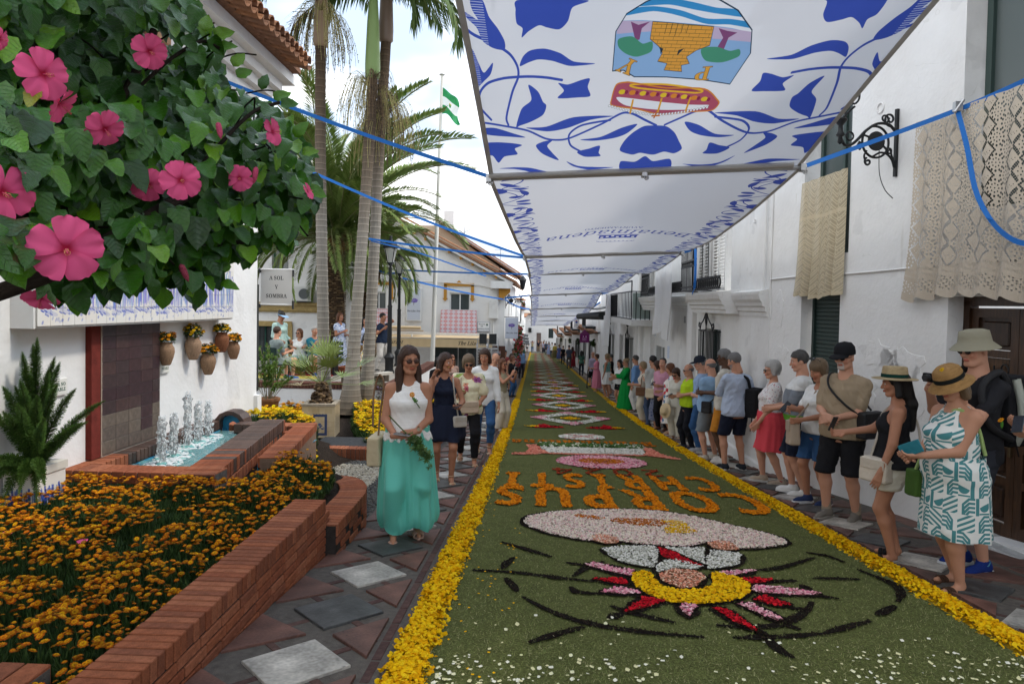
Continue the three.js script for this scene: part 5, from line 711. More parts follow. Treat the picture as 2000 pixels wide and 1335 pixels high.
{
const b=thing('near_white_house','rough white plastered house at right with carved wooden door, green shutter and lace hangings','house',[3.543,-1,-10.45]);b.rotation.y=TH;const y0=-1;
const q=extr([[0,-2.2],[13.5,-1],[13.5,6.6],[0,6.6]],.32,[[[3.58,.42],[4.85,.54],[4.85,2.69],[3.58,2.69]],rect(3.69,3.5,4.95,5.75),rect(.88,3.25,1.92,5.5),rect(.88,.82,1.78,2.78)]);q.translate(0,0,-.32);part('wall',buv(q),M.white,b);
part('corner_return',box(.32,8,4,.16,3,-2.2),M.white,b);
const r=rng(17);for(const[s,y,w,h]of[[2.5,2.05,.32,.16],[2.75,1.85,.26,.3],[3.0,1.95,.3,.2],[3.15,1.62,.16,.34],[2.35,1.6,.2,.2],[2.9,1.4,.2,.14],[.4,1.9,.2,.12],[.3,2.5,.14,.3]]){const pts=[];for(let i=0;i<22;i++){const a=i/22*6.283,k=.65+.5*r();pts.push([Math.cos(a)*w*k,Math.sin(a)*h*k]);}const m=part('plaster_patch',buv(extr(pts,.004,[],.002)),M.white,b);m.position.set(s,y,-.001);}
const dz=-.22,door=part('door',merge([box(1.27,.09,.1,4.215,2.645,dz),box(.075,2.2,.1,3.62,1.55,dz),box(.075,2.2,.1,4.81,1.55,dz)]),doorWood[0],b);
for(const k of[0,1]){
const x=3.66+k*.555,w=.55,g=[box(.085,2.12,.05,x+.043,1.52,dz),box(.085,2.12,.05,x+w-.043,1.52,dz)];for(const[ya,h]of[[2.535,.09],[2.15,.07],[1.32,.09],[.98,.07],[.52,.14]])g.push(box(w-.17,h,.05,x+w/2,ya,dz));
const lf=part('leaf',merge(g),doorWood[1],door);
for(const[ya,yb]of[[2.19,2.49],[1.02,1.27],[.6,.94]]){const ph=yb-ya,m=part('panel',merge([box(w-.17,ph,.02,0,0,-.012),cbox(w-.24,ph-.07,.03,.012).clone().translate(0,0,0)]),doorWood[2],door);m.position.set(x+w/2,(ya+yb)/2,dz);}
const gp=part('panel',box(w-.17,.75,.014,x+w/2,1.735,dz-.02),std({color:lin(.19,.095,.04),map:rep(T.woodCol,1.5),roughness:.5}),door);
const cx=x+w/2,cy=1.74,mk=(pts)=>tube(pts.map((p)=>[cx+p[0],cy+p[1],dz+.012]),.009,26,5);const gs=[];
for(const s of[-1,1])gs.push(mk([[0,-.1],[s*.08,.05],[s*.15,.2],[s*.16,.29],[s*.11,.32],[s*.08,.28],[s*.11,.25]]),mk([[0,.16],[s*.06,.08],[s*.13,-.06],[s*.15,-.2],[s*.1,-.26],[s*.07,-.21]]),mk([[0,-.34],[s*.07,-.26],[0,-.16],[s*-.05,-.1],[0,-.02]]));gs.push(rod([cx,cy-.36,dz+.012],[cx,cy+.3,dz+.012],.008));for(const s of[-1,1])gs.push(rod([cx+s*.18,cy-.37,dz+.012],[cx+s*.18,cy+.37,dz+.012],.007));part('iron_scroll',merge(gs),M.iron,door);
}
part('lock',merge([box(.03,.16,.03,4.17,1.3,dz+.03),rod([4.17,1.33,dz+.03],[4.17,1.33,dz+.09],.018)]),std({color:lin(.12,.09,.05),metalness:.6,roughness:.4}),door);
part('doorstep',cbox(1.45,.14,.42,.012).clone().translate(4.22,.4,-.06),std({color:lin(.6,.6,.58),map:rep(T.dirt,1.5),roughness:.5}),b);part('step_base',box(1.5,.3,.36,4.22,.2,-.05),M.white2,b);
const gm=std({color:lin(.035,.06,.052),roughness:.45});
const w1=part('window',merge([box(.07,2.2,.06,3.78,4.62,-.2),box(.07,2.2,.06,4.9,4.62,-.2),box(.06,2.2,.05,4.35,4.62,-.2),box(1.2,.07,.06,4.34,3.54,-.2)]),gm,b);part('pane',box(1.1,2.1,.012,4.33,4.62,-.215),new THREE.MeshPhysicalMaterial({color:lin(.09,.11,.105),roughness:.25}),w1);
const w2=part('window',merge([box(.06,2.2,.06,1.0,4.37,-.2),box(.06,2.2,.06,1.86,4.37,-.2),box(.05,2.2,.05,1.5,4.37,-.2),box(.95,.07,.06,1.42,3.29,-.2)]),gm,b);part('pane',box(.9,2.2,.012,1.42,4.37,-.215),new THREE.MeshPhysicalMaterial({color:lin(.08,.1,.098),roughness:.22}),w2);
const sh=part('shutter',box(.86,1.96,.02,1.35,1.8,-.2),std({color:lin(.012,.02,.018)}),b);for(let i=0;i<36;i++)part('slat',cbox(.8,.05,.014,.005),shutterGreen,sh).position.set(1.35,.86+i*.054,-.185);part('frame',merge([box(.05,1.96,.05,.93,1.8,-.175),box(.05,1.96,.05,1.76,1.8,-.175),box(.88,.05,.05,1.35,2.75,-.175)]),shutterGreen,sh);
part('cable',merge([tube([[.02,2.98,.012],[1,2.995,.014],[2,2.985,.012],[3.2,3.0,.012],[6,3.02,.012]],.011,40,5),tube([[.03,6,.012],[.035,4,.014],[.02,2.9,.012],[.05,2.4,.012]],.016,20,5),tube([[3.5,5.9,.02],[4.2,5.86,.02],[6,5.9,.02]],.014,14,5)]),M.white2,b);
part('ring_mark',new THREE.TorusGeometry(.055,.012,6,22).translate(2.45,4.86,.005),M.white2,b);
part('eave',box(13.6,.1,.5,6.8,6.62,.05),M.white2,b);const rf=part('roof',box(13.6,.1,3.2,6.8,6.95,-1.2).rotateX(0),M.roof[0],b);for(let i=0;i<74;i++){const m=part('roof_tile',tileUp,M.roof[i%3],rf);m.position.set(.1+i*.182,6.74,.28);m.rotation.set(0,-Math.PI/2,-.2);m.rotation.order='YXZ';}
const loc=(s,y,z)=>b.localToWorld(V(s,y-y0,z));b.updateMatrixWorld(true);
{const t=thing('lamp_bracket','ornate black wrought iron lamp bracket on the near white house between the lace hangings','lamp bracket',loc(2.76,3.02,.02).toArray());t.rotation.y=TH-Math.PI/2+.12;const m=part('ironwork',bracketGeo(),M.iron,t);part('wire',tube([[.22,.3,0],[.2,.0,.0],[.12,-.16,0],[.02,-.24,0]],.006,14,4),M.iron,t);}
const lace=(pat)=>{const c=canvasTex(1024,1024,pat,false);return c;};
const alpha2=lace((c)=>{
c.fillStyle='#fff';c.fillRect(0,0,1024,1024);c.fillStyle='#000';
const dot=(x,y,s)=>{c.beginPath();c.arc(x,y,s,0,7);c.fill();};
for(let j=0;j<13;j++)for(let i=-1;i<8;i++){const x=i*150+(j%2)*75,y=30+j*64;if(y>800)continue;const med=(i+(j%2))%2===0;
if(med){for(let k=0;k<12;k++)dot(x+Math.cos(k*.5236)*46,y+Math.sin(k*.5236)*42,6.5);for(let k=0;k<8;k++)dot(x+Math.cos(k*.785)*24,y+Math.sin(k*.785)*22,4.5);dot(x,y,4);}
else{for(let k=0;k<7;k++)for(const[a,e]of[[1,1],[1,-1],[-1,1],[-1,-1]]){const t=k/7;dot(x+a*66*(1-t),y+e*58*t,6.2);}for(let k=0;k<3;k++)for(const s of[-1,1])dot(x+s*14*k,y+(k%2)*9,3);}}
for(let j=0;j<5;j++)for(let i=0;i<120;i++)dot(i*9,846+j*6+(j>2?16:0),1.8);for(let j=0;j<6;j++)for(let i=0;i<60;i++)if((i*7+j*3)%5<3)c.fillRect(i*17,912+j*12,9,7);
});
const alpha1=lace((c)=>{c.fillStyle='#b0b0b0';c.fillRect(0,0,1024,1024);c.lineWidth=16;c.strokeStyle='#fff';for(let k=-2;k<16;k++)for(const o of[0,34]){c.beginPath();for(let i=0;i<=8;i++)c[i?'lineTo':'moveTo'](i*128,k*90+o+(i%2)*80);c.stroke();}c.fillStyle='#fff';for(let i=0;i<260;i++){c.beginPath();c.arc((i*197)%1024,(i*331)%1024,9,0,7);c.fill();}c.fillRect(0,980,1024,44);return;c.fillStyle='#fff';c.fillRect(0,0,1024,1024);c.fillStyle='#000';for(let y=0;y<1024;y+=9)for(let x=0;x<1024;x+=9){const z=Math.abs(((x+y*.7)%160)-80)+Math.abs(((x-y*.7+4000)%160)-80);const band=(y>820&&y<960)?Math.abs((x%110)-55)*.9+y-860:999;if(z>62&&z<98?false:(x/9+y/9)%2<1.2){if(band<25||(band>45&&band<70))continue;c.beginPath();c.arc(x+4,y+4,3.1,0,7);c.fill();}}});
function laceSheet(sA,sB,yT,yB,spread,pleats,amp,scal,nx,ny,seed){
const pos=[],uv=[],ix=[],r=rng(seed),ph=Array.from({length:8},()=>r()*6.28);
for(let j=0;j<=ny;j++)for(let i=0;i<=nx;i++){const u=i/nx,v=j/ny;let s=lerp(sA-spread[0]*v*v,sB+spread[1]*v,u)+.02*Math.sin(v*5+ph[0])*(1-u);const y=lerp(yT[0]+(yT[1]-yT[0])*u,yB+scal*Math.abs(Math.sin(u*pleats*Math.PI))*-1+.03*Math.sin(u*9+ph[1]),v)-y0;const z=.05+amp*(.25+.75*v)*(Math.sin(u*pleats*2*Math.PI+ph[2]+.6*Math.sin(v*3))*.6+.4*Math.sin(u*pleats*4.6+ph[3]))+.04*v;pos.push(s,y,z);uv.push(u,1-v);}
for(let j=0;j<ny;j++)for(let i=0;i<nx;i++){const a=j*(nx+1)+i;ix.push(a,a+nx+1,a+1,a+1,a+nx+1,a+nx+2);}
const g=new THREE.BufferGeometry();g.setAttribute('position',new THREE.Float32BufferAttribute(pos,3));g.setAttribute('uv',new THREE.Float32BufferAttribute(uv,2));g.setIndex(ix);g.computeVertexNormals();return g;
}
const lt=(n,l,g,m,pos)=>{const o=solo(n,g,m,l,'lace hanging',null,[3.543,-1,-10.45]);o.rotation.y=TH;return o;};
const wv={bumpMap:rep(T.grain,6),bumpScale:.003,side:THREE.DoubleSide,roughness:.95};
const a2=alpha2.clone();a2.wrapS=a2.wrapT=THREE.RepeatWrapping;a2.repeat.set(1.75,1);
lt('lace_hanging','large cream crochet lace hanging with diamond pattern above the wooden door',laceSheet(3.13,5.4,[3.52,3.50],1.70,[.1,0],9,.045,.05,150,40,5),new THREE.MeshStandardMaterial({color:lin(.50,.43,.34),alphaMap:a2,alphaTest:.5,...wv}));
const a1=alpha1.clone();a1.wrapS=a1.wrapT=THREE.RepeatWrapping;a1.repeat.set(2,1.5);
lt('lace_hanging','narrow pleated beige lace hanging below the left upper window',laceSheet(.9,1.92,[3.26,3.28],1.72,[.12,-.02],6,.06,.03,100,30,6),new THREE.MeshStandardMaterial({color:lin(.52,.44,.30),alphaMap:a1,transparent:true,...wv}));
}
// ---------- right side: second house with balcony ----------
const XB=3.53;
function facade(parent,x,d0,d1,yb0,yb1,yt,holes,mat=M.white2){const q=extr([[d0,yb0],[d1,yb1],[d1,yt],[d0,yt]],.32,holes);q.rotateY(Math.PI/2);q.translate(x,0,0);return wpart('wall',buv(q),mat,parent);}
function profX(pts,d0,d1){
const q=extr(pts.map((p)=>[-p[0],p[1]]),d1-d0);q.translate(0,0,-d1);return buv(q);
}
function reja(parent,x,d,y,w,h,out,o={}){
const gs=[],n=Math.round(w/.11);for(let i=0;i<=n;i++){const z=-d-w/2+w*i/n;gs.push(rod([x-out,y,z],[x-out,y+h,z],.009,.009,5));}
for(const yy of o.rails??[0,h])gs.push(box(.02,.03,w+.04,x-out,y+yy,-d));for(const s of[-1,1])for(const yy of[0,h])gs.push(box(out,.02,.02,x-out/2,y+yy,-d+s*w/2));for(const s of[-1,1])for(let k=1;k<3&&out>.1;k++)gs.push(rod([x-out*k/3,y,-d+s*w/2],[x-out*k/3,y+h,-d+s*w/2],.008,.008,4));
if(o.crest){const T2=(pts)=>tube(pts.map((p)=>[x-out,y+h+p[1],-d+p[0]]),.014,24,5);for(const s of[-1,1])gs.push(T2([[s*w*.42,.02],[s*w*.36,.12],[s*w*.2,.2],[s*.05,.34],[0,.4]]),T2([[s*w*.4,.05],[s*w*.5,.08],[s*w*.48,.15],[s*w*.4,.13]]));gs.push(T2([[0,.1],[-.06,.2],[0,.3],[.06,.2],[0,.1]]),rod([x-out,y+h,-d],[x-out,y+h+.48,-d],.012),new THREE.IcosahedronGeometry(.05,1).translate(x-out,y+h+.48,-d));}
if(o.band)for(let i=0;i<n;i++)gs.push(new THREE.TorusGeometry(.045,.008,4,10).rotateY(Math.PI/2).translate(x-out,y+h*.55,-d-w/2+w*(i+.5)/n));
return wpart('grille',merge(gs),M.iron,parent);
}
function circles(parent,x,d0,d1,y,h){const gs=[box(.025,.02,d1-d0,x,y+h,-(d0+d1)/2),box(.025,.02,d1-d0,x,y,-(d0+d1)/2)];const n=Math.round((d1-d0)/(h*.62));for(let i=0;i<n;i++)for(const o of[0,.5])gs.push(new THREE.TorusGeometry(h*.42,.011,5,16).rotateY(Math.PI/2).translate(x,y+h/2,-lerp(d0,d1,(i+.5+o*.6)/n)));return wpart('railing',merge(gs),M.iron,parent);}
{
const b=thing('balcony_house','smooth white house with stepped cornice, black window grille and balcony cages in the middle right','house',[XB,-1.6,-17]);
facade(b,XB,10.44,23.3,-1.6,-2.6,5.2,[rect(13.1,-.35,14.2,1.12),rect(16.1,-2.2,17.45,1.03),rect(18.65,-.75,21.0,.95),rect(12.5,1.85,13.5,3.6),rect(19,1.85,20.4,3.4)]);
wpart('plinth',profX([[0,-3],[.03,-3],[.03,-.9],[0,-.87]],10.5,16.05).translate(XB,0,0),M.white2,b);
const prof=[[0,1.42],[.02,1.42],[.02,1.48],[.05,1.5],[.05,1.56],[.09,1.58],[.1,1.63],[.14,1.68],[.16,1.76],[.16,1.8],[0,1.84]];
const pm=M.trimWhite;wpart('cornice',profX(prof,10.47,23.2).translate(XB,0,0),pm,b);
for(const[a,c]of[[11.9,14.5],[18.2,21.2]])wpart('balcony_slab',profX(prof.map((p)=>[p[0]?p[0]+.22:0,p[1]+.02]),a,c).translate(XB,0,0),pm,b);
wpart('pilaster',merge([box(.1,3.6,.5,XB-.05,.2,-15.3),box(.1,3.6,.6,XB-.05,.0,-22.6),box(.12,.12,.7,XB-.06,1.3,-22.6)]),M.white2,b);
reja(b,XB,13.65,-.42,1.16,1.5,.14,{crest:true,rails:[0,.75,1.5]});{const w=wpart('window',box(.03,1.45,1.1,XB+.2,.39,-13.65),M.glass,b);part('frame',merge([box(.05,1.45,.06,-.02,0,-.5),box(.05,1.45,.06,-.02,0,.5),box(.05,1.45,.05,-.02,0,0)]),shutterGreen,w).position.set(XB+.2-b.position.x,.39+1.6,-13.65+17);}
wpart('doorway',box(.03,3.3,1.35,XB+.26,-.6,-16.78),std({color:lin(.2,.2,.21),roughness:.7}),b);
{const w=wpart('window',merge([box(.05,1.7,.07,XB+.16,.1,-18.7),box(.05,1.7,.07,XB+.16,.1,-20.95),box(.05,1.7,.06,XB+.16,.1,-19.8),box(.05,.07,2.3,XB+.16,.9,-19.8)]),FR,b);wpart('roller_blind',merge(Array.from({length:9},(_,i)=>box(.02,.055,2.2,XB+.14,.9-i*.06,-19.8))),M.trimWhite,b);wpart('pane',box(.01,1.6,2.2,XB+.18,.05,-19.8),M.glass,b);}
wpart('notice',box(.012,.32,.24,XB-.006,.35,-18.1),std({color:lin(.6,.66,.78)}),b);wpart('bell_plate',box(.02,.16,.1,XB-.01,1.25,-16.2),std({color:lin(.3,.3,.3)}),b);
for(const[d,k]of[[12.75,0],[13.9,1],[18.7,0],[20.6,1]])for(const s of[0,.45]){const sh=wpart('shutter',merge([box(.04,1.75,.05,XB-.03,2.75,-d-s),box(.04,1.75,.05,XB-.03,2.75,-d-s-.4),box(.04,.06,.44,XB-.03,3.6,-d-s-.2),box(.04,.06,.44,XB-.03,1.9,-d-s-.2)]),M.trimWhite,b);const ls=[];for(let i=0;i<26;i++){const g=box(.045,.012,.36);g.rotateZ(.7);ls.push(g.translate(XB-.03,1.96+i*.064,-d-s-.2));}part('louvres',merge(ls),M.trimWhite,sh).position.set(-0,-0,0);sh.children[0].position.set(-b.position.x,-b.position.y,-b.position.z);}
reja(b,XB,14.35,1.88,1.35,1.0,.36,{rails:[0,.08,.5,.62,.92,1.0],band:true});reja(b,XB,20.0,1.86,1.3,1.0,.36,{rails:[0,.08,.5,.62,.92,1.0],band:true});
circles(b,XB-.34,11.95,13.65,1.88,.22);circles(b,XB-.34,15.1,17.2,1.88,.22);circles(b,XB-.34,17.4,19.3,1.88,.2);wpart('rail',rod([XB-.36,2.9,-15.0],[XB-.36,2.92,-12.0],.012),M.iron,b);
wpart('rainpipe',merge([rod([XB-.05,5,-23.2],[XB-.05,-2,-23.2],.045),rod([XB-.04,1.6,-10.6],[XB-.04,5,-10.55],.02),box(.02,.05,.08,XB-.02,2.95,-11.2)]),M.white2,b);
const clothMat=new THREE.MeshPhysicalMaterial({color:lin(.78,.78,.78),roughness:.9,side:THREE.DoubleSide,transmission:.2,thickness:0,bumpMap:rep(T.grain,3),bumpScale:.004});
function drape(label,x,dA,dB,yT,yB,seed){const nx=40,ny=26,pos=[],ix=[],r=rng(seed),p=r()*6;for(let j=0;j<=ny;j++)for(let i=0;i<=nx;i++){const u=i/nx,v=j/ny;pos.push(x+.05*Math.sin(u*22+p+v*2)*(.3+v)+.03*Math.sin(u*9+4*v)-.05*v,lerp(yT,yB+.1*Math.sin(u*7+p),v),-lerp(lerp(dA,dB,u),lerp(dA,dB,.1+.75*u),v*.6)+.06*Math.sin(v*6+p));}for(let j=0;j<ny;j++)for(let i=0;i<nx;i++){const a=j*(nx+1)+i;ix.push(a,a+1,a+nx+1,a+1,a+nx+2,a+nx+1);}const g=new THREE.BufferGeometry();g.setAttribute('position',new THREE.Float32BufferAttribute(pos,3));g.setAttribute('uv',new THREE.Float32BufferAttribute(pos.flatMap((_,i)=>i%3?[]:[pos[i+2],pos[i+1]]),2));g.setIndex(ix);g.computeVertexNormals();solo('white_drape',g,clothMat,label,'cloth');}
drape('long thin white shawl hanging from the balcony cages of the white house',3.1,15.6,17.9,2.66,.86,3);drape('narrow white cloth strip hanging from the far dark balcony',2.85,26.2,27.6,2.0,.05,4);
}
// ---------- right side: farther houses ----------
{
const b=thing('glass_balcony_house','white house with a black framed glass balcony and two barred windows farther down','house',[3.5,-2.2,-28]);
facade(b,3.62,23.3,38,-2.6,-3.4,4.2,[rect(25.2,-1.9,26.2,.4),rect(28.2,-2.6,29.3,.35),rect(31.2,-1.9,32.2,.2)]);
wpart('balcony_slab',box(.75,.18,8.4,3.28,1.04,-24.9),M.trimWhite,b);wpart('balcony_frame',merge([box(.03,.04,7.6,2.95,2.0,-24.9),box(.03,.04,7.6,2.95,1.15,-24.9),...Array.from({length:22},(_,i)=>rod([2.95,1.13,-21.1-i*.36],[2.95,2.0,-21.1-i*.36],.012,.012,5)),box(.6,.03,.03,3.25,2.0,-21.1),...Array.from({length:5},(_,i)=>rod([2.95+i*.14,1.13,-21.1],[2.95+i*.14,2.0,-21.1],.014,.014,5)),box(.03,.04,7.6,2.95,2.32,-24.9),rod([2.95,1.13,-21.1],[2.95,2.34,-21.1],.02)]),M.iron,b);wpart('balcony_panel',box(.012,.8,3.6,2.98,1.56,-26.7),std({color:lin(.015,.015,.017)}),b);wpart('glass_panel',box(.55,.8,.012,3.26,1.56,-21.12),new THREE.MeshPhysicalMaterial({color:lin(.42,.5,.46),roughness:.4,transmission:.4,thickness:0}),b);
reja(b,3.62,25.7,-1.95,1.05,2.3,.16,{crest:true});reja(b,3.62,31.7,-1.95,1.05,2.2,.16,{crest:true});wpart('pane',box(.02,2.3,1,3.8,-.7,-25.7),M.glass,b);wpart('pane',box(.02,2.2,1,3.8,-.8,-31.7),M.glass,b);wpart('door',box(.03,3,1.1,3.8,-1.1,-28.75),std({color:lin(.18,.17,.17)}),b);
const aw=thing('rolled_awning','black rolled awning jutting over the street below the far canopies','awning',[2.6,1.0,-31]);part('cloth',merge([rod([.45,.1,0],[-.45,.0,-3],.2,.14,10),box(.7,.03,3.4,.5,.35,-.6).rotateZ(.2)]),M.dark,aw);part('pole',rod([-.4,0,-2.4],[.9,.3,-2.4],.02),M.iron,aw);
const houses=[[38,50,3.5,.6,'low white house with a tiled porch roof beside the purple sign'],[50,63,3.4,.4,'farther white house with dark door and hanging plants'],[63,80,3.45,-.6,'small distant white house third from the street end'],[80,104,3.3,-1.6,'most distant white house on the right before the street end']];const r=rng(23);
for(const[d0,d1,x,yt,lb]of houses){
const g0=gd((d0+d1)/2),t=thing('street_house',lb,'house',[x,g0,-(d0+d1)/2]),holes=[],items=[];for(let d=d0+1;d<d1-1.6;d+=2.3+r()){const dr=r()<.45,y=gd(d)+(dr?-.3:.9),h=dr?2.4:1.2;holes.push(rect(d,y,d+1,y+h));items.push([d,y,h,dr]);}
facade(t,x,d0,d1,gd(d0)-1,gd(d1)-1,g0+4.6,holes);for(const[d,y,h,dr]of items){wpart(dr?'door':'window',box(.03,h,1,x+.18,y+h/2,-d-.5),dr?std({color:lin(.06,.035,.025)}):M.glass,t);if(!dr)reja(t,x,d+.5,y-.05,1.05,h+.1,.12);}
const rf=wpart('roof',box(.95,.1,d1-d0,x-.15,g0+2.95,-(d0+d1)/2),M.roof[1],t);for(let k=0;k<(d1-d0)/.3;k++){const m=part('roof_tile',tileUp,M.roof[k%3],rf);m.position.set(x-.45-t.position.x,3.05,-d0-k*.3+(d0+d1)/2);m.rotation.set(0,Math.PI,0);m.rotation.z=0;m.scale.set(.8,1,1.6);}
wpart('balcony',merge([box(.6,.12,3,x-.3,g0+3.2,-d0-3),...Array.from({length:14},(_,i)=>rod([x-.58,g0+3.2,-d0-1.6-i*.22],[x-.58,g0+4.1,-d0-1.6-i*.22],.014,.014,4)),box(.03,.04,3,x-.58,g0+4.1,-d0-3)]),M.iron,t);
const lf=[];for(let k=0;k<60;k++)lf.push({p:[x-.25+r()*.2,gd(d0+2)+1.9+r()*.4,-d0-1.2-r()*.35],r:[r()*6,r()*6,0],s:.1,c:pick(greens,r)});instanced('hanging_plant',tuftGeo,M_leaf,lf,t);
}
const ps=thing('purple_sign','purple house shaped sign board on the right of the street','sign',[2.76,-.2,-38]);part('board',extr([[-.26,-.3],[.26,-.3],[.26,.17],[0,.4],[-.26,.17]],.06,[],.01),std({color:lin(.14,.015,.10),roughness:.5}),ps);part('print',new THREE.PlaneGeometry(.4,.36).translate(0,-.06,.075),std({map:canvasTex(128,128,(c)=>{c.fillStyle='#6b1a5c';c.fillRect(0,0,128,128);c.fillStyle='#c9a9c4';for(let i=0;i<4;i++)c.fillRect(20,60+i*15,88-(i%2)*24,5);c.beginPath();c.arc(40,32,12,0,7);c.arc(88,32,12,0,7);c.fill();})}),ps);part('bracket',rod([.2,.15,.03],[.95,.3,.03],.02),M.iron,ps);
const ms=thing('crest_sign','small white sign with a blue crest hung high over the right pavement','sign',[2.72,.4,-45]);part('board',cbox(.36,.62,.06,.01),M.trimWhite,ms);part('print',new THREE.PlaneGeometry(.3,.54).translate(0,0,.033),std({map:canvasTex(96,160,(c)=>{c.fillStyle='#e6e6e6';c.fillRect(0,0,96,160);c.fillStyle='#2b5aa0';c.beginPath();c.arc(48,66,24,0,7);c.fill();c.fillStyle='#a8453a';c.fillRect(34,36,28,18);c.fillStyle='#444';c.fillRect(22,112,52,5);c.fillRect(28,124,40,5);})}),ms);part('bracket',rod([.15,.3,0],[.9,.3,0],.02),M.iron,ms);
const left=[[46,60,-1.25,'narrow glimpse of a white house beyond the restaurant with a tiled roof'],[60,82,-1.35,'second white house on the far left side of the street'],[82,105,-1.5,'last white house on the far left side of the street']];
for(const[d0,d1,x,lb]of left){const g0=gd((d0+d1)/2),t=thing('street_house',lb,'house',[x,g0,-(d0+d1)/2]);const holes=[],its=[];for(let d=d0+1;d<d1-1.5;d+=3){holes.push(rect(d,gd(d)+2.8,d+.9,gd(d)+4.2));its.push(d);}facade(t,x-.32,d0,d1,gd(d0)-1,gd(d1)-1,g0+5.2,holes);for(const d of its)wpart('window',box(.03,1.4,.9,x-.2,gd(d)+3.5,-d-.45),M.glass,t);wpart('roof',box(1.2,.12,d1-d0,x-.2,g0+5.25,-(d0+d1)/2),M.roof[2],t);wpart('shop_front',box(.05,2.4,d1-d0-2,x-.02,g0+1.1,-(d0+d1)/2),std({color:lin(.08,.05,.04)}),t);}
const ba=thing('black_awnings','black shop awnings stepping down the far left side of the street','awning',[-1,-1.4,-46]);for(let i=0;i<4;i++)part('awning',box(.9,.05,2.4,0,0,0).rotateZ(-.25).translate(.1,.9-i*.42,-1-i*4),M.dark,ba);
const rfw=thing('red_flower_display','red and green hanging flowers on the far left shop front','flowers',[-.95,-1,-38]);{const l=[],l2=[];for(let i=0;i<320;i++){const p=[-1.05+r()*.3,-1.6+r()*1.9,-34-r()*8];(r()<.5?l:l2).push({p,r:[r()*6,r()*6,0],s:.09+r()*.08,c:pick([lin(.4,.02,.03),lin(.5,.06,.07),lin(.45,.12,.14)],r)});}for(const e of l2)e.c=pick(greens,r);instanced('leaves',tuftGeo,M_leaf,l2,rfw);instanced('blooms',petalG,M_petal,l,rfw);}
{const t=thing('corner_lamp','black lantern bracket on the restaurant street corner','lamp bracket',[-1.34,1.35,-30.6]);part('ironwork',bracketGeo().clone().scale(.95,.95,.95),M.iron,t);part('lantern',lathe([[0,.55],[.09,.58],[.16,.95],[.2,.97],[.1,1.1],[0,1.2]].map((p)=>[p[0],p[1]+.3]),10).translate(.75,0,0),M.iron,t);}
{const t=thing('flower_balcony','small black balcony with pink flowers on the side of the restaurant','balcony',[-1.2,.6,-36]);part('floor',box(.6,.08,2,.15,0,0),M.trimWhite,t);part('railing',merge([box(.03,.04,2,.43,.85,0),...Array.from({length:16},(_,i)=>rod([.43,0,-1+i*.133],[.43,.85,-1+i*.133],.012,.012,4))]),M.iron,t);const l=[];for(let i=0;i<160;i++)l.push({p:[-.75+r()*.2,1.25+r()*.45,-35.2-r()*1.6],r:[r()*6,r()*6,0],s:.07,c:pick([lin(.55,.1,.14),lin(.6,.25,.22),...greens],r)});instanced('blooms',petalG,M_petal,l,t);}
const e=thing('end_house','white house closing the far end of the street with a small door and window','house',[2,-6,-106]);wpart('wall',buv(extr(rect(-6,-8,12,0),.4,[rect(.25,-5.7,.95,-2.8),rect(2.1,-3.6,2.85,-2.1)]).translate(0,0,-106.4)),M.white,e);wpart('door',box(.7,3,.04,.6,-4.3,-106.2),std({color:lin(.2,.15,.13)}),e);wpart('window',box(.75,1.5,.04,2.48,-2.85,-106.2),M.glass,e);wpart('roof',box(18.4,.2,5,3,.1,-108),M.roof[0],e);wpart('wall_lamp',box(.5,.7,.3,-.8,-2.4,-105.9),M.iron,e);
}
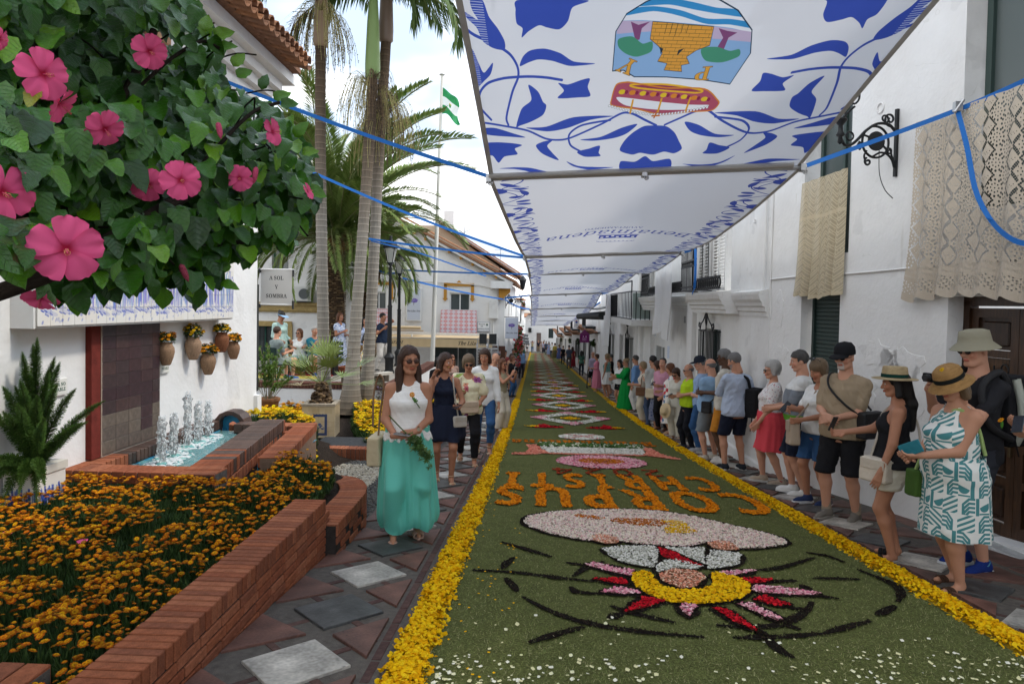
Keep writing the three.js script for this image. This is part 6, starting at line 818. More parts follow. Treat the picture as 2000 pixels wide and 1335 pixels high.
// canopy print outlines, centimetres across and along the cloth
const CAN={"fill":[[[2,272],[6,261],[11,251],[14,235],[21,226],[29,223],[30,233],[26,248],[21,261],[19,275],[17,280],[10,281],[10,270],[13,259],[8,265]],[[44,276],[40,266],[40,252],[44,246],[43,236],[48,242],[56,248],[62,245],[71,242],[77,250],[80,264],[90,270]],[[-2,238],[5,227],[8,209],[11,196],[19,208],[16,193],[9,183],[1,170],[-4,152],[-3,185],[4,203],[3,224]],[[40,201],[43,213],[49,220],[60,221],[72,214],[83,202],[100,197],[91,196],[79,197],[66,205],[55,208],[47,205]],[[71,174],[79,171],[90,176],[97,177],[96,165],[99,151],[89,150],[71,151],[76,162]],[[33,106],[39,137],[48,151],[46,174],[54,163],[58,147],[61,140],[58,125],[47,114],[37,108]],[[-3,76],[15,77],[37,69],[30,61],[32,48],[19,44],[12,30],[7,48],[-2,52]],[[51,67],[58,74],[67,76],[62,65],[67,50],[74,32],[60,45],[54,55]],[[42,103],[61,103],[86,117],[122,115],[101,110],[81,98],[62,94]],[[94,73],[113,76],[132,93],[146,99],[138,82],[126,73],[108,69]],[[92,47],[104,53],[114,58],[114,43],[116,35],[101,35]],[[82,28],[95,14],[112,9],[132,9],[107,3],[90,14]],[[12,15],[42,16],[62,7],[85,-2],[107,0],[130,1],[108,-7],[62,-3],[34,10]],[[-3,106],[12,107],[29,94],[41,84],[23,88],[6,94]]],"stroke":[[[-5,283],[-2,264],[7,245],[22,231],[33,217],[38,201],[38,186],[32,164],[25,125],[26,110]],[[74,178],[61,183],[46,186],[27,186],[13,181],[5,168],[3,146],[11,122]],[[-4,122],[24,108],[44,97],[62,79],[82,77],[111,100],[129,119],[139,118],[152,106],[164,95]],[[120,108],[94,101],[83,85],[85,63],[96,47]]],"mid":[[[135,47],[137,66],[143,82],[152,94],[161,95],[174,92],[184,79],[191,62],[197,45],[191,35],[180,40],[170,35],[156,41],[148,38]],[[138,23],[153,22],[162,33],[172,20],[189,22],[190,-4],[144,-3]]],"c":{"shield":[[115,185],[113,234],[119,253],[131,264],[146,273],[164,272],[182,264],[198,253],[214,232],[221,204],[216,161],[190,168],[161,173],[134,175],[124,185]],"sea":[[112,246],[131,245],[151,242],[179,238],[199,234],[214,229],[221,204],[216,161],[190,168],[161,173],[134,175],[124,185],[115,185]],"w1":[[122,258],[137,259],[157,254],[177,245],[195,244],[211,240],[214,234],[196,238],[179,239],[158,248],[138,254],[117,251]],"w2":[[130,265],[145,267],[164,262],[182,256],[196,254],[206,246],[188,249],[168,254],[148,260],[126,260]],"tower":[[139,243],[185,236],[187,214],[178,208],[172,200],[176,191],[170,189],[172,180],[157,183],[158,192],[150,195],[152,206],[148,214],[140,223]],"pink1":[[113,246],[139,243],[140,232],[114,231]],"pink2":[[185,236],[214,230],[217,218],[187,222]],"tree1":[[116,225],[126,227],[135,218],[142,220],[143,208],[133,202],[124,206],[117,215]],"trunk1":[[129,222],[126,233],[123,244],[129,240],[137,243],[132,236],[132,223]],"tree2":[[182,211],[193,212],[204,207],[211,209],[213,200],[202,192],[189,194],[183,203]],"trunk2":[[193,209],[195,223],[189,234],[196,231],[204,229],[199,223],[199,209]],"crown":[[120,165],[128,168],[133,167],[163,157],[196,154],[211,137],[214,130],[210,119],[192,117],[166,114],[143,125],[120,133],[118,144]],"crownr":[[133,164],[163,162],[194,152],[190,148],[162,153],[138,159]],"white":[[122,146],[136,143],[163,135],[189,129],[206,128],[196,121],[164,122],[132,132]]}};
// ---------- printed canopies over the street ----------
const INK='#4158b4',INK2='#4656a8';
function smooth(c,pts,S,mir,close=true){const P=pts.map((p)=>V(...S(p,mir),0)),q=new THREE.CatmullRomCurve3(P,close,'catmullrom',.42).getPoints(P.length*6);c.beginPath();q.forEach((p,i)=>i?c.lineTo(p.x,p.y):c.moveTo(p.x,p.y));if(close)c.closePath();}
function sharp(c,pts,S,mir){c.beginPath();pts.forEach((p,i)=>{const q=S(p,mir);i?c.lineTo(...q):c.moveTo(...q);});c.closePath();}
const canopyTex1=canvasTex(2048,2048,(c)=>{
c.fillStyle='#e9ebef';c.fillRect(0,0,2048,2048);const S=(p,mir)=>[(mir?336-p[0]:p[0])/330*2048,p[1]/690*2048];
c.lineJoin=c.lineCap='round';
for(const mir of[false,true]){c.fillStyle=INK;for(const f of CAN.fill){smooth(c,f,S,mir);c.fill();}c.strokeStyle=INK;c.lineWidth=11;for(const s of CAN.stroke){smooth(c,s,S,mir,false);c.stroke();}}
c.fillStyle=INK;for(const f of CAN.mid){smooth(c,f,S);c.fill();}
c.strokeStyle='rgba(233,235,239,.85)';c.lineWidth=2.2;for(const mir of[false,true])for(const f of[CAN.fill[0],CAN.fill[2]]){c.save();smooth(c,f,S,mir);c.clip();const b=f.reduce((a,p)=>[a[0]+p[0]/f.length,a[1]+p[1]/f.length],[0,0]);for(let i=0;i<26;i++){const q=S([b[0]-14+(i%2)*3,b[1]-30+i*2.6],mir),e=S([b[0]+2,b[1]-34+i*2.6],mir);c.beginPath();c.moveTo(...q);c.lineTo(...e);c.stroke();}c.restore();}
const K={...CAN.c};const fill=(p,col,sm)=>{(sm?smooth:sharp)(c,p,S);c.fillStyle=col;c.fill();};
c.save();sharp(c,K.shield,S);c.clip();c.fillStyle='#e9ecf2';c.fillRect(0,0,2048,2048);fill(K.sea,'#8fb4dc');fill(K.pink1,'#c4b3cc');fill(K.pink2,'#c4b3cc');fill(K.w1,'#3f93cc',true);fill(K.w2,'#3f93cc',true);
fill(K.trunk1,'#84507a');fill(K.trunk2,'#84507a');fill(K.tree1,'#4d9477',true);fill(K.tree2,'#4d9477',true);
sharp(c,K.tower,S);c.fillStyle='#dfa047';c.fill();c.save();c.clip();c.strokeStyle='#7a6a3a';c.lineWidth=1.6;for(let r=0;r<16;r++){const a=S([118,246-r*4.4]),b=S([196,240-r*4.4]);c.beginPath();c.moveTo(...a);c.lineTo(...b);c.stroke();for(let k=0;k<10;k++){const q=S([120+k*7.5+(r%2)*3.7,245.5-r*4.4-k*.5]),e=S([120+k*7.5+(r%2)*3.7,241-r*4.4-k*.5]);c.beginPath();c.moveTo(...q);c.lineTo(...e);c.stroke();}}c.strokeStyle='#5b5130';c.lineWidth=2.5;for(let k=0;k<5;k++){const a=S([150+k*4,240]),b=S([150+k*4,229-(k===2?3:0)]);c.beginPath();c.moveTo(...a);c.lineTo(...b);c.stroke();}c.restore();c.strokeStyle='#3c4a55';c.lineWidth=2;sharp(c,K.tower,S);c.stroke();
c.fillStyle='#2d3a44';for(const p of[[[149,213],[152,211],[151,204]],[[168,211],[164,209],[164,202]]]){sharp(c,p,S);c.fill();}c.restore();
c.strokeStyle='#2c3f52';c.lineWidth=4;sharp(c,K.shield,S);c.stroke();
for(const[ch,x,y,rot]of[['Y',127,190,.5],['P',190,177,-.05]]){c.save();c.translate(...S([x,y]));c.scale(-1,.62);c.rotate(rot);c.font='bold 130px serif';c.textAlign='center';c.textBaseline='middle';c.fillStyle='#dfa347';c.strokeStyle='#5c5a40';c.lineWidth=2.5;c.fillText(ch,0,0);c.strokeText(ch,0,0);c.restore();}
fill(K.crown,'#b0566b',true);fill(K.white,'#eceef2',true);fill(K.crownr,'#98405a',true);
c.strokeStyle='#e8b93a';c.lineWidth=8;smooth(c,K.crownr,S);c.stroke();c.strokeStyle='#d98a3a';c.lineWidth=6;smooth(c,K.crown,S);c.stroke();
for(let i=0;i<9;i++){const q=S([126+i*9.2,154-i*2]);c.fillStyle=i%2?'#d98a3a':'#e3c23a';c.beginPath();c.ellipse(q[0],q[1],18,11,0,0,7);c.fill();c.fillStyle='#8a3050';c.beginPath();c.arc(q[0]+24,q[1]-2,9,0,7);c.fill();}for(let i=0;i<34;i++){const t=i/33,q=S([117+t*88,133-18*Math.sin(t*3.1)*.8-t*8]);c.strokeStyle='#9aa0a8';c.lineWidth=2;c.fillStyle='#f2f3f5';c.beginPath();c.arc(...q,6,0,7);c.fill();c.stroke();}
for(const x of[137,162,187]){const a=S([x,140]),b=S([x,119]);c.strokeStyle='#e0a63a';c.lineWidth=10;c.beginPath();c.moveTo(...a);c.lineTo(...b);c.stroke();}{const a=S([161,121]),b=S([160,109]);c.strokeStyle='#c8743a';c.lineWidth=8;c.beginPath();c.moveTo(...a);c.lineTo(...b);c.moveTo(a[0]-20,b[1]+10);c.lineTo(a[0]+20,b[1]+10);c.stroke();}
});
const canopyTex2=canvasTex(1536,2048,(c,W,H)=>{
c.fillStyle='#e6e7ea';c.fillRect(0,0,W,H);const k=W/330,ky=H/690;c.lineJoin=c.lineCap='round';const r=rng(12);
for(const mir of[0,1]){c.save();if(mir){c.translate(W,0);c.scale(-1,1);}c.fillStyle=c.strokeStyle=INK2;
for(let s=0;s<7;s++){c.save();c.translate(0,s*100*ky);if(s%2){c.translate(0,100*ky);c.scale(1,-1);}c.scale(k,ky);
const leaf=(x,y,a,l,w)=>{c.save();c.translate(x,y);c.rotate(a);c.beginPath();c.moveTo(0,0);c.bezierCurveTo(l*.2,-w,l*.7,-w*1.2,l,0);c.bezierCurveTo(l*.75,-w*.2,l*.4,w*.8,0,0);c.fill();c.restore();};
c.lineWidth=1.6;c.beginPath();c.moveTo(4,2);c.bezierCurveTo(40,20,44,44,12,52);c.bezierCurveTo(2,60,30,66,36,84);c.bezierCurveTo(38,96,20,98,8,99);c.stroke();c.beginPath();c.moveTo(8,50);c.bezierCurveTo(20,40,30,30,22,20);c.moveTo(14,54);c.bezierCurveTo(26,58,34,56,40,60);c.stroke();
leaf(36,28,1.9,24,8);leaf(14,24,.3,18,8);leaf(22,58,-.2,19,7);leaf(10,76,-.5,26,9);leaf(32,92,3.6,22,6);c.beginPath();c.moveTo(0,40);c.bezierCurveTo(12,38,18,46,14,54);c.bezierCurveTo(8,60,4,60,0,60);c.fill();c.beginPath();c.ellipse(30,6,9,4,.2,0,7);c.fill();c.restore();}
c.restore();}
c.fillStyle=INK2;const T2=(s,x,y,size,f,sx=1)=>{c.save();c.translate(x*k,y*ky);c.scale(-sx,1);c.font=`${f} ${size}px serif`;c.textAlign='center';c.fillText(s,0,0);c.restore();};
T2('Benalmádena',170,352,175,'italic',.98);T2('AYUNTAMIENTO',158,384,56,'',.95);
c.fillRect(140*k,262*ky,66*k,38*ky);c.fillStyle='#e6e7ea';for(let i=0;i<7;i++)c.fillRect((143+i*9)*k,(268+(i%3)*6)*ky,5*k,14*ky);c.strokeStyle=INK2;c.lineWidth=8;c.beginPath();c.ellipse(173*k,230*ky,34*k,18*ky,0,3.14,6.28);c.stroke();c.beginPath();c.ellipse(173*k,300*ky,34*k,14*ky,0,0,3.14);c.stroke();for(let i=0;i<9;i++){c.fillStyle=INK2;c.beginPath();c.arc((142+i*7.6)*k,(224-(i%2)*6)*ky,9,0,7);c.fill();}
});
const BARS=[[7.15,-.511,2.845,2.701,2.998],[14.1,-.251,2.511,2.971,2.656],[20.5,-.232,2.436,3.017,2.566],[28.5,-.242,1.915,2.734,2.073],[35.7,-.29,1.288,2.989,1.455],[43,-.308,.787,2.97,.913],[52,-.366,.28,2.9,.419],[67,-.464,-.484,2.746,-.423]];
const barMat=std({color:lin(.55,.56,.57),metalness:.5,roughness:.4}),hemMat=new THREE.MeshPhysicalMaterial({color:lin(.5,.48,.45),roughness:.9,side:THREE.DoubleSide,transmission:.1,thickness:0});
const clothM=(t)=>new THREE.MeshPhysicalMaterial({map:t,roughness:.95,side:THREE.DoubleSide,transmission:.36,thickness:0,specularIntensity:.1,color:lin(.84,.84,.86)});
const cM1=clothM(canopyTex1),cM2=clothM(canopyTex2);
const near0=[.35,-.76,4.38,2.46,4.40];
const ords=['nearest','second','third','fourth','fifth','sixth','seventh','farthest'];
for(let k=0;k<BARS.length;k++){
const A=BARS[k],B=k?BARS[k-1]:near0,t=thing('street_canopy',k===0?'nearest white canopy printed with a coat of arms, crown and blue foliage':`${ords[k]} white canopy from the camera, printed with blue foliage borders and lettering`,'canopy',[(A[1]+A[3])/2,(A[2]+A[4])/2,-A[0]]);
const nx=24,nd=48,pos=[],uv=[],ix=[],y2=k?-.05:0;
const P=(u,v)=>{const d=lerp(A[0],B[0]-(k?.02:0),v),xl=lerp(A[1],B[1],v),xr=lerp(A[3],B[3],v),w=Math.sin(Math.PI*v),inn=.07*w*(1-2*u);let y=lerp(lerp(A[2],A[4],u),lerp(B[2],B[4],u),v)+.03+y2*v-(k?.22:.05)*w*(1-.5*Math.sin(Math.PI*u))+.05*w*Math.sin(u*Math.PI)+.025*w*fbm(u*3+k,v*4,k,2)+.012*Math.sin(u*24+k)*Math.exp(-v*12);return[lerp(xl,xr,u)+inn,y,-d];};
for(let j=0;j<=nd;j++)for(let i=0;i<=nx;i++){pos.push(...P(i/nx,j/nd));uv.push(i/nx,1-j/nd);}
for(let j=0;j<nd;j++)for(let i=0;i<nx;i++){const a=j*(nx+1)+i;ix.push(a,a+1,a+nx+1,a+1,a+nx+2,a+nx+1);}
const g=new THREE.BufferGeometry();g.setAttribute('position',new THREE.Float32BufferAttribute(pos,3));g.setAttribute('uv',new THREE.Float32BufferAttribute(uv,2));g.setIndex(ix);g.computeVertexNormals();wpart('cloth',g,k?cM2:cM1,t);
for(const s of[0,1]){const hp=[],hi=[];for(let j=0;j<=nd;j++){const p=P(s,j/nd),q=P(s?.985:.015,j/nd);hp.push(p[0],p[1]-.006,p[2],q[0],q[1]-.009,q[2]);if(j){const a=(j-1)*2;hi.push(a,a+1,a+2,a+1,a+3,a+2);}}const hg=new THREE.BufferGeometry();hg.setAttribute('position',new THREE.Float32BufferAttribute(hp,3));hg.setIndex(hi);hg.computeVertexNormals();wpart('hem',hg,hemMat,t);}
const bar=wpart('bar',rod([A[1]-.03,A[2],-A[0]],[A[3]+.05,A[4],-A[0]],.028,.028,10),barMat,t);wpart('sleeve',rod([A[1],A[2]+.012,-A[0]+.05],[A[3]-.1,A[4]+.012,-A[0]+.05],.03,.03,8),hemMat,t);
for(const u of[0,.5,1]){const x=lerp(A[1],A[3],u),y=lerp(A[2],A[4],u);wpart('clamp',merge([box(.05,.07,.1,x,y-.01,-A[0]+.02),rod([x-.03,y-.05,-A[0]+.03],[x+.04,y-.06,-A[0]+.05],.01),new THREE.TorusGeometry(.022,.007,5,10).translate(x+.02,y-.06,-A[0]+.06)]),M.steel,t);}
}
// ---------- blue straps ----------
function strap(label,pts,w=.04,sag=0,twist=0){
const P=pts.map((p)=>V(...p)),c=P.length>2?new THREE.CatmullRomCurve3(P):new THREE.LineCurve3(P[0],P[1]),n=30,pos=[],ix=[];
for(let i=0;i<=n;i++){const t=i/n,p=c.getPoint(t),tg=c.getTangent(t);p.y-=sag*Math.sin(Math.PI*t);let up=V(0,1,0);if(Math.abs(tg.y)>.8)up=V(1,0,.3);const s=up.clone().sub(tg.clone().multiplyScalar(up.dot(tg))).normalize().applyAxisAngle(tg,twist*(t-.3)).multiplyScalar(w/2),nn=s.clone().cross(tg).normalize().multiplyScalar(.0015);for(const[a,b]of[[1,1],[-1,1],[-1,-1],[1,-1]])pos.push(p.x+s.x*a+nn.x*b,p.y+s.y*a+nn.y*b,p.z+s.z*a+nn.z*b);if(i)for(let q=0;q<4;q++){const A=(i-1)*4+q,B=(i-1)*4+(q+1)%4;ix.push(A,B,A+4,B,B+4,A+4);}}
const g=new THREE.BufferGeometry();g.setAttribute('position',new THREE.Float32BufferAttribute(pos,3));g.setIndex(ix);const q=g.toNonIndexed();q.computeVertexNormals();return solo('blue_strap',q,M.blueStrap,label,'strap',null);
}
strap('long blue strap from the white house window across the palms to the nearest canopy',[[-3.9,4.09,-7.39],[-.5,2.86,-7.15]],.04,.04,.3);
strap('blue strap from the second canopy bar past the palms to the hibiscus side',[[-4.6,4.1,-12.6],[-.25,2.53,-14.08]],.05,.08);
strap('blue strap tied between a grey palm and the second canopy bar',[[-3.64,2.9,-14.7],[-.25,2.5,-14.1]],.045,.03);strap('thin blue strap end hanging left of the lantern',[[-3.6,2.86,-14.75],[-2.7,2.67,-14.6],[-1.2,2.2,-16.4]],.03,.02);
strap('blue strap from the lamp post to the third canopy bar',[[-4.2,2.55,-21.3],[-.23,2.45,-20.5]],.05,.02);strap('blue strap knotted round the smaller date palm and lamp post',[[-5.9,2.75,-24.9],[-4.2,2.5,-21.35]],.05,.1);
strap('blue strap from the lamp post to the restaurant corner',[[-4.2,2.3,-21.4],[-1.4,1.75,-29.8]],.06,.05);strap('blue strap from the restaurant corner to the fourth canopy bar',[[-1.35,1.8,-29.9],[-.24,1.93,-28.5]],.07);strap('sagging blue strap from the restaurant corner to a farther canopy bar',[[-1.35,1.75,-30],[-.3,1.3,-35.7]],.08,.1);
strap('blue strap from the nearest canopy bar up along the lace to the house wall',[[2.72,3.0,-7.15],[4.02,3.5,-6.75],[4.2,3.55,-5.9]],.045,.02,.5);
{const s=strap('loose blue strap end looping down in front of the large lace',[[4.0,3.46,-6.72],[3.99,3.1,-6.55],[3.98,2.6,-6.35],[4.02,2.3,-6.15],[4.06,2.15,-5.95],[4.12,2.1,-5.8]],.045);part('ratchet_buckle',merge([box(.07,.09,.05,4.0,3.5,-6.72),rod([3.96,3.44,-6.7],[4.04,3.56,-6.7],.015)]),M.steel,s);}
strap('blue strap from the second canopy bar to the near balcony cage',[[2.98,2.66,-14.1],[3.17,2.72,-14.2],[3.19,2.78,-13.8]],.06,.0);strap('blue strap end hanging down the balcony cage',[[3.15,2.8,-13.7],[3.14,2.3,-13.6],[3.13,1.95,-13.6],[3.13,1.8,-13.8]],.05);
strap('blue strap from the third canopy bar to the far balcony cage',[[3.02,2.57,-20.5],[3.2,2.75,-20.0]],.08);strap('blue strap from the fourth canopy bar to the glass balcony',[[2.74,2.07,-28.5],[2.95,2.2,-26.5]],.1,.05);strap('blue strap from the fifth canopy bar to the far house',[[2.98,1.45,-35.7],[3.5,1.75,-37]],.1);
// ---------- people: smooth distance fields meshed into continuous figures ----------
class Field{
constructor(a,b,c){this.a=a;this.c=c;this.n=[0,1,2].map((i)=>Math.max(4,Math.ceil((b[i]-a[i])/c)+1));this.d=new Float32Array(this.n[0]*this.n[1]*this.n[2]).fill(.2);}
fn(lo,hi,f,k=0){
const{a,c,n,d}=this,s=[0,1,2].map((i)=>clamp(Math.floor((lo[i]-a[i])/c),0,n[i]-1)),e=[0,1,2].map((i)=>clamp(Math.ceil((hi[i]-a[i])/c),0,n[i]-1));
for(let z=s[2];z<=e[2];z++)for(let y=s[1];y<=e[1];y++){let o=(z*n[1]+y)*n[0]+s[0];for(let x=s[0];x<=e[0];x++,o++){const v=f(a[0]+x*c,a[1]+y*c,a[2]+z*c),w=d[o];if(k>0){const h=Math.max(k-Math.abs(v-w),0)/k;d[o]=Math.min(v,w)-h*h*k*.25;}else d[o]=Math.min(v,w);}}
}
cone(p,q,r0,r1,k=.02){
const m=Math.max(r0,r1)+k+.03,bx=q[0]-p[0],by=q[1]-p[1],bz=q[2]-p[2],bb=bx*bx+by*by+bz*bz||1e-9;
this.fn([0,1,2].map((i)=>Math.min(p[i],q[i])-m),[0,1,2].map((i)=>Math.max(p[i],q[i])+m),(x,y,z)=>{const X=x-p[0],Y=y-p[1],Z=z-p[2],h=clamp((X*bx+Y*by+Z*bz)/bb,0,1);return Math.hypot(X-bx*h,Y-by*h,Z-bz*h)-(r0+(r1-r0)*h);},k);
}
ell(p,r,k=.02){const m=Math.min(...r);this.fn(p.map((v,i)=>v-r[i]-k-.03),p.map((v,i)=>v+r[i]+k+.03),(x,y,z)=>(Math.hypot((x-p[0])/r[0],(y-p[1])/r[1],(z-p[2])/r[2])-1)*m,k);}
all(f){const{a,c,n,d}=this;let o=0;for(let z=0;z<n[2];z++)for(let y=0;y<n[1];y++)for(let x=0;x<n[0];x++,o++)if(d[o]<.12)d[o]=f(d[o],a[0]+x*c,a[1]+y*c,a[2]+z*c);}
mesh(){
const{a,c,n,d}=this,[X,Y,Z]=n,id=new Int32Array(d.length).fill(-1),pos=[],idx=[],st=[1,X,X*Y];
for(let z=0;z<Z-1;z++)for(let y=0;y<Y-1;y++)for(let x=0;x<X-1;x++){
const o=(z*Y+y)*X+x;let m=0;for(let i=0;i<8;i++)if(d[o+(i&1)+(i>>1&1)*X+(i>>2)*X*Y]<0)m|=1<<i;if(m===0||m===255)continue;
let sx=0,sy=0,sz=0,k=0;
for(let i=0;i<8;i++)for(let ax=0;ax<3;ax++){const j=i|1<<ax;if(j===i)continue;const A=d[o+(i&1)+(i>>1&1)*X+(i>>2)*X*Y],B=d[o+(j&1)+(j>>1&1)*X+(j>>2)*X*Y];if(A<0===B<0)continue;const t=A/(A-B);sx+=(i&1)+(ax===0?t:0);sy+=(i>>1&1)+(ax===1?t:0);sz+=(i>>2)+(ax===2?t:0);k++;}
id[o]=pos.length/3;pos.push(a[0]+(x+sx/k)*c,a[1]+(y+sy/k)*c,a[2]+(z+sz/k)*c);
}
for(let z=1;z<Z-1;z++)for(let y=1;y<Y-1;y++)for(let x=1;x<X-1;x++){const o=(z*Y+y)*X+x;for(let ax=0;ax<3;ax++){const s=d[o]<0,e=d[o+st[ax]]<0;if(s===e)continue;const u=st[(ax+1)%3],v=st[(ax+2)%3],q=[id[o],id[o-u],id[o-u-v],id[o-v]];if(q.some((i)=>i<0))continue;s?idx.push(q[0],q[1],q[2],q[0],q[2],q[3]):idx.push(q[0],q[2],q[1],q[0],q[3],q[2]);}}
const g=new THREE.BufferGeometry();g.setAttribute('position',new THREE.Float32BufferAttribute(pos,3));g.setIndex(idx);g.computeVertexNormals();return g;
}
}
const col3=(g,f)=>{const p=g.attributes.position,c=new Float32Array(p.count*3);for(let i=0;i<p.count;i++)c.set(f(p.getX(i),p.getY(i),p.getZ(i)),i*3);g.setAttribute('color',new THREE.BufferAttribute(c,3));return g;};
const SKIN={l:[.56,.29,.19],m:[.47,.235,.145],t:[.42,.195,.115],d:[.1,.05,.03]};
const skinMat=new THREE.MeshPhysicalMaterial({vertexColors:true,roughness:.55,specularIntensity:.5,bumpMap:rep(T.grain,3),bumpScale:.0006});
const fabBump=tex(256,(u,v)=>.5+.5*tnoise(u,v,5,4)+.06*Math.sin(u*800)*Math.sin(v*800));
const fabMats={};
function fab(c,o={}){const k=JSON.stringify([c,o.rough,o.map?.uuid]);return fabMats[k]??=std({color:lin(...c),roughness:o.rough??.9,map:o.map??null,bumpMap:rep(fabBump,2.2),bumpScale:.012,side:o.side??THREE.FrontSide});}
function cylUV(g,s=.2){g=g.index?g.toNonIndexed():g;g.computeVertexNormals;const p=g.attributes.position,uv=new Float32Array(p.count*2);for(let i=0;i<p.count;i+=3){const us=[0,1,2].map((k)=>Math.atan2(p.getX(i+k),p.getZ(i+k)-.001));const mx=Math.max(...us);for(let k=0;k<3;k++){let u=us[k];if(mx-u>3.2)u+=6.2832;uv[(i+k)*2]=u*s;uv[(i+k)*2+1]=p.getY(i+k);}}g.setAttribute('uv',new THREE.BufferAttribute(uv,2));return g;}
const HAIRC={black:[.012,.01,.009],brown:[.06,.024,.011],auburn:[.15,.05,.018],blond:[.34,.23,.12],dblond:[.2,.13,.07],grey:[.2,.195,.19],dgrey:[.075,.07,.066],white:[.52,.5,.47]};
const LOFT={
m:[[.78,.16,.11,0],[.88,.172,.122,-.01],[.98,.163,.115,.0],[1.1,.15,.108,.01],[1.22,.16,.115,.008],[1.32,.174,.122,.0],[1.385,.158,.1,-.012],[1.44,.098,.075,-.018],[1.49,.058,.058,-.015]],
f:[[.78,.168,.118,-.005],[.88,.178,.128,-.015],[.97,.162,.115,-.005],[1.07,.13,.096,.008],[1.17,.134,.1,.012],[1.27,.148,.118,.022],[1.34,.148,.105,.0],[1.40,.118,.08,-.012],[1.455,.07,.06,-.015],[1.5,.046,.05,-.01]],
};
function loftAt(L,y,fat){let i=1;while(i<L.length-1&&y>L[i][0])i++;const a=L[i-1],b=L[i],t=clamp((y-a[0])/(b[0]-a[0]),0,1),s=t*t*(3-2*t),f=fat*Math.exp(-Math.pow((y-1.08)/.25,2));return[lerp(a[1],b[1],s)*(1+.3*f),lerp(a[2],b[2],s)*(1+.6*f),lerp(a[3],b[3],s)+.03*f];}
const ik=(a,b,l1,l2,hint)=>{const A=V(...a),B=V(...b),d=B.clone().sub(A);let L=d.length();const m=(l1+l2)*.995;if(L>m){B.copy(A).addScaledVector(d,m/L);L=m;}d.normalize();const x=(l1*l1-l2*l2+L*L)/(2*L),h=Math.sqrt(Math.max(0,l1*l1-x*x)),n=V(...hint);n.addScaledVector(d,-n.dot(d)).normalize();return[A.clone().addScaledVector(d,x).addScaledVector(n,h).toArray(),B.toArray()];};
const add=(a,b,k=1)=>[a[0]+b[0]*k,a[1]+b[1]*k,a[2]+b[2]*k];
const mix3=(a,b,t)=>[lerp(a[0],b[0],t),lerp(a[1],b[1],t),lerp(a[2],b[2],t)];
function hand(F,w,dir,palm,side,curl,s=1){
const D=V(...dir).normalize(),P=V(...palm);P.addScaledVector(D,-P.dot(D)).normalize();const S=D.clone().cross(P).multiplyScalar(side);
const at=(a,b,c)=>[w[0]+(D.x*a+S.x*b+P.x*c)*s,w[1]+(D.y*a+S.y*b+P.y*c)*s,w[2]+(D.z*a+S.z*b+P.z*c)*s];
for(const b of[-.026,-.009,.009,.026])F.cone(at(.0,b*.55,0),at(.085,b,.002),.015*s,.0125*s,.012);
[[-.030,.058],[-.0105,.072],[.0095,.078],[.029,.07]].forEach(([b,L],i)=>{let a=.088,c=.002,ang=curl*(.5+.1*(3-i)),p=at(a,b,c);for(let k=0;k<3;k++){const l=L*[.45,.32,.25][k];a+=Math.cos(ang)*l;c+=Math.sin(ang)*l;const q=at(a,b*(1+.06*k),c);F.cone(p,q,(.0098-.001*k)*s,(.0088-.001*k)*s,.003);p=q;ang+=curl*(.75-.15*k);}});
const t0=at(.022,.026,.006),t1=at(.052,.05,.016+.012*curl),t2=at(.082,.054-.016*curl,.024+.026*curl);F.cone(t0,t1,.0135*s,.0115*s,.008);F.cone(t1,t2,.011*s,.0085*s,.003);
}
let figures=0;
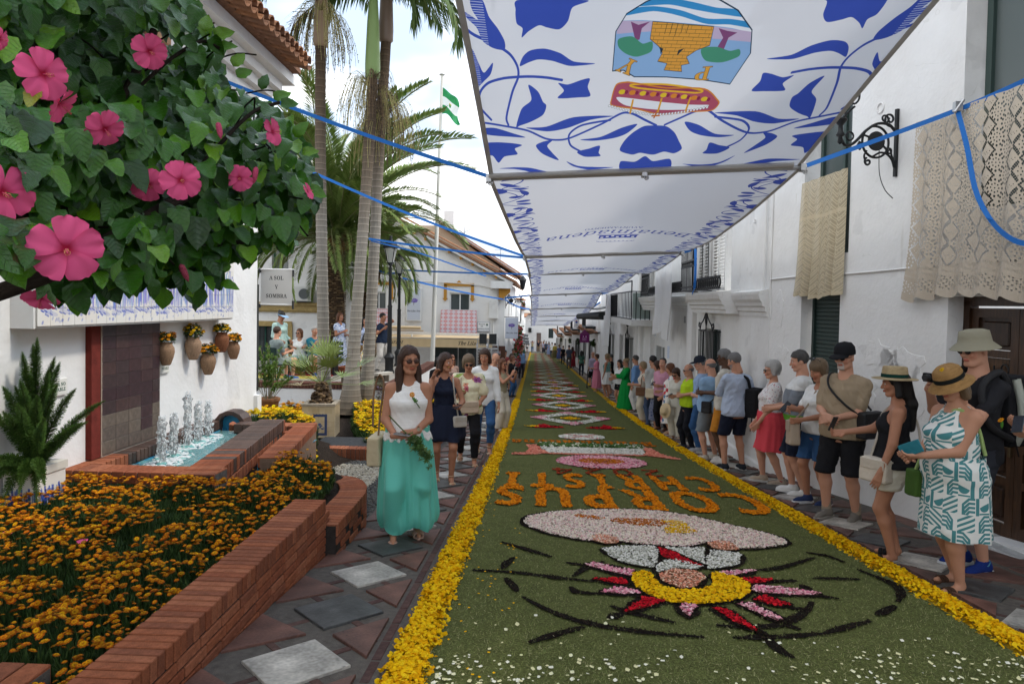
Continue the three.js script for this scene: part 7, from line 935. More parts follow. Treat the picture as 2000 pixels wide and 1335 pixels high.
function person(label,o){
const{x,d,H=1.7,f=0,sex='m',skin='l',fat=0,lean=0,look=[0,0],lod=d<13.5?0:d<25?1:2,group}=o,sc=H/1.75,sd=++figures,fe=sex==='f';
const t=thing('person',label,'person',[x,o.y??gd(d),-d],group);t.rotation.y=f*Math.PI/180;t.scale.setScalar(sc);
const sit=o.sit,py=sit?.5:.93,dY=py-.93,SK=SKIN[skin],A=1+.15*fat,L=LOFT[sex];
const cl=Math.cos(lean),sl=Math.sin(lean),up=(p)=>{const y=p[1]-.93,z=p[2];return[p[0],py+y*cl-z*sl,y*sl+z*cl];},un=(x0,y0,z0)=>{const y=y0-py,z=z0;return[x0,.93+y*cl+z*sl,-y*sl+z*cl];};
const sw=fe?.158:.174,sh=[-1,1].map((s)=>up([s*sw*(1+.05*fat),fe?1.385:1.375,-.012])),hip=[-1,1].map((s)=>[s*.088,py-.02,0]);
const ft=o.feet??[[-.1,0,0],[.1,0,.03]],feet=ft.map((p)=>[p[0],(p[1]??0),p[2]]),ank=feet.map((p)=>[p[0],p[1]+.085+(o.heel??0),p[2]-.03]);
const legs=[0,1].map((i)=>ik(hip[i],ank[i],.435,.42,[(i?.12:-.12),.1,1])),kn=legs.map((l)=>l[0]),an=legs.map((l)=>l[1]);
const hands=o.hands??[[-.25,.78,.06],[.25,.78,.06]],hints=(o.elbow??[[-.3,-.6,-.8],[.3,-.6,-.8]]).map((q)=>[q[0]*.55,q[1],q[2]]),arms=[0,1].map((i)=>ik(sh[i],hands[i],.285,.255,hints[i])),el=arms.map((a)=>a[0]),wr=arms.map((a)=>a[1]);
const hq=new THREE.Quaternion().setFromEuler(new THREE.Euler(look[1]+lean*.6,look[0],o.tilt??0,'YXZ')),nb=up([0,1.47,-.012]),hc=(()=>{const v=V(0,.115,.03).applyQuaternion(new THREE.Quaternion().slerp(hq,.6));return add(nb,[v.x,v.y+.055,v.z]);})();
const hw=(p)=>{const v=V(...p).applyQuaternion(hq);return add(hc,[v.x,v.y,v.z]);},iq=hq.clone().invert(),hl=(x0,y0,z0)=>{const v=V(x0-hc[0],y0-hc[1],z0-hc[2]).applyQuaternion(iq);return[v.x,v.y,v.z];};
const cell=[.0145,.02,.03][lod],lo=[-.65,-.02,-.55],hi=[.65,1.95,.75],all=[...wr,...el,...an,...kn,...feet,hc];for(let i=0;i<3;i++){lo[i]=Math.min(...all.map((p)=>p[i]),i===0?-.25:i===2?-.22:0)-.13;hi[i]=Math.max(...all.map((p)=>p[i]),i===0?.25:i===2?.24:1)+.17;}
const torso=(F,off0,y0,y1,k=.03,ex=0)=>F.fn([-.4,py-.3,-.5],[.4,py+.75,.6],(X,Y,Z)=>{const[a,b,c]=un(X,Y,Z),yy=clamp(b,y0,y1),off=off0+ex*clamp((1.16-b)/.2,0,1),[w,dz,cz]=loftAt(L,yy,fat),q=(Math.hypot(a/(w+off),(c-cz)/(dz+off))-1)*Math.min(w+off,dz+off),e=Math.abs(b-yy);return e>0?Math.hypot(Math.max(q,0),e)+Math.min(q,0)*.2:q;},k);
const leg=(F,i,off,k,strt=0)=>{const mc=mix3(kn[i],an[i],.3);F.cone(hip[i],kn[i],.088*A+off,(.056*A+off)+strt*.02,k);if(strt)F.cone(kn[i],an[i],.056*A+off+strt*.02,.04+off+strt*.045,k);else{F.cone(kn[i],add(mc,[0,0,-.012]),.052*A+off,.054*A+off,k);F.cone(add(mc,[0,0,-.012]),an[i],.054*A+off,.035+off,k);}};
const arm=(F,i,off,k,end=2)=>{F.cone(up([(i?1:-1)*.07,1.4,-.015]),sh[i],.058+off,.052*A+off,k+.02);F.cone(sh[i],end<1?mix3(sh[i],el[i],end):el[i],.05*A+off,lerp(.05,.04,Math.min(1,end))*A+off,k);if(end>1)F.cone(el[i],mix3(el[i],wr[i],end-1),.039*A+off,.028+off*.9,k);};
const B=new Field(lo,hi,cell);torso(B,0,.8,1.47);for(const i of[0,1]){leg(B,i,0,.025);arm(B,i,0,.018);if(o.shoe!=='shoe'){B.cone(add(an[i],[0,-.03,-.015]),add(feet[i],[0,.032+(o.heel??0)*.9,-.02]),.036,.032,.02);B.cone(add(feet[i],[0,.03+(o.heel??0)*.8,-.02]),add(feet[i],[(i?.012:-.012),.022,.13]),.034,.022,.02);}if(lod===2)B.cone(wr[i],add(wr[i],V(...wr[i]).sub(V(...el[i])).normalize().multiplyScalar(.13).toArray()),.028,.02,.01);}
if(fe)for(const s of[-1,1])B.ell(up([s*.068,1.26,.075]),[.062,.06,.055],.04);
B.cone(up([0,1.4,-.01]),add(hc,[0,-.06,-.02]),fe?.052:.062,fe?.049:.058,.03);
const geos=[col3(B.mesh(),()=>SK)];
if(lod<2)for(const i of[0,1]){const c=lod?.0085:.0055,dir=o.hdir?.[i]??V(...wr[i]).sub(V(...el[i])).normalize().toArray(),F=new Field(wr[i].map((v)=>v-.2),wr[i].map((v)=>v+.2),c);hand(F,add(wr[i],dir,.012),dir,o.palm?.[i]??[i?-1:1,0,0],o.ps?.[i]??(i?1:-1),o.curl?.[i]??.45,1.02);F.cone(add(wr[i],dir,-.03),add(wr[i],dir,.02),.028,.024,.01);geos.push(col3(F.mesh(),()=>SK));}
{const c=[o.fine?.0042:.0058,.009,.015][lod],F=new Field([-.13,-.19,-.16],[.13,.17,.16],c);F.ell([0,.04,-.012],[.076,.094,.097],.02);F.ell([0,-.03,.022],[fe?.056:.061,.08,.068],.03);F.cone([-.018,-.098,.066],[.018,-.098,.066],.018,.018,.025);F.cone([-.042,-.07,.02],[-.03,-.095,.045],.022,.018,.02);F.cone([.042,-.07,.02],[.03,-.095,.045],.022,.018,.02);
if(lod<2){F.cone([0,.012,.088],[0,-.026,.108],.009,.0125,.012);for(const s of[-1,1]){F.cone([0,-.03,.1],[s*.013,-.033,.092],.009,.008,.006);F.cone([s*.012,.027,.086],[s*.046,.024,.072],.009,.008,.012);F.ell([s*.04,-.022,.066],[.024,.022,.02],.02);F.ell([s*.078,-.004,-.006],[.011,.031,.019],.006);F.cone([0,-.056,.094],[s*.02,-.059,.085],.0062,.004,.006);F.cone([0,-.066,.093],[s*.018,-.063,.085],.0068,.004,.006);}F.all((v,X,Y,Z)=>{const e=Math.min(Math.hypot(X-.031,(Y-.006)*1.3,Z-.1),Math.hypot(X+.031,(Y-.006)*1.3,Z-.1));return Math.max(v,.0165-e);});}
F.cone([0,-.07,-.02],[0,-.16,-.03],fe?.05:.058,fe?.05:.06,.03);
const bc=o.beard,hcol=HAIRC[o.hairc??'brown'],g=col3(F.mesh(),(X,Y,Z)=>{if(Z>.075&&Math.abs(X)<.024&&Y>-.071&&Y<-.05)return[SK[0]*.82,SK[1]*.5,SK[2]*.52];if(Math.abs(Y-.031)<.006&&Z>.06&&Math.abs(X)>.012&&Math.abs(X)<.05)return mix3(SK,hcol,.6);if(bc&&Y<-.035&&Z>.0&&(bc>1||(Math.abs(X)<.035&&Z>.05)))return mix3(SK,HAIRC[o.beardc??'white'],.75);const b=Z>.05&&Y>-.05&&Y<0&&Math.abs(X)>.025?.06:0;return[SK[0]*(1+b),SK[1]*(1-b),SK[2]*(1-b)];});
g.applyQuaternion(hq).translate(...hc);geos.push(g);}
const body=part('body',merge(geos.map((g)=>{g.deleteAttribute('uv');return g;})),skinMat,t);
const headAt=(name,g,m,parent=t)=>{const q=g.clone();q.applyQuaternion(hq).translate(...hc);return part(name,q,m,parent);};
if(lod<2&&!o.glasses)for(const s of[-1,1]){headAt('eye',new THREE.SphereGeometry(.0115,10,8).translate(s*.031,.006,.077),fab([.62,.6,.58],{rough:.3}));headAt('iris',new THREE.SphereGeometry(.0062,8,6).translate(s*.031,.006,.0835),fab([.03,.018,.012],{rough:.2}));}
if(o.glasses){const gs=[];for(const s of[-1,1]){const e=new THREE.SphereGeometry(1,14,10);e.scale(.027,.021,.008);gs.push(e.translate(s*.033,.004,.098));gs.push(rod([s*.056,.012,.09],[s*.08,.01,.0],.003,.003,5));}gs.push(rod([-.01,.012,.104],[.01,.012,.104],.003,.003,5));const up2=o.glasses==='up';const g=merge(gs);if(up2)g.rotateX(-.9).translate(0,.1,-.02);headAt('sunglasses',g,fab(o.glassc??[.014,.012,.012],{rough:.12}));}
if(o.hair){
const c=[.0065,.0095,.016][lod],st=o.hair,long=st.includes('long'),F=new Field([-.2,long?-.5:-.24,-.24],[.2,.2,.2],c);F.ell([0,.046,-.014],[.087,.1,.105],.01);
if(st==='bob'||long||st==='curly'){F.cone([-.07,.03,-.02],[-.082,-.1,-.02],.036,.034,.03);F.cone([.07,.03,-.02],[.082,-.1,-.02],.036,.034,.03);F.cone([0,.02,-.06],[0,-.1,-.07],.07,.062,.03);}
if(st==='puff'){F.ell([0,.06,-.03],[.1,.098,.108],.02);F.cone([-.075,.02,-.02],[-.08,-.05,-.01],.03,.024,.03);F.cone([.075,.02,-.02],[.08,-.05,-.01],.03,.024,.03);F.cone([0,0,-.08],[0,-.07,-.07],.05,.04,.03);}
if(st==='long'){for(const s of[-1,1]){F.cone([s*.08,-.08,-.02],[s*.105,-.33,.035],.036,.03,.03);F.cone([s*.06,-.1,-.07],[s*.08,-.3,-.06],.045,.04,.03);}F.cone([0,-.1,-.08],[0,-.3,-.09],.06,.05,.03);}
if(st==='longback'){F.cone([0,.0,-.08],[0,-.2,-.12],.06,.05,.03);F.cone([0,-.2,-.12],[.0,-.42,-.1],.055,.03,.03);}
if(st==='bun')F.ell([0,.1,-.1],[.045,.045,.045],.02);
const R0=o.recede??0,sp=sd*7.3;
F.all((v,X,Y,Z)=>{let w=v+.0035*N3(X*70+sp,Y*(st==='curly'?70:10),Z*70)+.007*N3(X*26+sp,Y*(st==='curly'?30:6),Z*26)*(st==='curly'?1.8:1);const fw=long||st==='bob'?.06:.075;w=Math.max(w,Math.min(Z-(Math.abs(X)<fw?.03-R0*.06:.075),.072+R0*.04-Y+(o.fringe?-.03:0)-Math.abs(X)*.35));if(!long&&st!=='bob'&&st!=='curly'){w=Math.max(w,Math.min(-.0-Y+(st==='puff'?-.045:0),Z+(st==='puff'?-.03:.035)),-.075-Y);}if(st==='fringe')w=Math.max(w,Y-.05,Z-.02);if(long&&Y<.03)w=Math.max(w,Math.min(Z-(Y<-.1?.07:.0),.066-Math.abs(X)));return w;});
const hcC=HAIRC[o.hairc??'brown'];headAt('hair',buv(F.mesh(),1),fabMats['h'+(o.hairc??'brown')]??=std({color:lin(...hcC),map:rep(T.streak,14,3),bumpMap:rep(T.streak,18,3),bumpScale:.003,roughness:.55}));
}
const hat=o.hat;
if(hat){
const hm=(c)=>fab(c,{rough:.9});let g,band;
if(hat.k==='cap'){g=merge([lathe([[.106,.035],[.108,.06],[.1,.11],[.07,.15],[0,.165]],20).scale(.9,1,1.05),(()=>{const b=new THREE.SphereGeometry(1,18,8,0,6.3,0,1.57);b.scale(.088,.03,.1);return b.translate(0,.032,.1).rotateX(.12);})()]);}
else if(hat.k==='bucket'){g=lathe([[.165,.015],[.163,.02],[.112,.065],[.106,.1],[.098,.145],[.06,.158],[0,.16]],26).scale(.93,1,1.05);}
else if(hat.k==='cloche'){g=lathe([[.165,.0],[.16,.004],[.15,.015],[.108,.05],[.106,.09],[.098,.13],[.07,.155],[0,.165]],28).scale(.95,1,1.08);band=lathe([[.1095,.052],[.111,.06],[.109,.085],[.107,.088]],28).scale(.95,1,1.08);}
else if(hat.k==='straw'){g=lathe([[.185,.045],[.186,.05],[.15,.057],[.108,.06],[.105,.1],[.098,.155],[.09,.162],[0,.165]],30).scale(.95,1,1.05);band=lathe([[.11,.061],[.1105,.066],[.1085,.092],[.107,.094]],30).scale(.95,1,1.05);}
else if(hat.k==='visor')g=merge([(()=>{const b=new THREE.SphereGeometry(1,18,8,0,6.3,0,1.57);b.scale(.11,.02,.13);return b.translate(0,.04,.1);})(),lathe([[.1,.03],[.102,.055]],20)]);
if(hat.tilt){g.rotateX(hat.tilt);band?.rotateX(hat.tilt);}const hm2=hat.k==='straw'||hat.k==='cloche'?std({color:lin(...hat.c),map:rep(T.dirt,2),bumpMap:rep(T.grain,3,8),bumpScale:.004,side:THREE.DoubleSide,roughness:.85}):std({color:lin(...hat.c),side:THREE.DoubleSide,roughness:.9,bumpMap:rep(fabBump,3),bumpScale:.004});const m=headAt('hat',g,hm2);if(band)headAt('hat_band',band,hm(hat.b??[.012,.014,.013]),m);
}
const wr3=(X,Y,Z,k)=>.0075*k*(N3(X*16+sd,Y*9,Z*16)+.9*(1-2*Math.abs(N3(X*9,Y*17+X*22,Z*9+sd))));
const top=o.top;
if(top){
const c=[.0115,.016,.026][lod],off=Math.min(top.off??.014,.022),exo=Math.max(0,Math.max(top.off??.014,o.bot&&o.bot.k!=='skirt'&&(top.hem??.86)<.91?(o.bot.off??.016)+.014:0)-off),sl2=top.sl===undefined?.62:top.sl>.7&&top.sl<1?.74:top.sl,F=new Field([lo[0],sit?.3:.6,lo[2]],[hi[0],hi[1],hi[2]],c),hem=(top.hem??.86)+dY;torso(F,off,.8,1.455,.03,exo);if(fe)for(const s of[-1,1])F.ell(up([s*.066,1.26,.073]),[.064+off*.6,.06+off*.6,.055+off*.6],.05);
if(top.flare)F.fn([-.4,hem-.05,-.4],[.4,hem+.35,.4],(X,Y,Z)=>{const q=clamp((1.12+dY-Y)/.25,0,1),[w,dz,cz]=loftAt(L,Y-dY,fat);return(Math.hypot(X/(w+off+top.flare*q),(Z-cz)/(dz+off+top.flare*q))-1)*.12;},.03);
if(sl2>0)for(const i of[0,1])arm(F,i,(top.soff??.013),.006,sl2);else for(const i of[0,1])F.cone(up([(i?1:-1)*.05,1.4,-.015]),up([(i?1:-1)*.115,1.43,-.015]),.05,.03,.03);
F.all((v,X,Y,Z)=>{let w=v+wr3(X,Y,Z,top.wr??1);const[a,b,cc]=un(X,Y,Z);w=Math.max(w,hem+(top.scal?.012*Math.sin(Math.atan2(X,Z)*16):0)-Y,b-1.475);const nk=top.neck??.065;w=Math.max(w,nk-Math.hypot(a,(b-1.475)*.8,cc-.05));if(sl2<=0)for(const s of[-1,1])w=Math.max(w,(top.hole??.085)-Math.hypot(a-s*(sw+.02),(b-1.385)*.8,cc*.9));return w;});
part('top',cylUV(F.mesh()),fab(top.c,{map:top.map,side:THREE.DoubleSide}),t);
}
const bt=o.bot;
if(bt){
if(bt.k==='skirt'){
const y1=bt.y1??1.04,y0=bt.y0,n=lod?40:96,m=lod?14:36,pos=[],ix=[],mf=mix3(feet[0],feet[1],.5),am=bt.fold??.02,nf=bt.nf??13;for(let j=0;j<=m;j++){const v=j/m,Y=lerp(y1,y0,v),hipk=sst(Y,.84,1.04);const ring=[];const lp=[0,1].map((i)=>{const yy=Y+dY,K=kn[i],q=yy>K[1]?mix3(K,hip[i],clamp((yy-K[1])/(hip[i][1]-K[1]),0,1)):mix3(an[i],K,clamp((yy-an[i][1])/(K[1]-an[i][1]),0,1));return[q[0],q[2],(yy>K[1]?lerp(.062,.09,clamp((yy-K[1])/.4,0,1)):.062)*A+.024];});const[w,dz,cz]=loftAt(L,Math.max(Y,.86),fat),e=1-Math.max(0,Math.min(1,(Y-y0)/(y1-y0)));for(let i=0;i<n;i++){const a=i/n*6.2832,fl=bt.flare*Math.pow(e,bt.pow??.9)*(bt.tuck?1-bt.tuck*Math.pow(Math.max(0,v-.86)/.14,2):1),fo=am*Math.pow(e,.6)*(Math.sin(a*nf+1.3*Math.sin(a*3+sd)+v*1.5)*.7+.5*Math.sin(a*(nf*.46+1)+sd*2-v)),off=.032+fl+fo;const ox=mf[0]*e*.6+(bt.sway?.[0]??0)*e*e,oz=cz+mf[2]*e*.6+(bt.sway?.[1]??0)*e*e;let vx=Math.sin(a)*(w+off)*(bt.kx??1),vz=Math.cos(a)*(dz+off),rr0=Math.hypot(vx,vz);const ux=vx/rr0,uz=vz/rr0;let need=0;for(const q of lp){const lx=q[0]-ox,lz=q[1]-oz,lat=Math.abs(lx*uz-lz*ux);if(lat<q[2])need=Math.max(need,lx*ux+lz*uz+Math.sqrt(q[2]*q[2]-lat*lat));}ring.push([ox,oz,ux,uz,rr0,need,Y+(bt.hemw??.008)*Math.sin(a*5+sd)*v+dY]);}for(let k2=0;k2<9;k2++){const nd=ring.map((q,i)=>Math.max(q[5],(ring[(i+1)%n][5]+ring[(i+n-1)%n][5])/2));nd.forEach((q,i)=>ring[i][5]=q);}for(const q of ring){const r2=Math.max(q[4],q[5]);pos.push(q[0]+q[2]*r2,q[6],q[1]+q[3]*r2);}}
for(let j=0;j<m;j++)for(let i=0;i<n;i++){const a=j*n+i,b=j*n+(i+1)%n;ix.push(a,a+n,b,b,a+n,b+n);}const g=new THREE.BufferGeometry();g.setAttribute('position',new THREE.Float32BufferAttribute(pos,3));g.setIndex(ix);g.computeVertexNormals();
part('skirt',cylUV(g,.3),bt.sheer?new THREE.MeshPhysicalMaterial({color:lin(...bt.c),roughness:.75,side:THREE.DoubleSide,transmission:.28,thickness:0,bumpMap:rep(fabBump,2),bumpScale:.003}):fab(bt.c,{map:bt.map,side:THREE.DoubleSide}),t);
}else{
const c=[.0125,.017,.028][lod],F=new Field([lo[0],-.02,lo[2]],[hi[0],py+.22,hi[2]],c),hem=bt.y0??.1,wide=bt.wide??0;torso(F,.012,.82,1.0);for(const i of[0,1])leg(F,i,(bt.off??.016),.03,wide);const hk=bt.k==='shorts';
F.all((v,X,Y,Z)=>{let w=v+wr3(X,Y,Z,bt.wr??.9);if(sit){if(hk)w=Math.max(w,Z-(bt.zmax??.34));else w=Math.max(w,hem-Y);}else w=Math.max(w,hem-Y);return Math.max(w,Y-(py+.09));});
part(hk?'shorts':'trousers',cylUV(F.mesh()),fab(bt.c,{map:bt.map,side:THREE.DoubleSide}),t);
}
}
const shoe=o.shoec??[.03,.03,.03];
for(const i of[0,1]){
const p=feet[i],yaw=(i?1:-1)*.12;
if(o.shoe==='shoe'||o.shoe==='sneaker'){const F=new Field([-.08,-.02,-.13],[.08,.16,.2],lod===2?.018:.0095);F.cone([0,.05,-.06],[0,.032,.1],.044,.034,.02);F.cone([0,.035,.08],[0,.026,.135],.036,.026,.02);F.cone([0,.05,-.045],[0,.1,-.035],.046,.045,.03);F.all((v,X,Y)=>Math.max(v,.012-Y,Y-.105));const m=part('shoe',F.mesh().rotateY(yaw).translate(...p),fab(shoe),t);if(lod<2)part('sole',buv(extr([[-.04,-.095],[.04,-.095],[.047,0],[.05,.09],[.03,.155],[-.02,.16],[-.046,.09],[-.045,0]],.026,[],.003).rotateX(Math.PI/2).translate(0,.028,0).rotateY(yaw).translate(...p)),fab(o.solec??[.5,.48,.45]),m);if(o.sock)part('sock',rod(add(p,[0,.08,-.035]),add(an[i],[0,o.sockh??.1,0]),.047,.046,12),fab(o.sock),t);}
else{const hh=o.heel??0;const m=part('sandal',merge([buv(extr([[-.036,-.08],[.036,-.08],[.042,.02],[.044,.1],[.025,.155],[-.02,.155],[-.042,.1],[-.04,0]],.014,[],.003).rotateX(Math.PI/2).translate(0,.012,0).rotateX(0).rotateY(yaw).translate(...p)),...(hh?[box(.055,hh+.02,.06,p[0],p[1]+hh/2,p[2]-.055)]:[])]),fab(o.solec??shoe),t);if(lod<2)for(const z of[.06,.095]){const r=new THREE.TorusGeometry(.043,.009,5,14,3.3);r.scale(1,.95,2.0);part('strap',r.rotateY(yaw).translate(p[0]+(i?.01:-.01),p[1]+.008+hh*.3*(.1-z)*10,p[2]+z),fab(shoe),m);}if(lod<2&&o.ankle)part('strap',new THREE.TorusGeometry(.043,.007,5,16).rotateX(1.57).translate(an[i][0],an[i][1]+.0,an[i][2]),fab(shoe),m);}
}
t.userData.rig=null;delete t.userData.rig;t.updateMatrixWorld(true);
return{t,wr,el,sh,hc,hw,hands:[0,1].map((i)=>{const dir=o.hdir?.[i]??V(...wr[i]).sub(V(...el[i])).normalize().toArray();return add(wr[i],dir,.1);}),up,py,sc};
}
// something a person holds or carries, at a place in that person's own frame
function carry(p,name,label,cat,at,rot=[0,0,0],group){const w=p.t.localToWorld(V(...at)),o=thing(name,label,cat,w.toArray(),group);o.quaternion.copy(p.t.quaternion).multiply(new THREE.Quaternion().setFromEuler(new THREE.Euler(...rot,'YXZ')));o.scale.setScalar(p.sc);return o;}
function phone(p,i,label,rot=[-1.1,0,0],c=[.02,.02,.022],off=[0,.02,.02]){const o=carry(p,'phone',label,'phone',add(p.hands[i],off),rot);part('case',cbox(.075,.15,.01,.004),fab(c,{rough:.4}),o);part('screen',box(.068,.14,.002,0,0,.006),fab([.02,.022,.026],{rough:.12}),o);return o;}
function bagShape(w,h,dz,k){const F=new Field([-w,-h,-dz-.03],[w,h,dz+.03],.012);F.fn([-w,-h,-dz-.03],[w,h,dz+.03],(x,y,z)=>{const q=w*.5*(1-k*(y/h+.5)),a=Math.abs(x)-q+.02,b=Math.abs(y)-h*.5+.02,c=Math.abs(z)-dz*.5+.02-.01*(1-y/h);return Math.hypot(Math.max(a,0),Math.max(b,0),Math.max(c,0))+Math.min(Math.max(a,b,c),0)-.02+.004*N3(x*18,y*18,z*18);});return buv(F.mesh());}
function bag(p,label,at,rot,w,h,dz,c,strapPts,k=0,name='handbag'){const o=carry(p,name,label,'bag',at,rot);part('body',bagShape(w,h,dz,k),fab(c,{rough:.6}),o);part('flap',cbox(w*.86,h*.42,.012,.005).clone().translate(0,h*.26,dz*.5+.012),fab(c.map((v)=>v*.9),{rough:.55}),o);if(strapPts){const inv=new THREE.Matrix4().copy(o.matrixWorld);o.updateMatrixWorld(true);const pts=strapPts.map((q)=>o.worldToLocal(p.t.localToWorld(V(...q))));const g=new THREE.TubeGeometry(new THREE.CatmullRomCurve3(pts),30,.011,6);part('strap',g,fab(c.map((v)=>v*.85),{rough:.6}),o);}return o;}
const ptex=(draw,rx=1.6,n=512)=>{const t=canvasTex(n,n,draw);t.wrapS=t.wrapT=THREE.RepeatWrapping;t.repeat.set(rx,rx);return t;};
const PT={
geo:ptex((c)=>{c.fillStyle='#dcdcd6';c.fillRect(0,0,512,512);const r=rng(2);c.fillStyle=c.strokeStyle='#4a8386';c.lineWidth=17;c.lineJoin='round';for(let j=0;j<4;j++)for(let i=0;i<4;i++){c.save();c.beginPath();c.rect(i*128,j*128,128,128);c.clip();c.translate(i*128,j*128);const k=(i*2+j*3+Math.floor(r()*2))%5;if(r()<.5){c.translate(128,0);c.scale(-1,1);}if(k<2)for(let q=0;q<4;q++){c.beginPath();c.moveTo(-6,8+q*31);c.lineTo(44,8+q*31);c.lineTo(88-q*4,52+q*31);c.lineTo(88-q*4,140);c.stroke();}else if(k===2){c.beginPath();c.arc(44,56,46,.3,3.6);c.fill();c.fillRect(92,0,30,128);c.fillRect(0,110,90,12);}else if(k===3){c.beginPath();c.moveTo(4,118);c.quadraticCurveTo(6,10,122,6);c.quadraticCurveTo(116,100,4,118);c.fill();c.strokeStyle='#dcdcd6';c.lineWidth=6;c.beginPath();c.moveTo(8,114);c.lineTo(110,18);c.stroke();c.strokeStyle='#4a8386';c.lineWidth=17;}else for(let q=0;q<4;q++){c.beginPath();c.moveTo(-8,q*40-20);c.lineTo(140,q*40+60);c.stroke();}c.restore();}},1.9),
tropic:ptex((c)=>{c.fillStyle='#ddd5b4';c.fillRect(0,0,512,512);const r=rng(9);for(let i=0;i<26;i++){c.save();c.translate(r()*512,r()*512);c.rotate(r()*6);if(i%2){c.fillStyle=['#6f8b3a','#94a854','#50702c'][i%3];for(let q=0;q<6;q++){c.beginPath();c.ellipse(q*16,0,30,9,.6,0,7);c.fill();c.beginPath();c.ellipse(q*16,0,30,9,-.6,0,7);c.fill();}}else{c.fillStyle=['#b8606a','#94548a','#c98a6a'][i%3];for(let q=0;q<7;q++){c.rotate(.9);c.beginPath();c.ellipse(22,0,26,10,0,0,7);c.fill();}c.fillStyle='#5a2c3c';c.beginPath();c.arc(0,0,8,0,7);c.fill();}c.restore();}},1.5),
redfl:ptex((c)=>{c.fillStyle='#e8e2dc';c.fillRect(0,0,512,512);const r=rng(6);for(let i=0;i<22;i++){c.save();c.translate(r()*512,r()*512);c.rotate(r()*6);c.fillStyle=i%4?'#c5303a':'#5a86a8';for(let q=0;q<6;q++){c.rotate(1.05);c.beginPath();c.ellipse(24,0,26,15,0,0,7);c.fill();}c.fillRect(0,-3,90,6);c.restore();}},1.7),
stripe:ptex((c)=>{c.fillStyle='#7fa3c6';c.fillRect(0,0,512,512);c.fillStyle='#a9c3dc';for(let y=0;y<512;y+=16)c.fillRect(0,y,512,6);},2.5),
polo:ptex((c)=>{c.fillStyle='#5f9c36';c.fillRect(0,0,512,512);c.fillStyle='#d9d9d6';c.fillRect(0,256,512,100);c.fillStyle='#7d838b';c.fillRect(0,356,512,156);},1,512),
dots:ptex((c)=>{c.fillStyle='#e0dcda';c.fillRect(0,0,512,512);const r=rng(4);for(let i=0;i<160;i++){c.fillStyle=i%3?'#b0686e':'#6a6f86';c.beginPath();c.arc(r()*512,r()*512,4+r()*5,0,7);c.fill();}},2.5),
kid:ptex((c)=>{c.fillStyle='#e3d9bf';c.fillRect(0,0,512,512);const r=rng(14);for(let i=0;i<120;i++){c.fillStyle=['#c23a38','#2f5a9c','#3d8a4a','#d8b02c','#d9762c'][i%5];c.beginPath();c.arc(r()*512,r()*512,14+r()*12,0,7);c.fill();}},2),
bluefl:ptex((c)=>{c.fillStyle='#c4cde0';c.fillRect(0,0,512,512);const r=rng(15);for(let i=0;i<90;i++){c.fillStyle=['#5a74ac','#8b9ccc','#e8ebf2'][i%3];c.beginPath();c.ellipse(r()*512,r()*512,26,12,r()*3,0,7);c.fill();}},2),
leopard:ptex((c)=>{c.fillStyle='#8d7a62';c.fillRect(0,0,512,512);const r=rng(16);for(let i=0;i<260;i++){c.fillStyle=['#4a3a2a','#b5a284','#6a5844'][i%3];c.beginPath();c.arc(r()*512,r()*512,8+r()*9,0,7);c.fill();}},2.5),
teal:ptex((c)=>{c.fillStyle='#4f8f8a';c.fillRect(0,0,512,512);const r=rng(18);for(let y=0;y<16;y++)for(let x=0;x<16;x++){c.fillStyle=['#7db8a8','#c9a0a0','#346a6c','#b8c9c0'][Math.floor(r()*4)];c.beginPath();c.moveTo(x*32,y*32);c.lineTo(x*32+28,y*32+14);c.lineTo(x*32,y*32+26);c.fill();}},2),
jean:ptex((c)=>{c.fillStyle='#33557f';c.fillRect(0,0,512,512);const r=rng(19);for(let i=0;i<4000;i++){c.fillStyle=`rgba(${60 + r() * 90},${90 + r() * 90},${130 + r() * 80},.12)`;c.fillRect(r()*512,r()*512,2,10);}},2),
eyelet:ptex((c)=>{c.fillStyle='#eceae6';c.fillRect(0,0,512,512);c.fillStyle='#c3bcb4';for(let j=0;j<13;j++)for(let i=0;i<13;i++){c.beginPath();c.arc(i*40+(j%2)*20,j*40,5,0,7);c.fill();}},3),
};
const W=[.74,.74,.72],BK=[.014,.014,.016],NAVY=[.014,.018,.035],J=[1,1,1],CR=[.62,.56,.46];
const RG='people standing along the right wall';
const two=(x,y,z,w=.06)=>[[-w,y,z],[w,y+.02,z]];
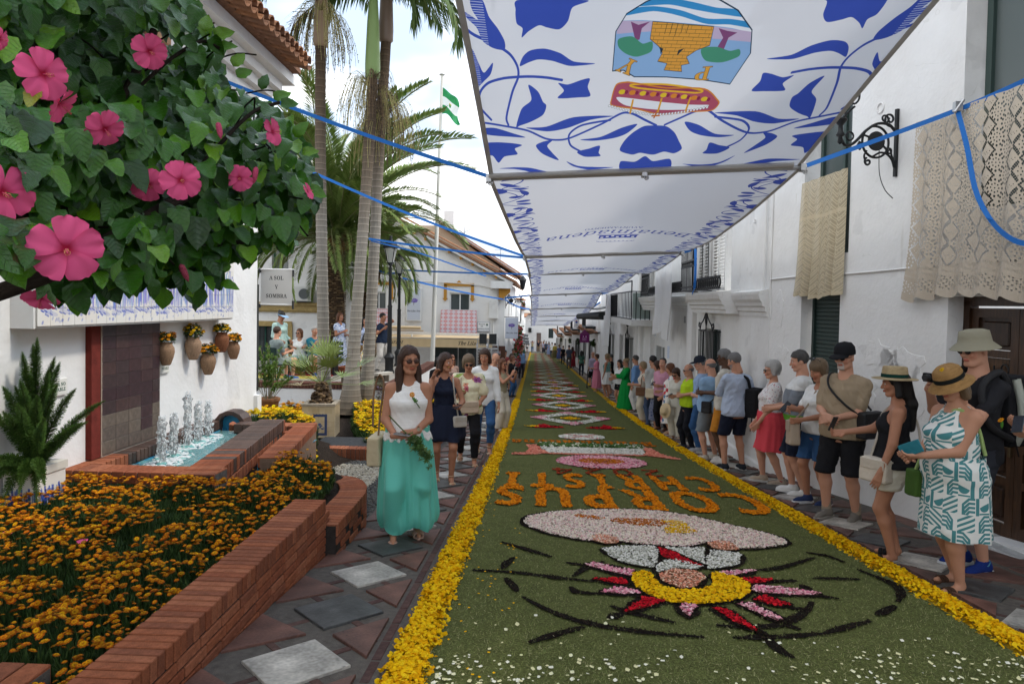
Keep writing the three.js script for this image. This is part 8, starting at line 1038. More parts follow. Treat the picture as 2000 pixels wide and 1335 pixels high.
// right row, nearest first
{
const p=person('woman in tan brimmed hat and teal patterned sleeveless dress looking at a teal phone cover',{x:3.06,d:5.0,H:1.585,f:-78,sex:'f',skin:'m',fat:1.25,lean:.06,look:[.05,.38],hands:[[-.06,1.06,.36],[.05,1.08,.36]],elbow:[[-.5,-.6,-.5],[.55,-.6,-.55]],palm:[[.4,.6,-.3],[-.4,.7,-.3]],curl:[.7,.6],hair:'bob',hairc:'dblond',hat:{k:'cloche',c:[.48,.27,.1],tilt:.05},top:{c:J,map:PT.geo,sl:0,hem:.9,off:.022,hole:.095,wr:1.2},bot:{k:'skirt',y1:1.08,y0:.44,flare:.035,fold:.012,c:J,map:PT.geo,nf:7},feet:[[-.1,0,-.08],[.1,0,.06]],shoec:[.07,.035,.022],solec:[.1,.05,.03]});
const ph=carry(p,'phone','teal folding phone cover held by the woman in the tan hat','phone',[.02,1.13,.44],[0,.5,.5]);part('cover',cbox(.17,.1,.012,.004),fab([.01,.15,.19],{rough:.5}),ph);part('screen',box(.15,.085,.002,0,0,-.008),fab(BK,{rough:.2}),ph);
const g=carry(p,'shoulder_bag','green cloth bag hanging at the far side of the woman in the tan hat','bag',[-.2,.8,.2]);part('body',bagShape(.14,.22,.07,0),fab([.05,.1,.02]),g);part('strap',tube([[.0,.1,0],[.1,.5,-.1],[.28,.64,-.13],[.36,.55,-.2],[.38,.3,-.28]],.014,24,6),fab([.33,.44,.16]),g);
const fl=carry(p,'flower','small yellow flower tucked on the hat of the woman in tan','flower',add(p.hc,[.03,.12,.12]));part('bloom',F.yellow.clone().scale(.022,.022,.022).rotateX(1),M_flower,fl);
}
{const p=person('tall man in olive bucket hat, dark glasses and black t-shirt holding a camera up',{x:3.5,d:5.5,H:1.86,f:-72,skin:'l',look:[-.1,.12],hands:[[-.1,1.36,.34],[.08,1.33,.36]],elbow:[[-.5,-.9,0],[.5,-.9,0]],hdir:[[.5,.6,.3],[-.5,.6,.3]],curl:[1,1],hair:'short',hairc:'dblond',hat:{k:'bucket',c:[.27,.25,.18]},glasses:1,top:{c:[.02,.02,.023],sl:.75,hem:.82,off:.024},bot:{k:'shorts',y0:.5,c:[.03,.032,.04]},shoe:'sneaker',shoec:[.012,.03,.16],solec:[.6,.62,.64],sock:[.1,.3,.4],sockh:.0});
const c=carry(p,'camera','small black camera in the hands of the man in the bucket hat','camera',[-.01,1.44,.43]);part('body',cbox(.11,.065,.035,.006),fab(BK),c);part('lens',new THREE.CylinderGeometry(.024,.026,.04,14).rotateX(1.57).translate(0,0,.035),fab(BK,{rough:.3}),c);
const b=carry(p,'backpack','black and pale grey hiking backpack on the man in the bucket hat','backpack',[0,1.2,-.235]);part('body',bagShape(.34,.52,.2,.12),fab(BK),b);part('side_panel',merge([tube([[.16,.24,.06],[.185,.05,.03],[.18,-.15,.02],[.15,-.24,.03]],.03,20,6),tube([[.12,.25,-.05],[.15,.05,-.1],[.14,-.2,-.09]],.022,20,6)]),fab([.42,.44,.38]),b);part('strap',merge([-1,1].map((s)=>tube([[s*.12,.2,.08],[s*.14,.29,.2],[s*.15,.18,.37],[s*.19,-.08,.33],[s*.17,-.2,.1]],.026,24,6))),fab([.03,.03,.032]),b);part('buckle',merge([box(.05,.03,.02,.19,-.05,.12),rod([.17,-.1,.1],[.2,-.32,.06],.006)]),fab(BK),b);}
{const p=person('dark haired woman in straw hat, black camisole and cream shorts seen from behind',{x:3.0,d:5.72,H:1.56,f:-118,sex:'f',skin:'t',fat:.35,look:[.15,.12],hands:[[-.04,1.14,.42],[.3,.8,.12]],elbow:[[-.5,-.7,-.1],[.5,-.2,-.9]],palm:[[0,.4,-1],[-1,0,.2]],curl:[.7,.35],hair:'longback',hairc:'black',hat:{k:'straw',c:[.60,.46,.26],b:[.006,.04,.03],tilt:-.12},top:{c:BK,sl:0,hem:.88,off:.016,hole:.1,neck:.1},bot:{k:'shorts',y0:.67,c:[.66,.62,.52],off:.045,wr:1.4},shoec:[.02,.02,.02],solec:[.12,.075,.045]});
phone(p,0,'black phone held out by the woman in the straw hat',[-.35,-.5,.1],[.02,.02,.02],[-.0,.09,.02]);bag(p,'cream leather crossbody bag on the hip of the woman in the straw hat',[.19,.86,.15],[0,1.0,0],.27,.22,.1,[.6,.52,.42],[[.12,.95,.2],[.06,1.15,.15],[-.04,1.36,.11],[-.11,1.45,-.03],[-.06,1.3,-.16],[.1,1.05,-.17],[.24,.93,.05]],.05);}
{const p=person('bald man in black cap, sunglasses and beige t-shirt with hands together',{x:3.25,d:7.22,H:1.82,f:-48,skin:'l',fat:.75,look:[-.12,.1],beard:1,hands:[[-.06,1.08,.3],[.04,1.06,.3]],elbow:[[-.7,-.6,-.3],[.7,-.6,-.3]],hdir:[[.8,-.2,.4],[-.8,-.2,.4]],palm:[[0,-.2,-1],[0,-.2,-1]],curl:[.9,.8],hat:{k:'cap',c:[.014,.014,.016]},glasses:1,hairc:'grey',top:{c:[.34,.26,.17],sl:.95,hem:.84,off:.024,soff:.024,wr:1.3,neck:.06},bot:{k:'shorts',y0:.48,c:BK,off:.03,wr:1.3},feet:[[-.13,0,.08],[.12,0,-.02]],shoe:'sneaker',shoec:[.17,.15,.125],solec:[.3,.27,.23],sock:[.3,.24,.18],sockh:.1});
bag(p,'black sling bag worn by the man in the black cap',[.26,1.0,.02],[0,1.3,0],.28,.26,.09,[.013,.013,.015],[[.24,1.06,.1],[.08,1.2,.2],[-.1,1.36,.15],[-.15,1.47,-.02],[-.05,1.36,-.16],[.2,1.12,-.14]],0,'sling_bag');}
{const p=person('blond woman in white t-shirt and denim shorts reading her phone',{x:3.33,d:8.02,H:1.67,f:-72,sex:'f',skin:'t',fat:.5,look:[0,.35],hands:[[-.08,1.17,.36],[.06,1.06,.3]],elbow:[[-.6,-.6,-.3],[.6,-.7,-.3]],curl:[.8,.9],hair:'puff',hairc:'dblond',fringe:1,glasses:'up',top:{c:W,sl:.75,hem:.88,off:.018},bot:{k:'shorts',y0:.56,c:J,map:PT.jean,off:.03},shoe:'sneaker',shoec:[.03,.045,.11],solec:[.6,.6,.6],feet:[[-.1,0,.1],[.1,0,-.02]]});
phone(p,0,'black phone read by the blond woman in denim shorts',[-.5,.3,-.5]);bag(p,'soft beige handbag held in front by the blond woman in denim shorts',[-.1,.88,.3],[0,-.5,.1],.3,.3,.1,[.42,.33,.24],[[-.1,1.0,.32],[0,1.2,.2],[.03,1.4,.09]],.1);}
person('grey haired man in green, white and grey polo shirt and black shorts',{x:3.33,d:8.6,H:1.79,f:-112,skin:'l',fat:.75,look:[.2,.18],hands:[[-.08,1.06,.3],[.08,1.05,.32]],hair:'short',hairc:'dgrey',elbow:[[-.6,-.6,-.3],[.75,-.6,-.4]],top:{c:J,map:PT.polo,sl:.95,hem:.92,off:.022,soff:.022},bot:{k:'shorts',y0:.5,c:NAVY,off:.03},shoe:'sneaker',shoec:[.7,.69,.66],solec:[.7,.69,.66],sock:BK,sockh:-.01,feet:[[-.1,0,.1],[.1,0,-.04]]});
person('white haired woman in spotted blouse and coral red skirt',{x:3.26,d:9.4,H:1.66,f:-100,sex:'f',skin:'l',fat:.7,look:[.1,.1],hands:[[-.1,.9,.2],[.14,.9,.2]],elbow:[[-.5,-.3,-.8],[.6,-.3,-.8]],hair:'puff',hairc:'white',glasses:1,top:{c:J,map:PT.dots,sl:.8,hem:.9,off:.02,soff:.028},bot:{k:'skirt',y1:1.06,y0:.5,flare:.03,fold:.012,c:[.66,.07,.09]},shoe:'sneaker',shoec:[.4,.32,.24],sock:[.4,.03,.04],sockh:-.02,feet:[[-.1,0,.12],[.1,0,-.1]]});
{const p=person('bearded grey haired man in pale blue shirt and navy shorts, seen from behind',{x:3.1,d:10.55,H:1.79,f:-165,skin:'m',fat:.3,look:[.55,.3],beard:2,beardc:'grey',hands:[[-.2,1.14,.3],[.04,1.33,.26]],elbow:[[-.9,-.4,-.1],[.5,-.8,.2]],hair:'short',hairc:'grey',top:{c:[.43,.5,.62],sl:1.15,hem:.83,off:.03,soff:.022,wr:1.4},bot:{k:'shorts',y0:.52,c:NAVY,off:.032},shoe:'shoe',shoec:[.02,.024,.03],feet:[[-.12,0,0],[.14,0,.06]]});
const b=carry(p,'backpack','round black backpack slung on the shoulder of the man in pale blue shirt','backpack',[-.2,1.05,-.2],[0,.35,-.1]);part('body',bagShape(.3,.42,.18,.3),fab(BK),b);part('strap',merge([tube([[.02,.18,.06],[.04,.36,.1],[.06,.38,.2],[.02,.2,.3],[-.04,0,.28]],.022,20,6),rod([.08,-.18,0],[.1,-.42,.03],.01)]),fab(BK),b);}
person('dark skinned grey haired man in cream polo and orange shorts',{x:3.14,d:11.3,H:1.86,f:-125,skin:'d',look:[.1,.15],glasses:1,hair:'short',hairc:'grey',hands:[[-.1,1.1,.3],[.1,1.08,.3]],top:{c:[.58,.54,.46],sl:.95,hem:.84,off:.024,soff:.022},bot:{k:'shorts',y0:.5,c:[.55,.22,.03],off:.03},shoe:'sneaker',shoec:[.6,.57,.52],feet:[[-.1,0,.05],[.1,0,0]]});
{const p=person('bald man in striped light blue shirt and grey shorts with black sling bag',{x:3.0,d:11.62,H:1.7,f:-150,skin:'l',fat:.8,look:[.25,.2],hair:'fringe',hairc:'grey',hands:[[-.12,1.1,.3],[.1,1.1,.3]],top:{c:J,map:PT.stripe,sl:.95,hem:.86,off:.026,soff:.026},bot:{k:'shorts',y0:.5,c:[.2,.23,.25],off:.035},shoe:'sneaker',shoec:[.45,.4,.32],sock:[.6,.6,.6],sockh:-.02});bag(p,'small black sling bag across the bald man in stripes',[.2,.95,-.1],[0,2,0],.17,.2,.07,BK,[[.18,1.0,-.1],[0,1.2,-.2],[-.14,1.44,-.1],[-.12,1.4,.1],[.15,1.05,.18]],0,'sling_bag');}
person('man in navy cap, light blue shirt and jeans behind the lime shirt',{x:3.1,d:12.75,H:1.74,f:-110,skin:'l',look:[.1,.1],hat:{k:'cap',c:[.02,.024,.035]},hair:'short',hairc:'grey',hands:[[-.1,1.06,.3],[.08,1.05,.3]],top:{c:[.3,.42,.62],sl:1.4,hem:.86,off:.026},bot:{k:'pants',y0:.1,c:J,map:PT.jean,off:.02},shoe:'sneaker',shoec:[.35,.35,.36]});
{const p=person('man in lime yellow polo shirt and black trousers wearing sunglasses',{x:2.93,d:12.95,H:1.6,f:-80,skin:'l',fat:.5,look:[0,.1],glasses:1,hair:'fringe',hairc:'grey',hands:[[-.1,1.1,.28],[.1,.78,.06]],top:{c:[.42,.6,.02],sl:.95,hem:.9,off:.024,soff:.024},bot:{k:'pants',y0:.09,c:[.014,.015,.02],off:.02},shoe:'sneaker',shoec:[.03,.04,.06],feet:[[-.1,0,.08],[.1,0,-.02]]});phone(p,0,'phone held at the waist of the man in the lime shirt');}
{const p=person('short woman in cream linen suit looking down, straw hat in hand',{x:3.06,d:14.65,H:1.5,f:-40,sex:'f',skin:'m',fat:.3,look:[-.2,.5],glasses:1,hair:'puff',hairc:'brown',hands:[[-.14,.84,.2],[.1,1.1,.25]],top:{c:[.6,.58,.5],sl:1.9,hem:.78,off:.03,soff:.02},bot:{k:'pants',y0:.07,c:[.6,.57,.48],off:.02,wide:.8},shoec:[.6,.5,.4]});const h=carry(p,'straw_hat','pale straw hat held low by the woman in linen','hat',add(p.hands[0],[-.02,-.08,.05]),[0,-.3,.1]);part('hat',lathe([[.19,0],[.19,.01],[.11,.02],[.1,.09],[.06,.11],[0,.11]],26).rotateX(1.4),std({color:lin(.58,.45,.27),bumpMap:rep(T.grain,4),bumpScale:.004,side:THREE.DoubleSide}),h);}
person('woman in white midi dress with big red flowers',{x:3.1,d:15.5,H:1.58,f:-105,sex:'f',skin:'m',fat:.6,look:[.1,.3],hair:'puff',hairc:'auburn',hands:[[-.1,1.06,.26],[.1,.95,.2]],top:{c:J,map:PT.redfl,sl:.8,hem:.88,off:.02,soff:.024},bot:{k:'skirt',y1:1.08,y0:.3,flare:.05,fold:.015,c:J,map:PT.redfl},shoec:[.5,.36,.22],heel:.03});
{const p=person('brown haired woman in white blouse with a cream shoulder bag',{x:3.0,d:16.6,H:1.62,f:-120,sex:'f',skin:'m',look:[.1,.2],hair:'puff',hairc:'brown',hands:[[-.1,1.0,.2],[.14,.9,.16]],top:{c:W,sl:1.5,hem:.84,off:.03,soff:.02},bot:{k:'skirt',y1:1.05,y0:.25,flare:.05,c:[.3,.3,.34],map:PT.bluefl}});bag(p,'cream shoulder bag of the woman in white blouse',[.24,.95,.1],[0,1.3,0],.28,.24,.1,[.56,.47,.33],[[.22,1.05,.1],[.17,1.35,.06],[.15,1.45,-.02],[.2,1.2,-.1]]);}
{const p=person('balding man in pink shirt smiling towards the camera',{x:3.02,d:16.1,H:1.7,f:-35,skin:'l',fat:.4,look:[0,.05],hair:'short',recede:1,hairc:'dgrey',hands:[[-.08,1.15,.3],[.08,1.13,.3]],top:{c:[.55,.27,.36],sl:1.3,hem:.86,off:.026},bot:{k:'pants',y0:.1,c:BK,off:.02},shoe:'shoe',shoec:[.1,.045,.03]});phone(p,0,'phone held by the man in the pink shirt');}
person('dark haired man in light grey shirt and jeans seen from behind',{x:2.95,d:17.0,H:1.75,f:-160,skin:'m',look:[.2,.1],hair:'short',hairc:'black',hands:[[-.1,1.15,.3],[.08,1.15,.3]],top:{c:[.42,.43,.42],sl:1.2,hem:.86,off:.026},bot:{k:'pants',y0:.08,c:[.05,.075,.13],off:.02},shoe:'sneaker',shoec:[.03,.035,.05]});
{const p=person('blond woman in pale wide trousers half hidden with a brown bag',{x:2.84,d:17.8,H:1.58,f:-90,sex:'f',skin:'m',look:[0,.2],hair:'puff',hairc:'blond',hands:[[-.06,1.12,.3],[.06,1.12,.3]],top:{c:CR,sl:1,hem:.86,off:.024},bot:{k:'pants',y0:.12,c:[.56,.5,.4],off:.02,wide:.9},shoec:CR});bag(p,'brown leather bag of the blond woman in pale trousers',[.22,.95,.1],[0,1.3,0],.28,.24,.1,[.16,.07,.03],[[.2,1.05,.1],[.16,1.4,.05],[.15,1.44,-.03],[.2,1.2,-.1]]);}
person('man in light blue shirt and white trousers beside the green dress',{x:3.16,d:21.3,H:1.73,f:-110,skin:'m',look:[0,.1],glasses:1,hair:'short',hairc:'dgrey',hands:[[-.2,.85,.1],[.25,.8,.06]],top:{c:[.16,.3,.55],sl:1.5,hem:.84,off:.026},bot:{k:'pants',y0:.06,c:[.68,.67,.64],off:.02},shoe:'shoe',shoec:[.1,.06,.04]});
person('woman in long bright green dress holding up a phone',{x:2.9,d:21.6,H:1.62,f:-85,sex:'f',skin:'m',look:[0,.1],glasses:1,hair:'bun',hairc:'blond',hands:[[-.05,1.2,.4],[.08,1.18,.38]],top:{c:[.006,.24,.045],sl:1.7,hem:.9,off:.022,soff:.04},bot:{k:'skirt',y1:1.06,y0:.08,flare:.14,fold:.03,c:[.006,.24,.045]},shoec:CR});
person('dark haired woman in white t-shirt and black shorts',{x:2.83,d:22.6,H:1.57,f:-60,sex:'f',skin:'m',look:[0,.1],hair:'long',hairc:'black',hands:[[-.05,1.1,.36],[.08,1.08,.36]],top:{c:W,sl:.8,hem:.88,off:.03,soff:.03},bot:{k:'shorts',y0:.66,c:BK,off:.03},shoe:'sneaker',shoec:[.3,.3,.3]});
person('blond woman in teal printed top and white skirt',{x:2.88,d:27,H:1.69,f:-125,sex:'f',skin:'t',fat:.3,look:[0,.1],hair:'puff',hairc:'blond',top:{c:J,map:PT.teal,sl:0,hem:.88,off:.024},bot:{k:'skirt',y1:1.04,y0:.55,flare:.03,c:W},shoec:CR});
person('man in black t-shirt and teal shorts behind the white skirt',{x:3.2,d:28.6,H:1.66,f:-100,skin:'m',hair:'short',hairc:'dgrey',top:{c:BK,sl:.9},bot:{k:'shorts',y0:.5,c:[.05,.2,.2],off:.03},shoec:BK});
person('woman in long pink dress beyond the white skirt',{x:2.72,d:29.8,H:1.62,f:-90,sex:'f',skin:'m',hair:'puff',hairc:'brown',hands:[[-.1,1.1,.25],[.1,1.1,.25]],top:{c:[.6,.2,.28],sl:1.4,hem:.88,off:.026},bot:{k:'skirt',y1:1.05,y0:.2,flare:.07,c:[.6,.2,.28]}});
{const p=person('bald man in lilac shirt and black shorts at a walking frame',{x:2.8,d:32.7,H:1.68,f:-150,skin:'l',hair:null,top:{c:[.48,.42,.56],sl:1.2,hem:.8,off:.03},bot:{k:'shorts',y0:.5,c:BK,off:.03},shoe:'shoe'});const w=thing('walking_frame','black wheeled walking frame beside the man in lilac shirt','walker',[2.62,gd(32),-32]);part('frame',merge([tube([[-.15,.1,0],[-.12,.6,.02],[-.1,.88,.05],[-.02,.9,.08]],.02,14,5),tube([[.15,.1,0],[.12,.6,.02],[.1,.88,.05],[.02,.9,.08]],.02,14,5),rod([-.12,.5,0],[.12,.5,0],.015),rod([-.14,.1,.25],[-.12,.6,.02],.015)]),M.iron,w);for(const[x,z]of[[-.15,0],[.15,0],[-.15,.28],[.15,.28]])part('wheel',new THREE.TorusGeometry(.08,.02,5,14).rotateY(1.57).translate(x,.09,z),M.iron,w);}
// left row
{const p=person('woman in white sleeveless top and long turquoise skirt walking with a flower stem',{x:-1.1,d:5.92,H:1.68,y:gd(5.92)-.005,f:14,sex:'f',skin:'t',fine:1,look:[.28,.02],heel:.07,ankle:1,hands:[[-.12,1.0,.25],[.06,1.035,.235]],elbow:[[-.75,-.5,-.55],[.8,-.5,-.5]],hdir:[[.75,.0,.45],[-.8,-.12,.3]],palm:[[.1,.9,.2],[.1,-.35,-.9]],ps:[-1,1],curl:[.35,.9],hair:'long',hairc:'brown',glasses:1,glassc:[.055,.022,.014],top:{c:J,map:PT.eyelet,sl:0,hem:.93,off:.02,flare:.06,hole:.083,neck:.055,scal:1,wr:.6},bot:{k:'skirt',sheer:1,y1:1.04,y0:.13,flare:.085,fold:.022,nf:19,pow:.55,tuck:.5,hemw:.03,c:[.15,.66,.53],sway:[.03,-.02],kx:.93},feet:[[-.12,0,.13],[.1,.02,-.06]],shoec:[.5,.32,.25],solec:[.45,.28,.22]});
phone(p,0,'phone lying flat in the right hand of the woman in turquoise',[-1.5,1.2,0],[.3,.28,.27],[-.02,.028,.03]);
const s=carry(p,'flower_sprig','leafy green flower stem held by the woman in turquoise','plant',p.hands[1]);part('stem',tube([[-.16,.17,.05],[-.06,.06,.04],[.02,-.02,.03],[.12,-.12,.05],[.2,-.2,.06]],.006,16,5),std({color:lin(.09,.13,.04)}),s);const r=rng(5),l=[];s.updateMatrixWorld(true);for(let i=0;i<80;i++){const t2=r(),q=s.localToWorld(V(.02+t2*.2+(r()-.5)*.08,-.02-t2*.22+(r()-.5)*.1,.05+(r()-.5)*.08));l.push({p:q.toArray(),r:[r()*6,r()*6,r()*6],s:.035+r()*.02,c:pick([lin(.1,.2,.05),lin(.07,.15,.035),lin(.18,.28,.1)],r)});}const im=instanced('leaves',tuftGeo,M_leaf,l.map((e)=>({...e,p:s.worldToLocal(V(...e.p)).toArray()})),s);{const o3=new THREE.Object3D();l.forEach((e,i)=>{o3.position.copy(s.worldToLocal(V(...e.p)));o3.rotation.set(...e.r);o3.scale.setScalar(e.s);o3.updateMatrix();im.setMatrixAt(i,o3.matrix);});}
const b=carry(p,'tote_bag','cream tote bag at the hip of the woman in turquoise','bag',[-.27,.83,-.05],[0,1.25,.05]);part('body',bagShape(.26,.27,.1,-.15),fab([.55,.46,.3],{rough:.7}),b);part('handle',tube([[-.06,.14,.03],[.02,.3,.02],[.1,.62,.03],[.14,.66,-.02],[.1,.5,-.06],[0,.2,-.04]],.009,24,6),fab([.2,.11,.05],{rough:.6}),b);
const fl=carry(p,'flower','single orange flower pinned on the white top of the woman in turquoise','flower',[.045,1.33,.165]);part('bloom',F.orange.clone().scale(.026,.026,.026).rotateX(1.2).translate(-.02,.02,0),M_flower,fl);part('stem',tube([[-.02,.01,0],[.01,-.04,.005],[.05,-.1,0]],.004,8,4),std({color:lin(.07,.13,.04)}),fl);for(let i=0;i<4;i++)part('leaf',new THREE.SphereGeometry(1,8,6).scale(.008,.02,.004).rotateZ(.5-i*.5).translate(i*.009-.01,-.015-i*.008,.004),std({color:lin(.09,.2,.05)}),fl);
{const w=carry(p,'wristwatch','brown strapped watch on the left wrist of the woman in turquoise','watch',add(p.wr[1],[.02,.01,-.01]));part('strap',new THREE.TorusGeometry(.03,.006,6,18).rotateY(1.2),fab([.16,.07,.03]),w);part('dial',new THREE.CylinderGeometry(.015,.015,.008,14).rotateX(1.57).translate(.0,.01,.03),fab([.5,.42,.3],{rough:.3}),w);}}
{const p=person('girl with long brown hair in a navy sleeveless dress looking sideways',{x:-1.16,d:8.78,H:1.67,f:12,sex:'f',skin:'t',look:[.75,.03],heel:.04,ankle:1,hands:[[-.17,1.43,.12],[.17,1.06,.25]],elbow:[[-.3,-1,.1],[.7,-.6,-.4]],hdir:[[.3,.8,.2],[-.3,.1,.9]],palm:[[.5,0,.4],[0,1,0]],curl:[.4,.6],hair:'longback',hairc:'brown',top:{c:NAVY,sl:0,hem:.9,off:.014,hole:.085,neck:.05},bot:{k:'skirt',y1:1.08,y0:.6,flare:.09,fold:.012,tuck:.35,pow:.7,c:NAVY},feet:[[-.08,0,-.12],[.1,0,.14]],shoec:[.6,.42,.27],solec:[.55,.38,.24]});
phone(p,1,'dark phone held flat by the girl in navy',[-1.4,-.6,0],[.03,.03,.035],[0,.03,.03]);bag(p,'small pale quilted chain bag of the girl in navy',[.2,.86,.13],[0,.3,0],.2,.15,.07,[.5,.46,.4],[[.18,.93,.14],[.13,1.2,.13],[.11,1.42,.06],[.12,1.4,-.08]]);part('earring',new THREE.SphereGeometry(.013,8,6).translate(p.hc[0]+.03,p.hc[1]-.05,p.hc[2]+.07),fab([.6,.42,.08],{rough:.3}),p.t);}
{const p=person('short haired woman in tropical flowered blouse, sunglasses and black trousers',{x:-1.02,d:10.5,H:1.67,f:8,sex:'f',skin:'t',fat:.7,look:[.02,.22],glasses:1,heel:.04,hands:[[-.14,1.15,.2],[.16,1.0,.22]],elbow:[[-.6,-.6,-.5],[.9,-.45,-.3]],hdir:[[.4,.2,.8],[-.85,-.1,.3]],palm:[[0,1,0],[0,-.2,-1]],hair:'puff',fringe:1,hairc:'dblond',top:{c:J,map:PT.tropic,sl:.8,hem:.82,off:.04,soff:.055,flare:.03,wr:1.2,neck:.085},bot:{k:'pants',y0:.14,c:BK,off:.022},feet:[[-.1,.05,-.16],[.11,0,.2]],shoec:[.5,.34,.22],solec:[.45,.3,.2],ankle:1});
bag(p,'beige clutch bag held by the woman in flowered blouse',[.02,.96,.24],[0,0,.05],.3,.19,.06,[.52,.4,.29],[[-.1,1.05,.22],[-.12,1.3,.18],[-.11,1.47,.02]]);}
person('curly haired woman in white shirt and jeans behind the flowered blouse',{x:-.86,d:11.8,H:1.8,f:5,sex:'f',skin:'t',look:[-.2,.22],heel:.05,ankle:1,hands:[[-.14,1.1,.24],[.24,.86,.12]],hair:'longcurly',hairc:'brown',top:{c:W,sl:1.8,hem:.82,off:.034,soff:.03},bot:{k:'pants',y0:.2,c:J,map:PT.jean,off:.018},feet:[[-.1,0,-.1],[.1,0,.14]],shoec:[.55,.4,.28]});
person('bald man in white shirt looking down, behind the jeans',{x:-.95,d:15.9,H:1.75,f:40,skin:'l',look:[.1,.5],hands:[[-.15,1.1,.3],[.22,.84,.15]],top:{c:W,sl:1.9,hem:.84,off:.028},bot:{k:'pants',y0:.06,c:[.58,.53,.45],off:.03},shoec:[.3,.2,.12],shoe:'shoe'});
{const p=person('auburn haired woman in olive top and wide cream trousers taking a picture',{x:-.74,d:15.5,H:1.62,f:55,sex:'f',skin:'t',look:[0,.08],glasses:1,hands:[[-.06,1.38,.34],[.08,1.36,.36]],elbow:[[-.8,-.7,0],[.8,-.7,0]],hdir:[[.2,.8,.3],[-.2,.8,.3]],hair:'long',hairc:'auburn',top:{c:[.3,.26,.17],sl:0,hem:.92,off:.016},bot:{k:'pants',y0:.05,c:[.6,.54,.44],off:.022,wide:1.1},shoec:CR});phone(p,0,'white phone held up by the auburn haired woman',[.1,0,0],[.6,.6,.62],[.06,.06,.03]);}
const LG=[['woman in black with black hair and sunglasses between the nearer women',{x:-2.3,d:16.2,H:1.62,sex:'f',skin:'t',glasses:1,hair:'bob',hairc:'black',top:{c:BK,sl:.6}}],['auburn haired woman in sunglasses farther behind the nearer women',{x:-2.25,d:18.4,H:1.66,sex:'f',skin:'m',glasses:1,hair:'long',hairc:'auburn',top:{c:[.3,.2,.16],sl:.6}}],['man in lilac polo shirt in the left row',{x:-1.3,d:23.5,H:1.74,hair:'short',hairc:'grey',top:{c:[.33,.22,.46],sl:.9}}],['woman in leopard print dress in the left row',{x:-.98,d:28.8,H:1.6,sex:'f',hair:'bob',hairc:'brown',top:{c:J,map:PT.leopard,sl:0},bot:{k:'skirt',y1:1.04,y0:.4,flare:.03,c:J,map:PT.leopard}}],['woman in black jacket and jeans in the left row',{x:-.85,d:26,H:1.58,sex:'f',f:60,hair:'bob',hairc:'auburn',top:{c:BK,sl:1.9},bot:{k:'pants',y0:.08,c:J,map:PT.jean}}],['man in light blue shirt and dark trousers far down the left row',{x:-.76,d:39,H:1.72,hair:'short',hairc:'dgrey',top:{c:[.22,.36,.6],sl:1.9}}],['grey haired man in white shirt down the left row',{x:-1.1,d:35,H:1.74,hair:'short',hairc:'grey',top:{c:[.5,.52,.55],sl:.9}}],['bearded man in red top down the left row',{x:-1.35,d:31,H:1.7,hair:'short',hairc:'black',top:{c:[.3,.06,.06],sl:.9}}],['man with glasses and dark shirt behind the lilac polo',{x:-1.15,d:21.2,H:1.72,hair:'short',hairc:'dgrey',glasses:1,top:{c:[.05,.06,.08],sl:.9}}],['woman in grey top far down the left row',{x:-1.0,d:44,H:1.62,sex:'f',hair:'bob',hairc:'brown',top:{c:[.2,.2,.22],sl:.9}}],['man in green shirt far down the left row',{x:-.9,d:50,H:1.74,hair:'short',hairc:'black',top:{c:[.08,.16,.1],sl:.9}}],['woman in pink top far down the left row',{x:-1.05,d:57,H:1.62,sex:'f',hair:'bob',hairc:'blond',top:{c:[.5,.2,.25],sl:.9}}]];
for(const[l,o]of LG)person(l,{f:25,bot:{k:'pants',y0:.08,c:[.03,.032,.045],off:.02},shoe:'shoe',skin:'m',look:[.1,.15],...o});
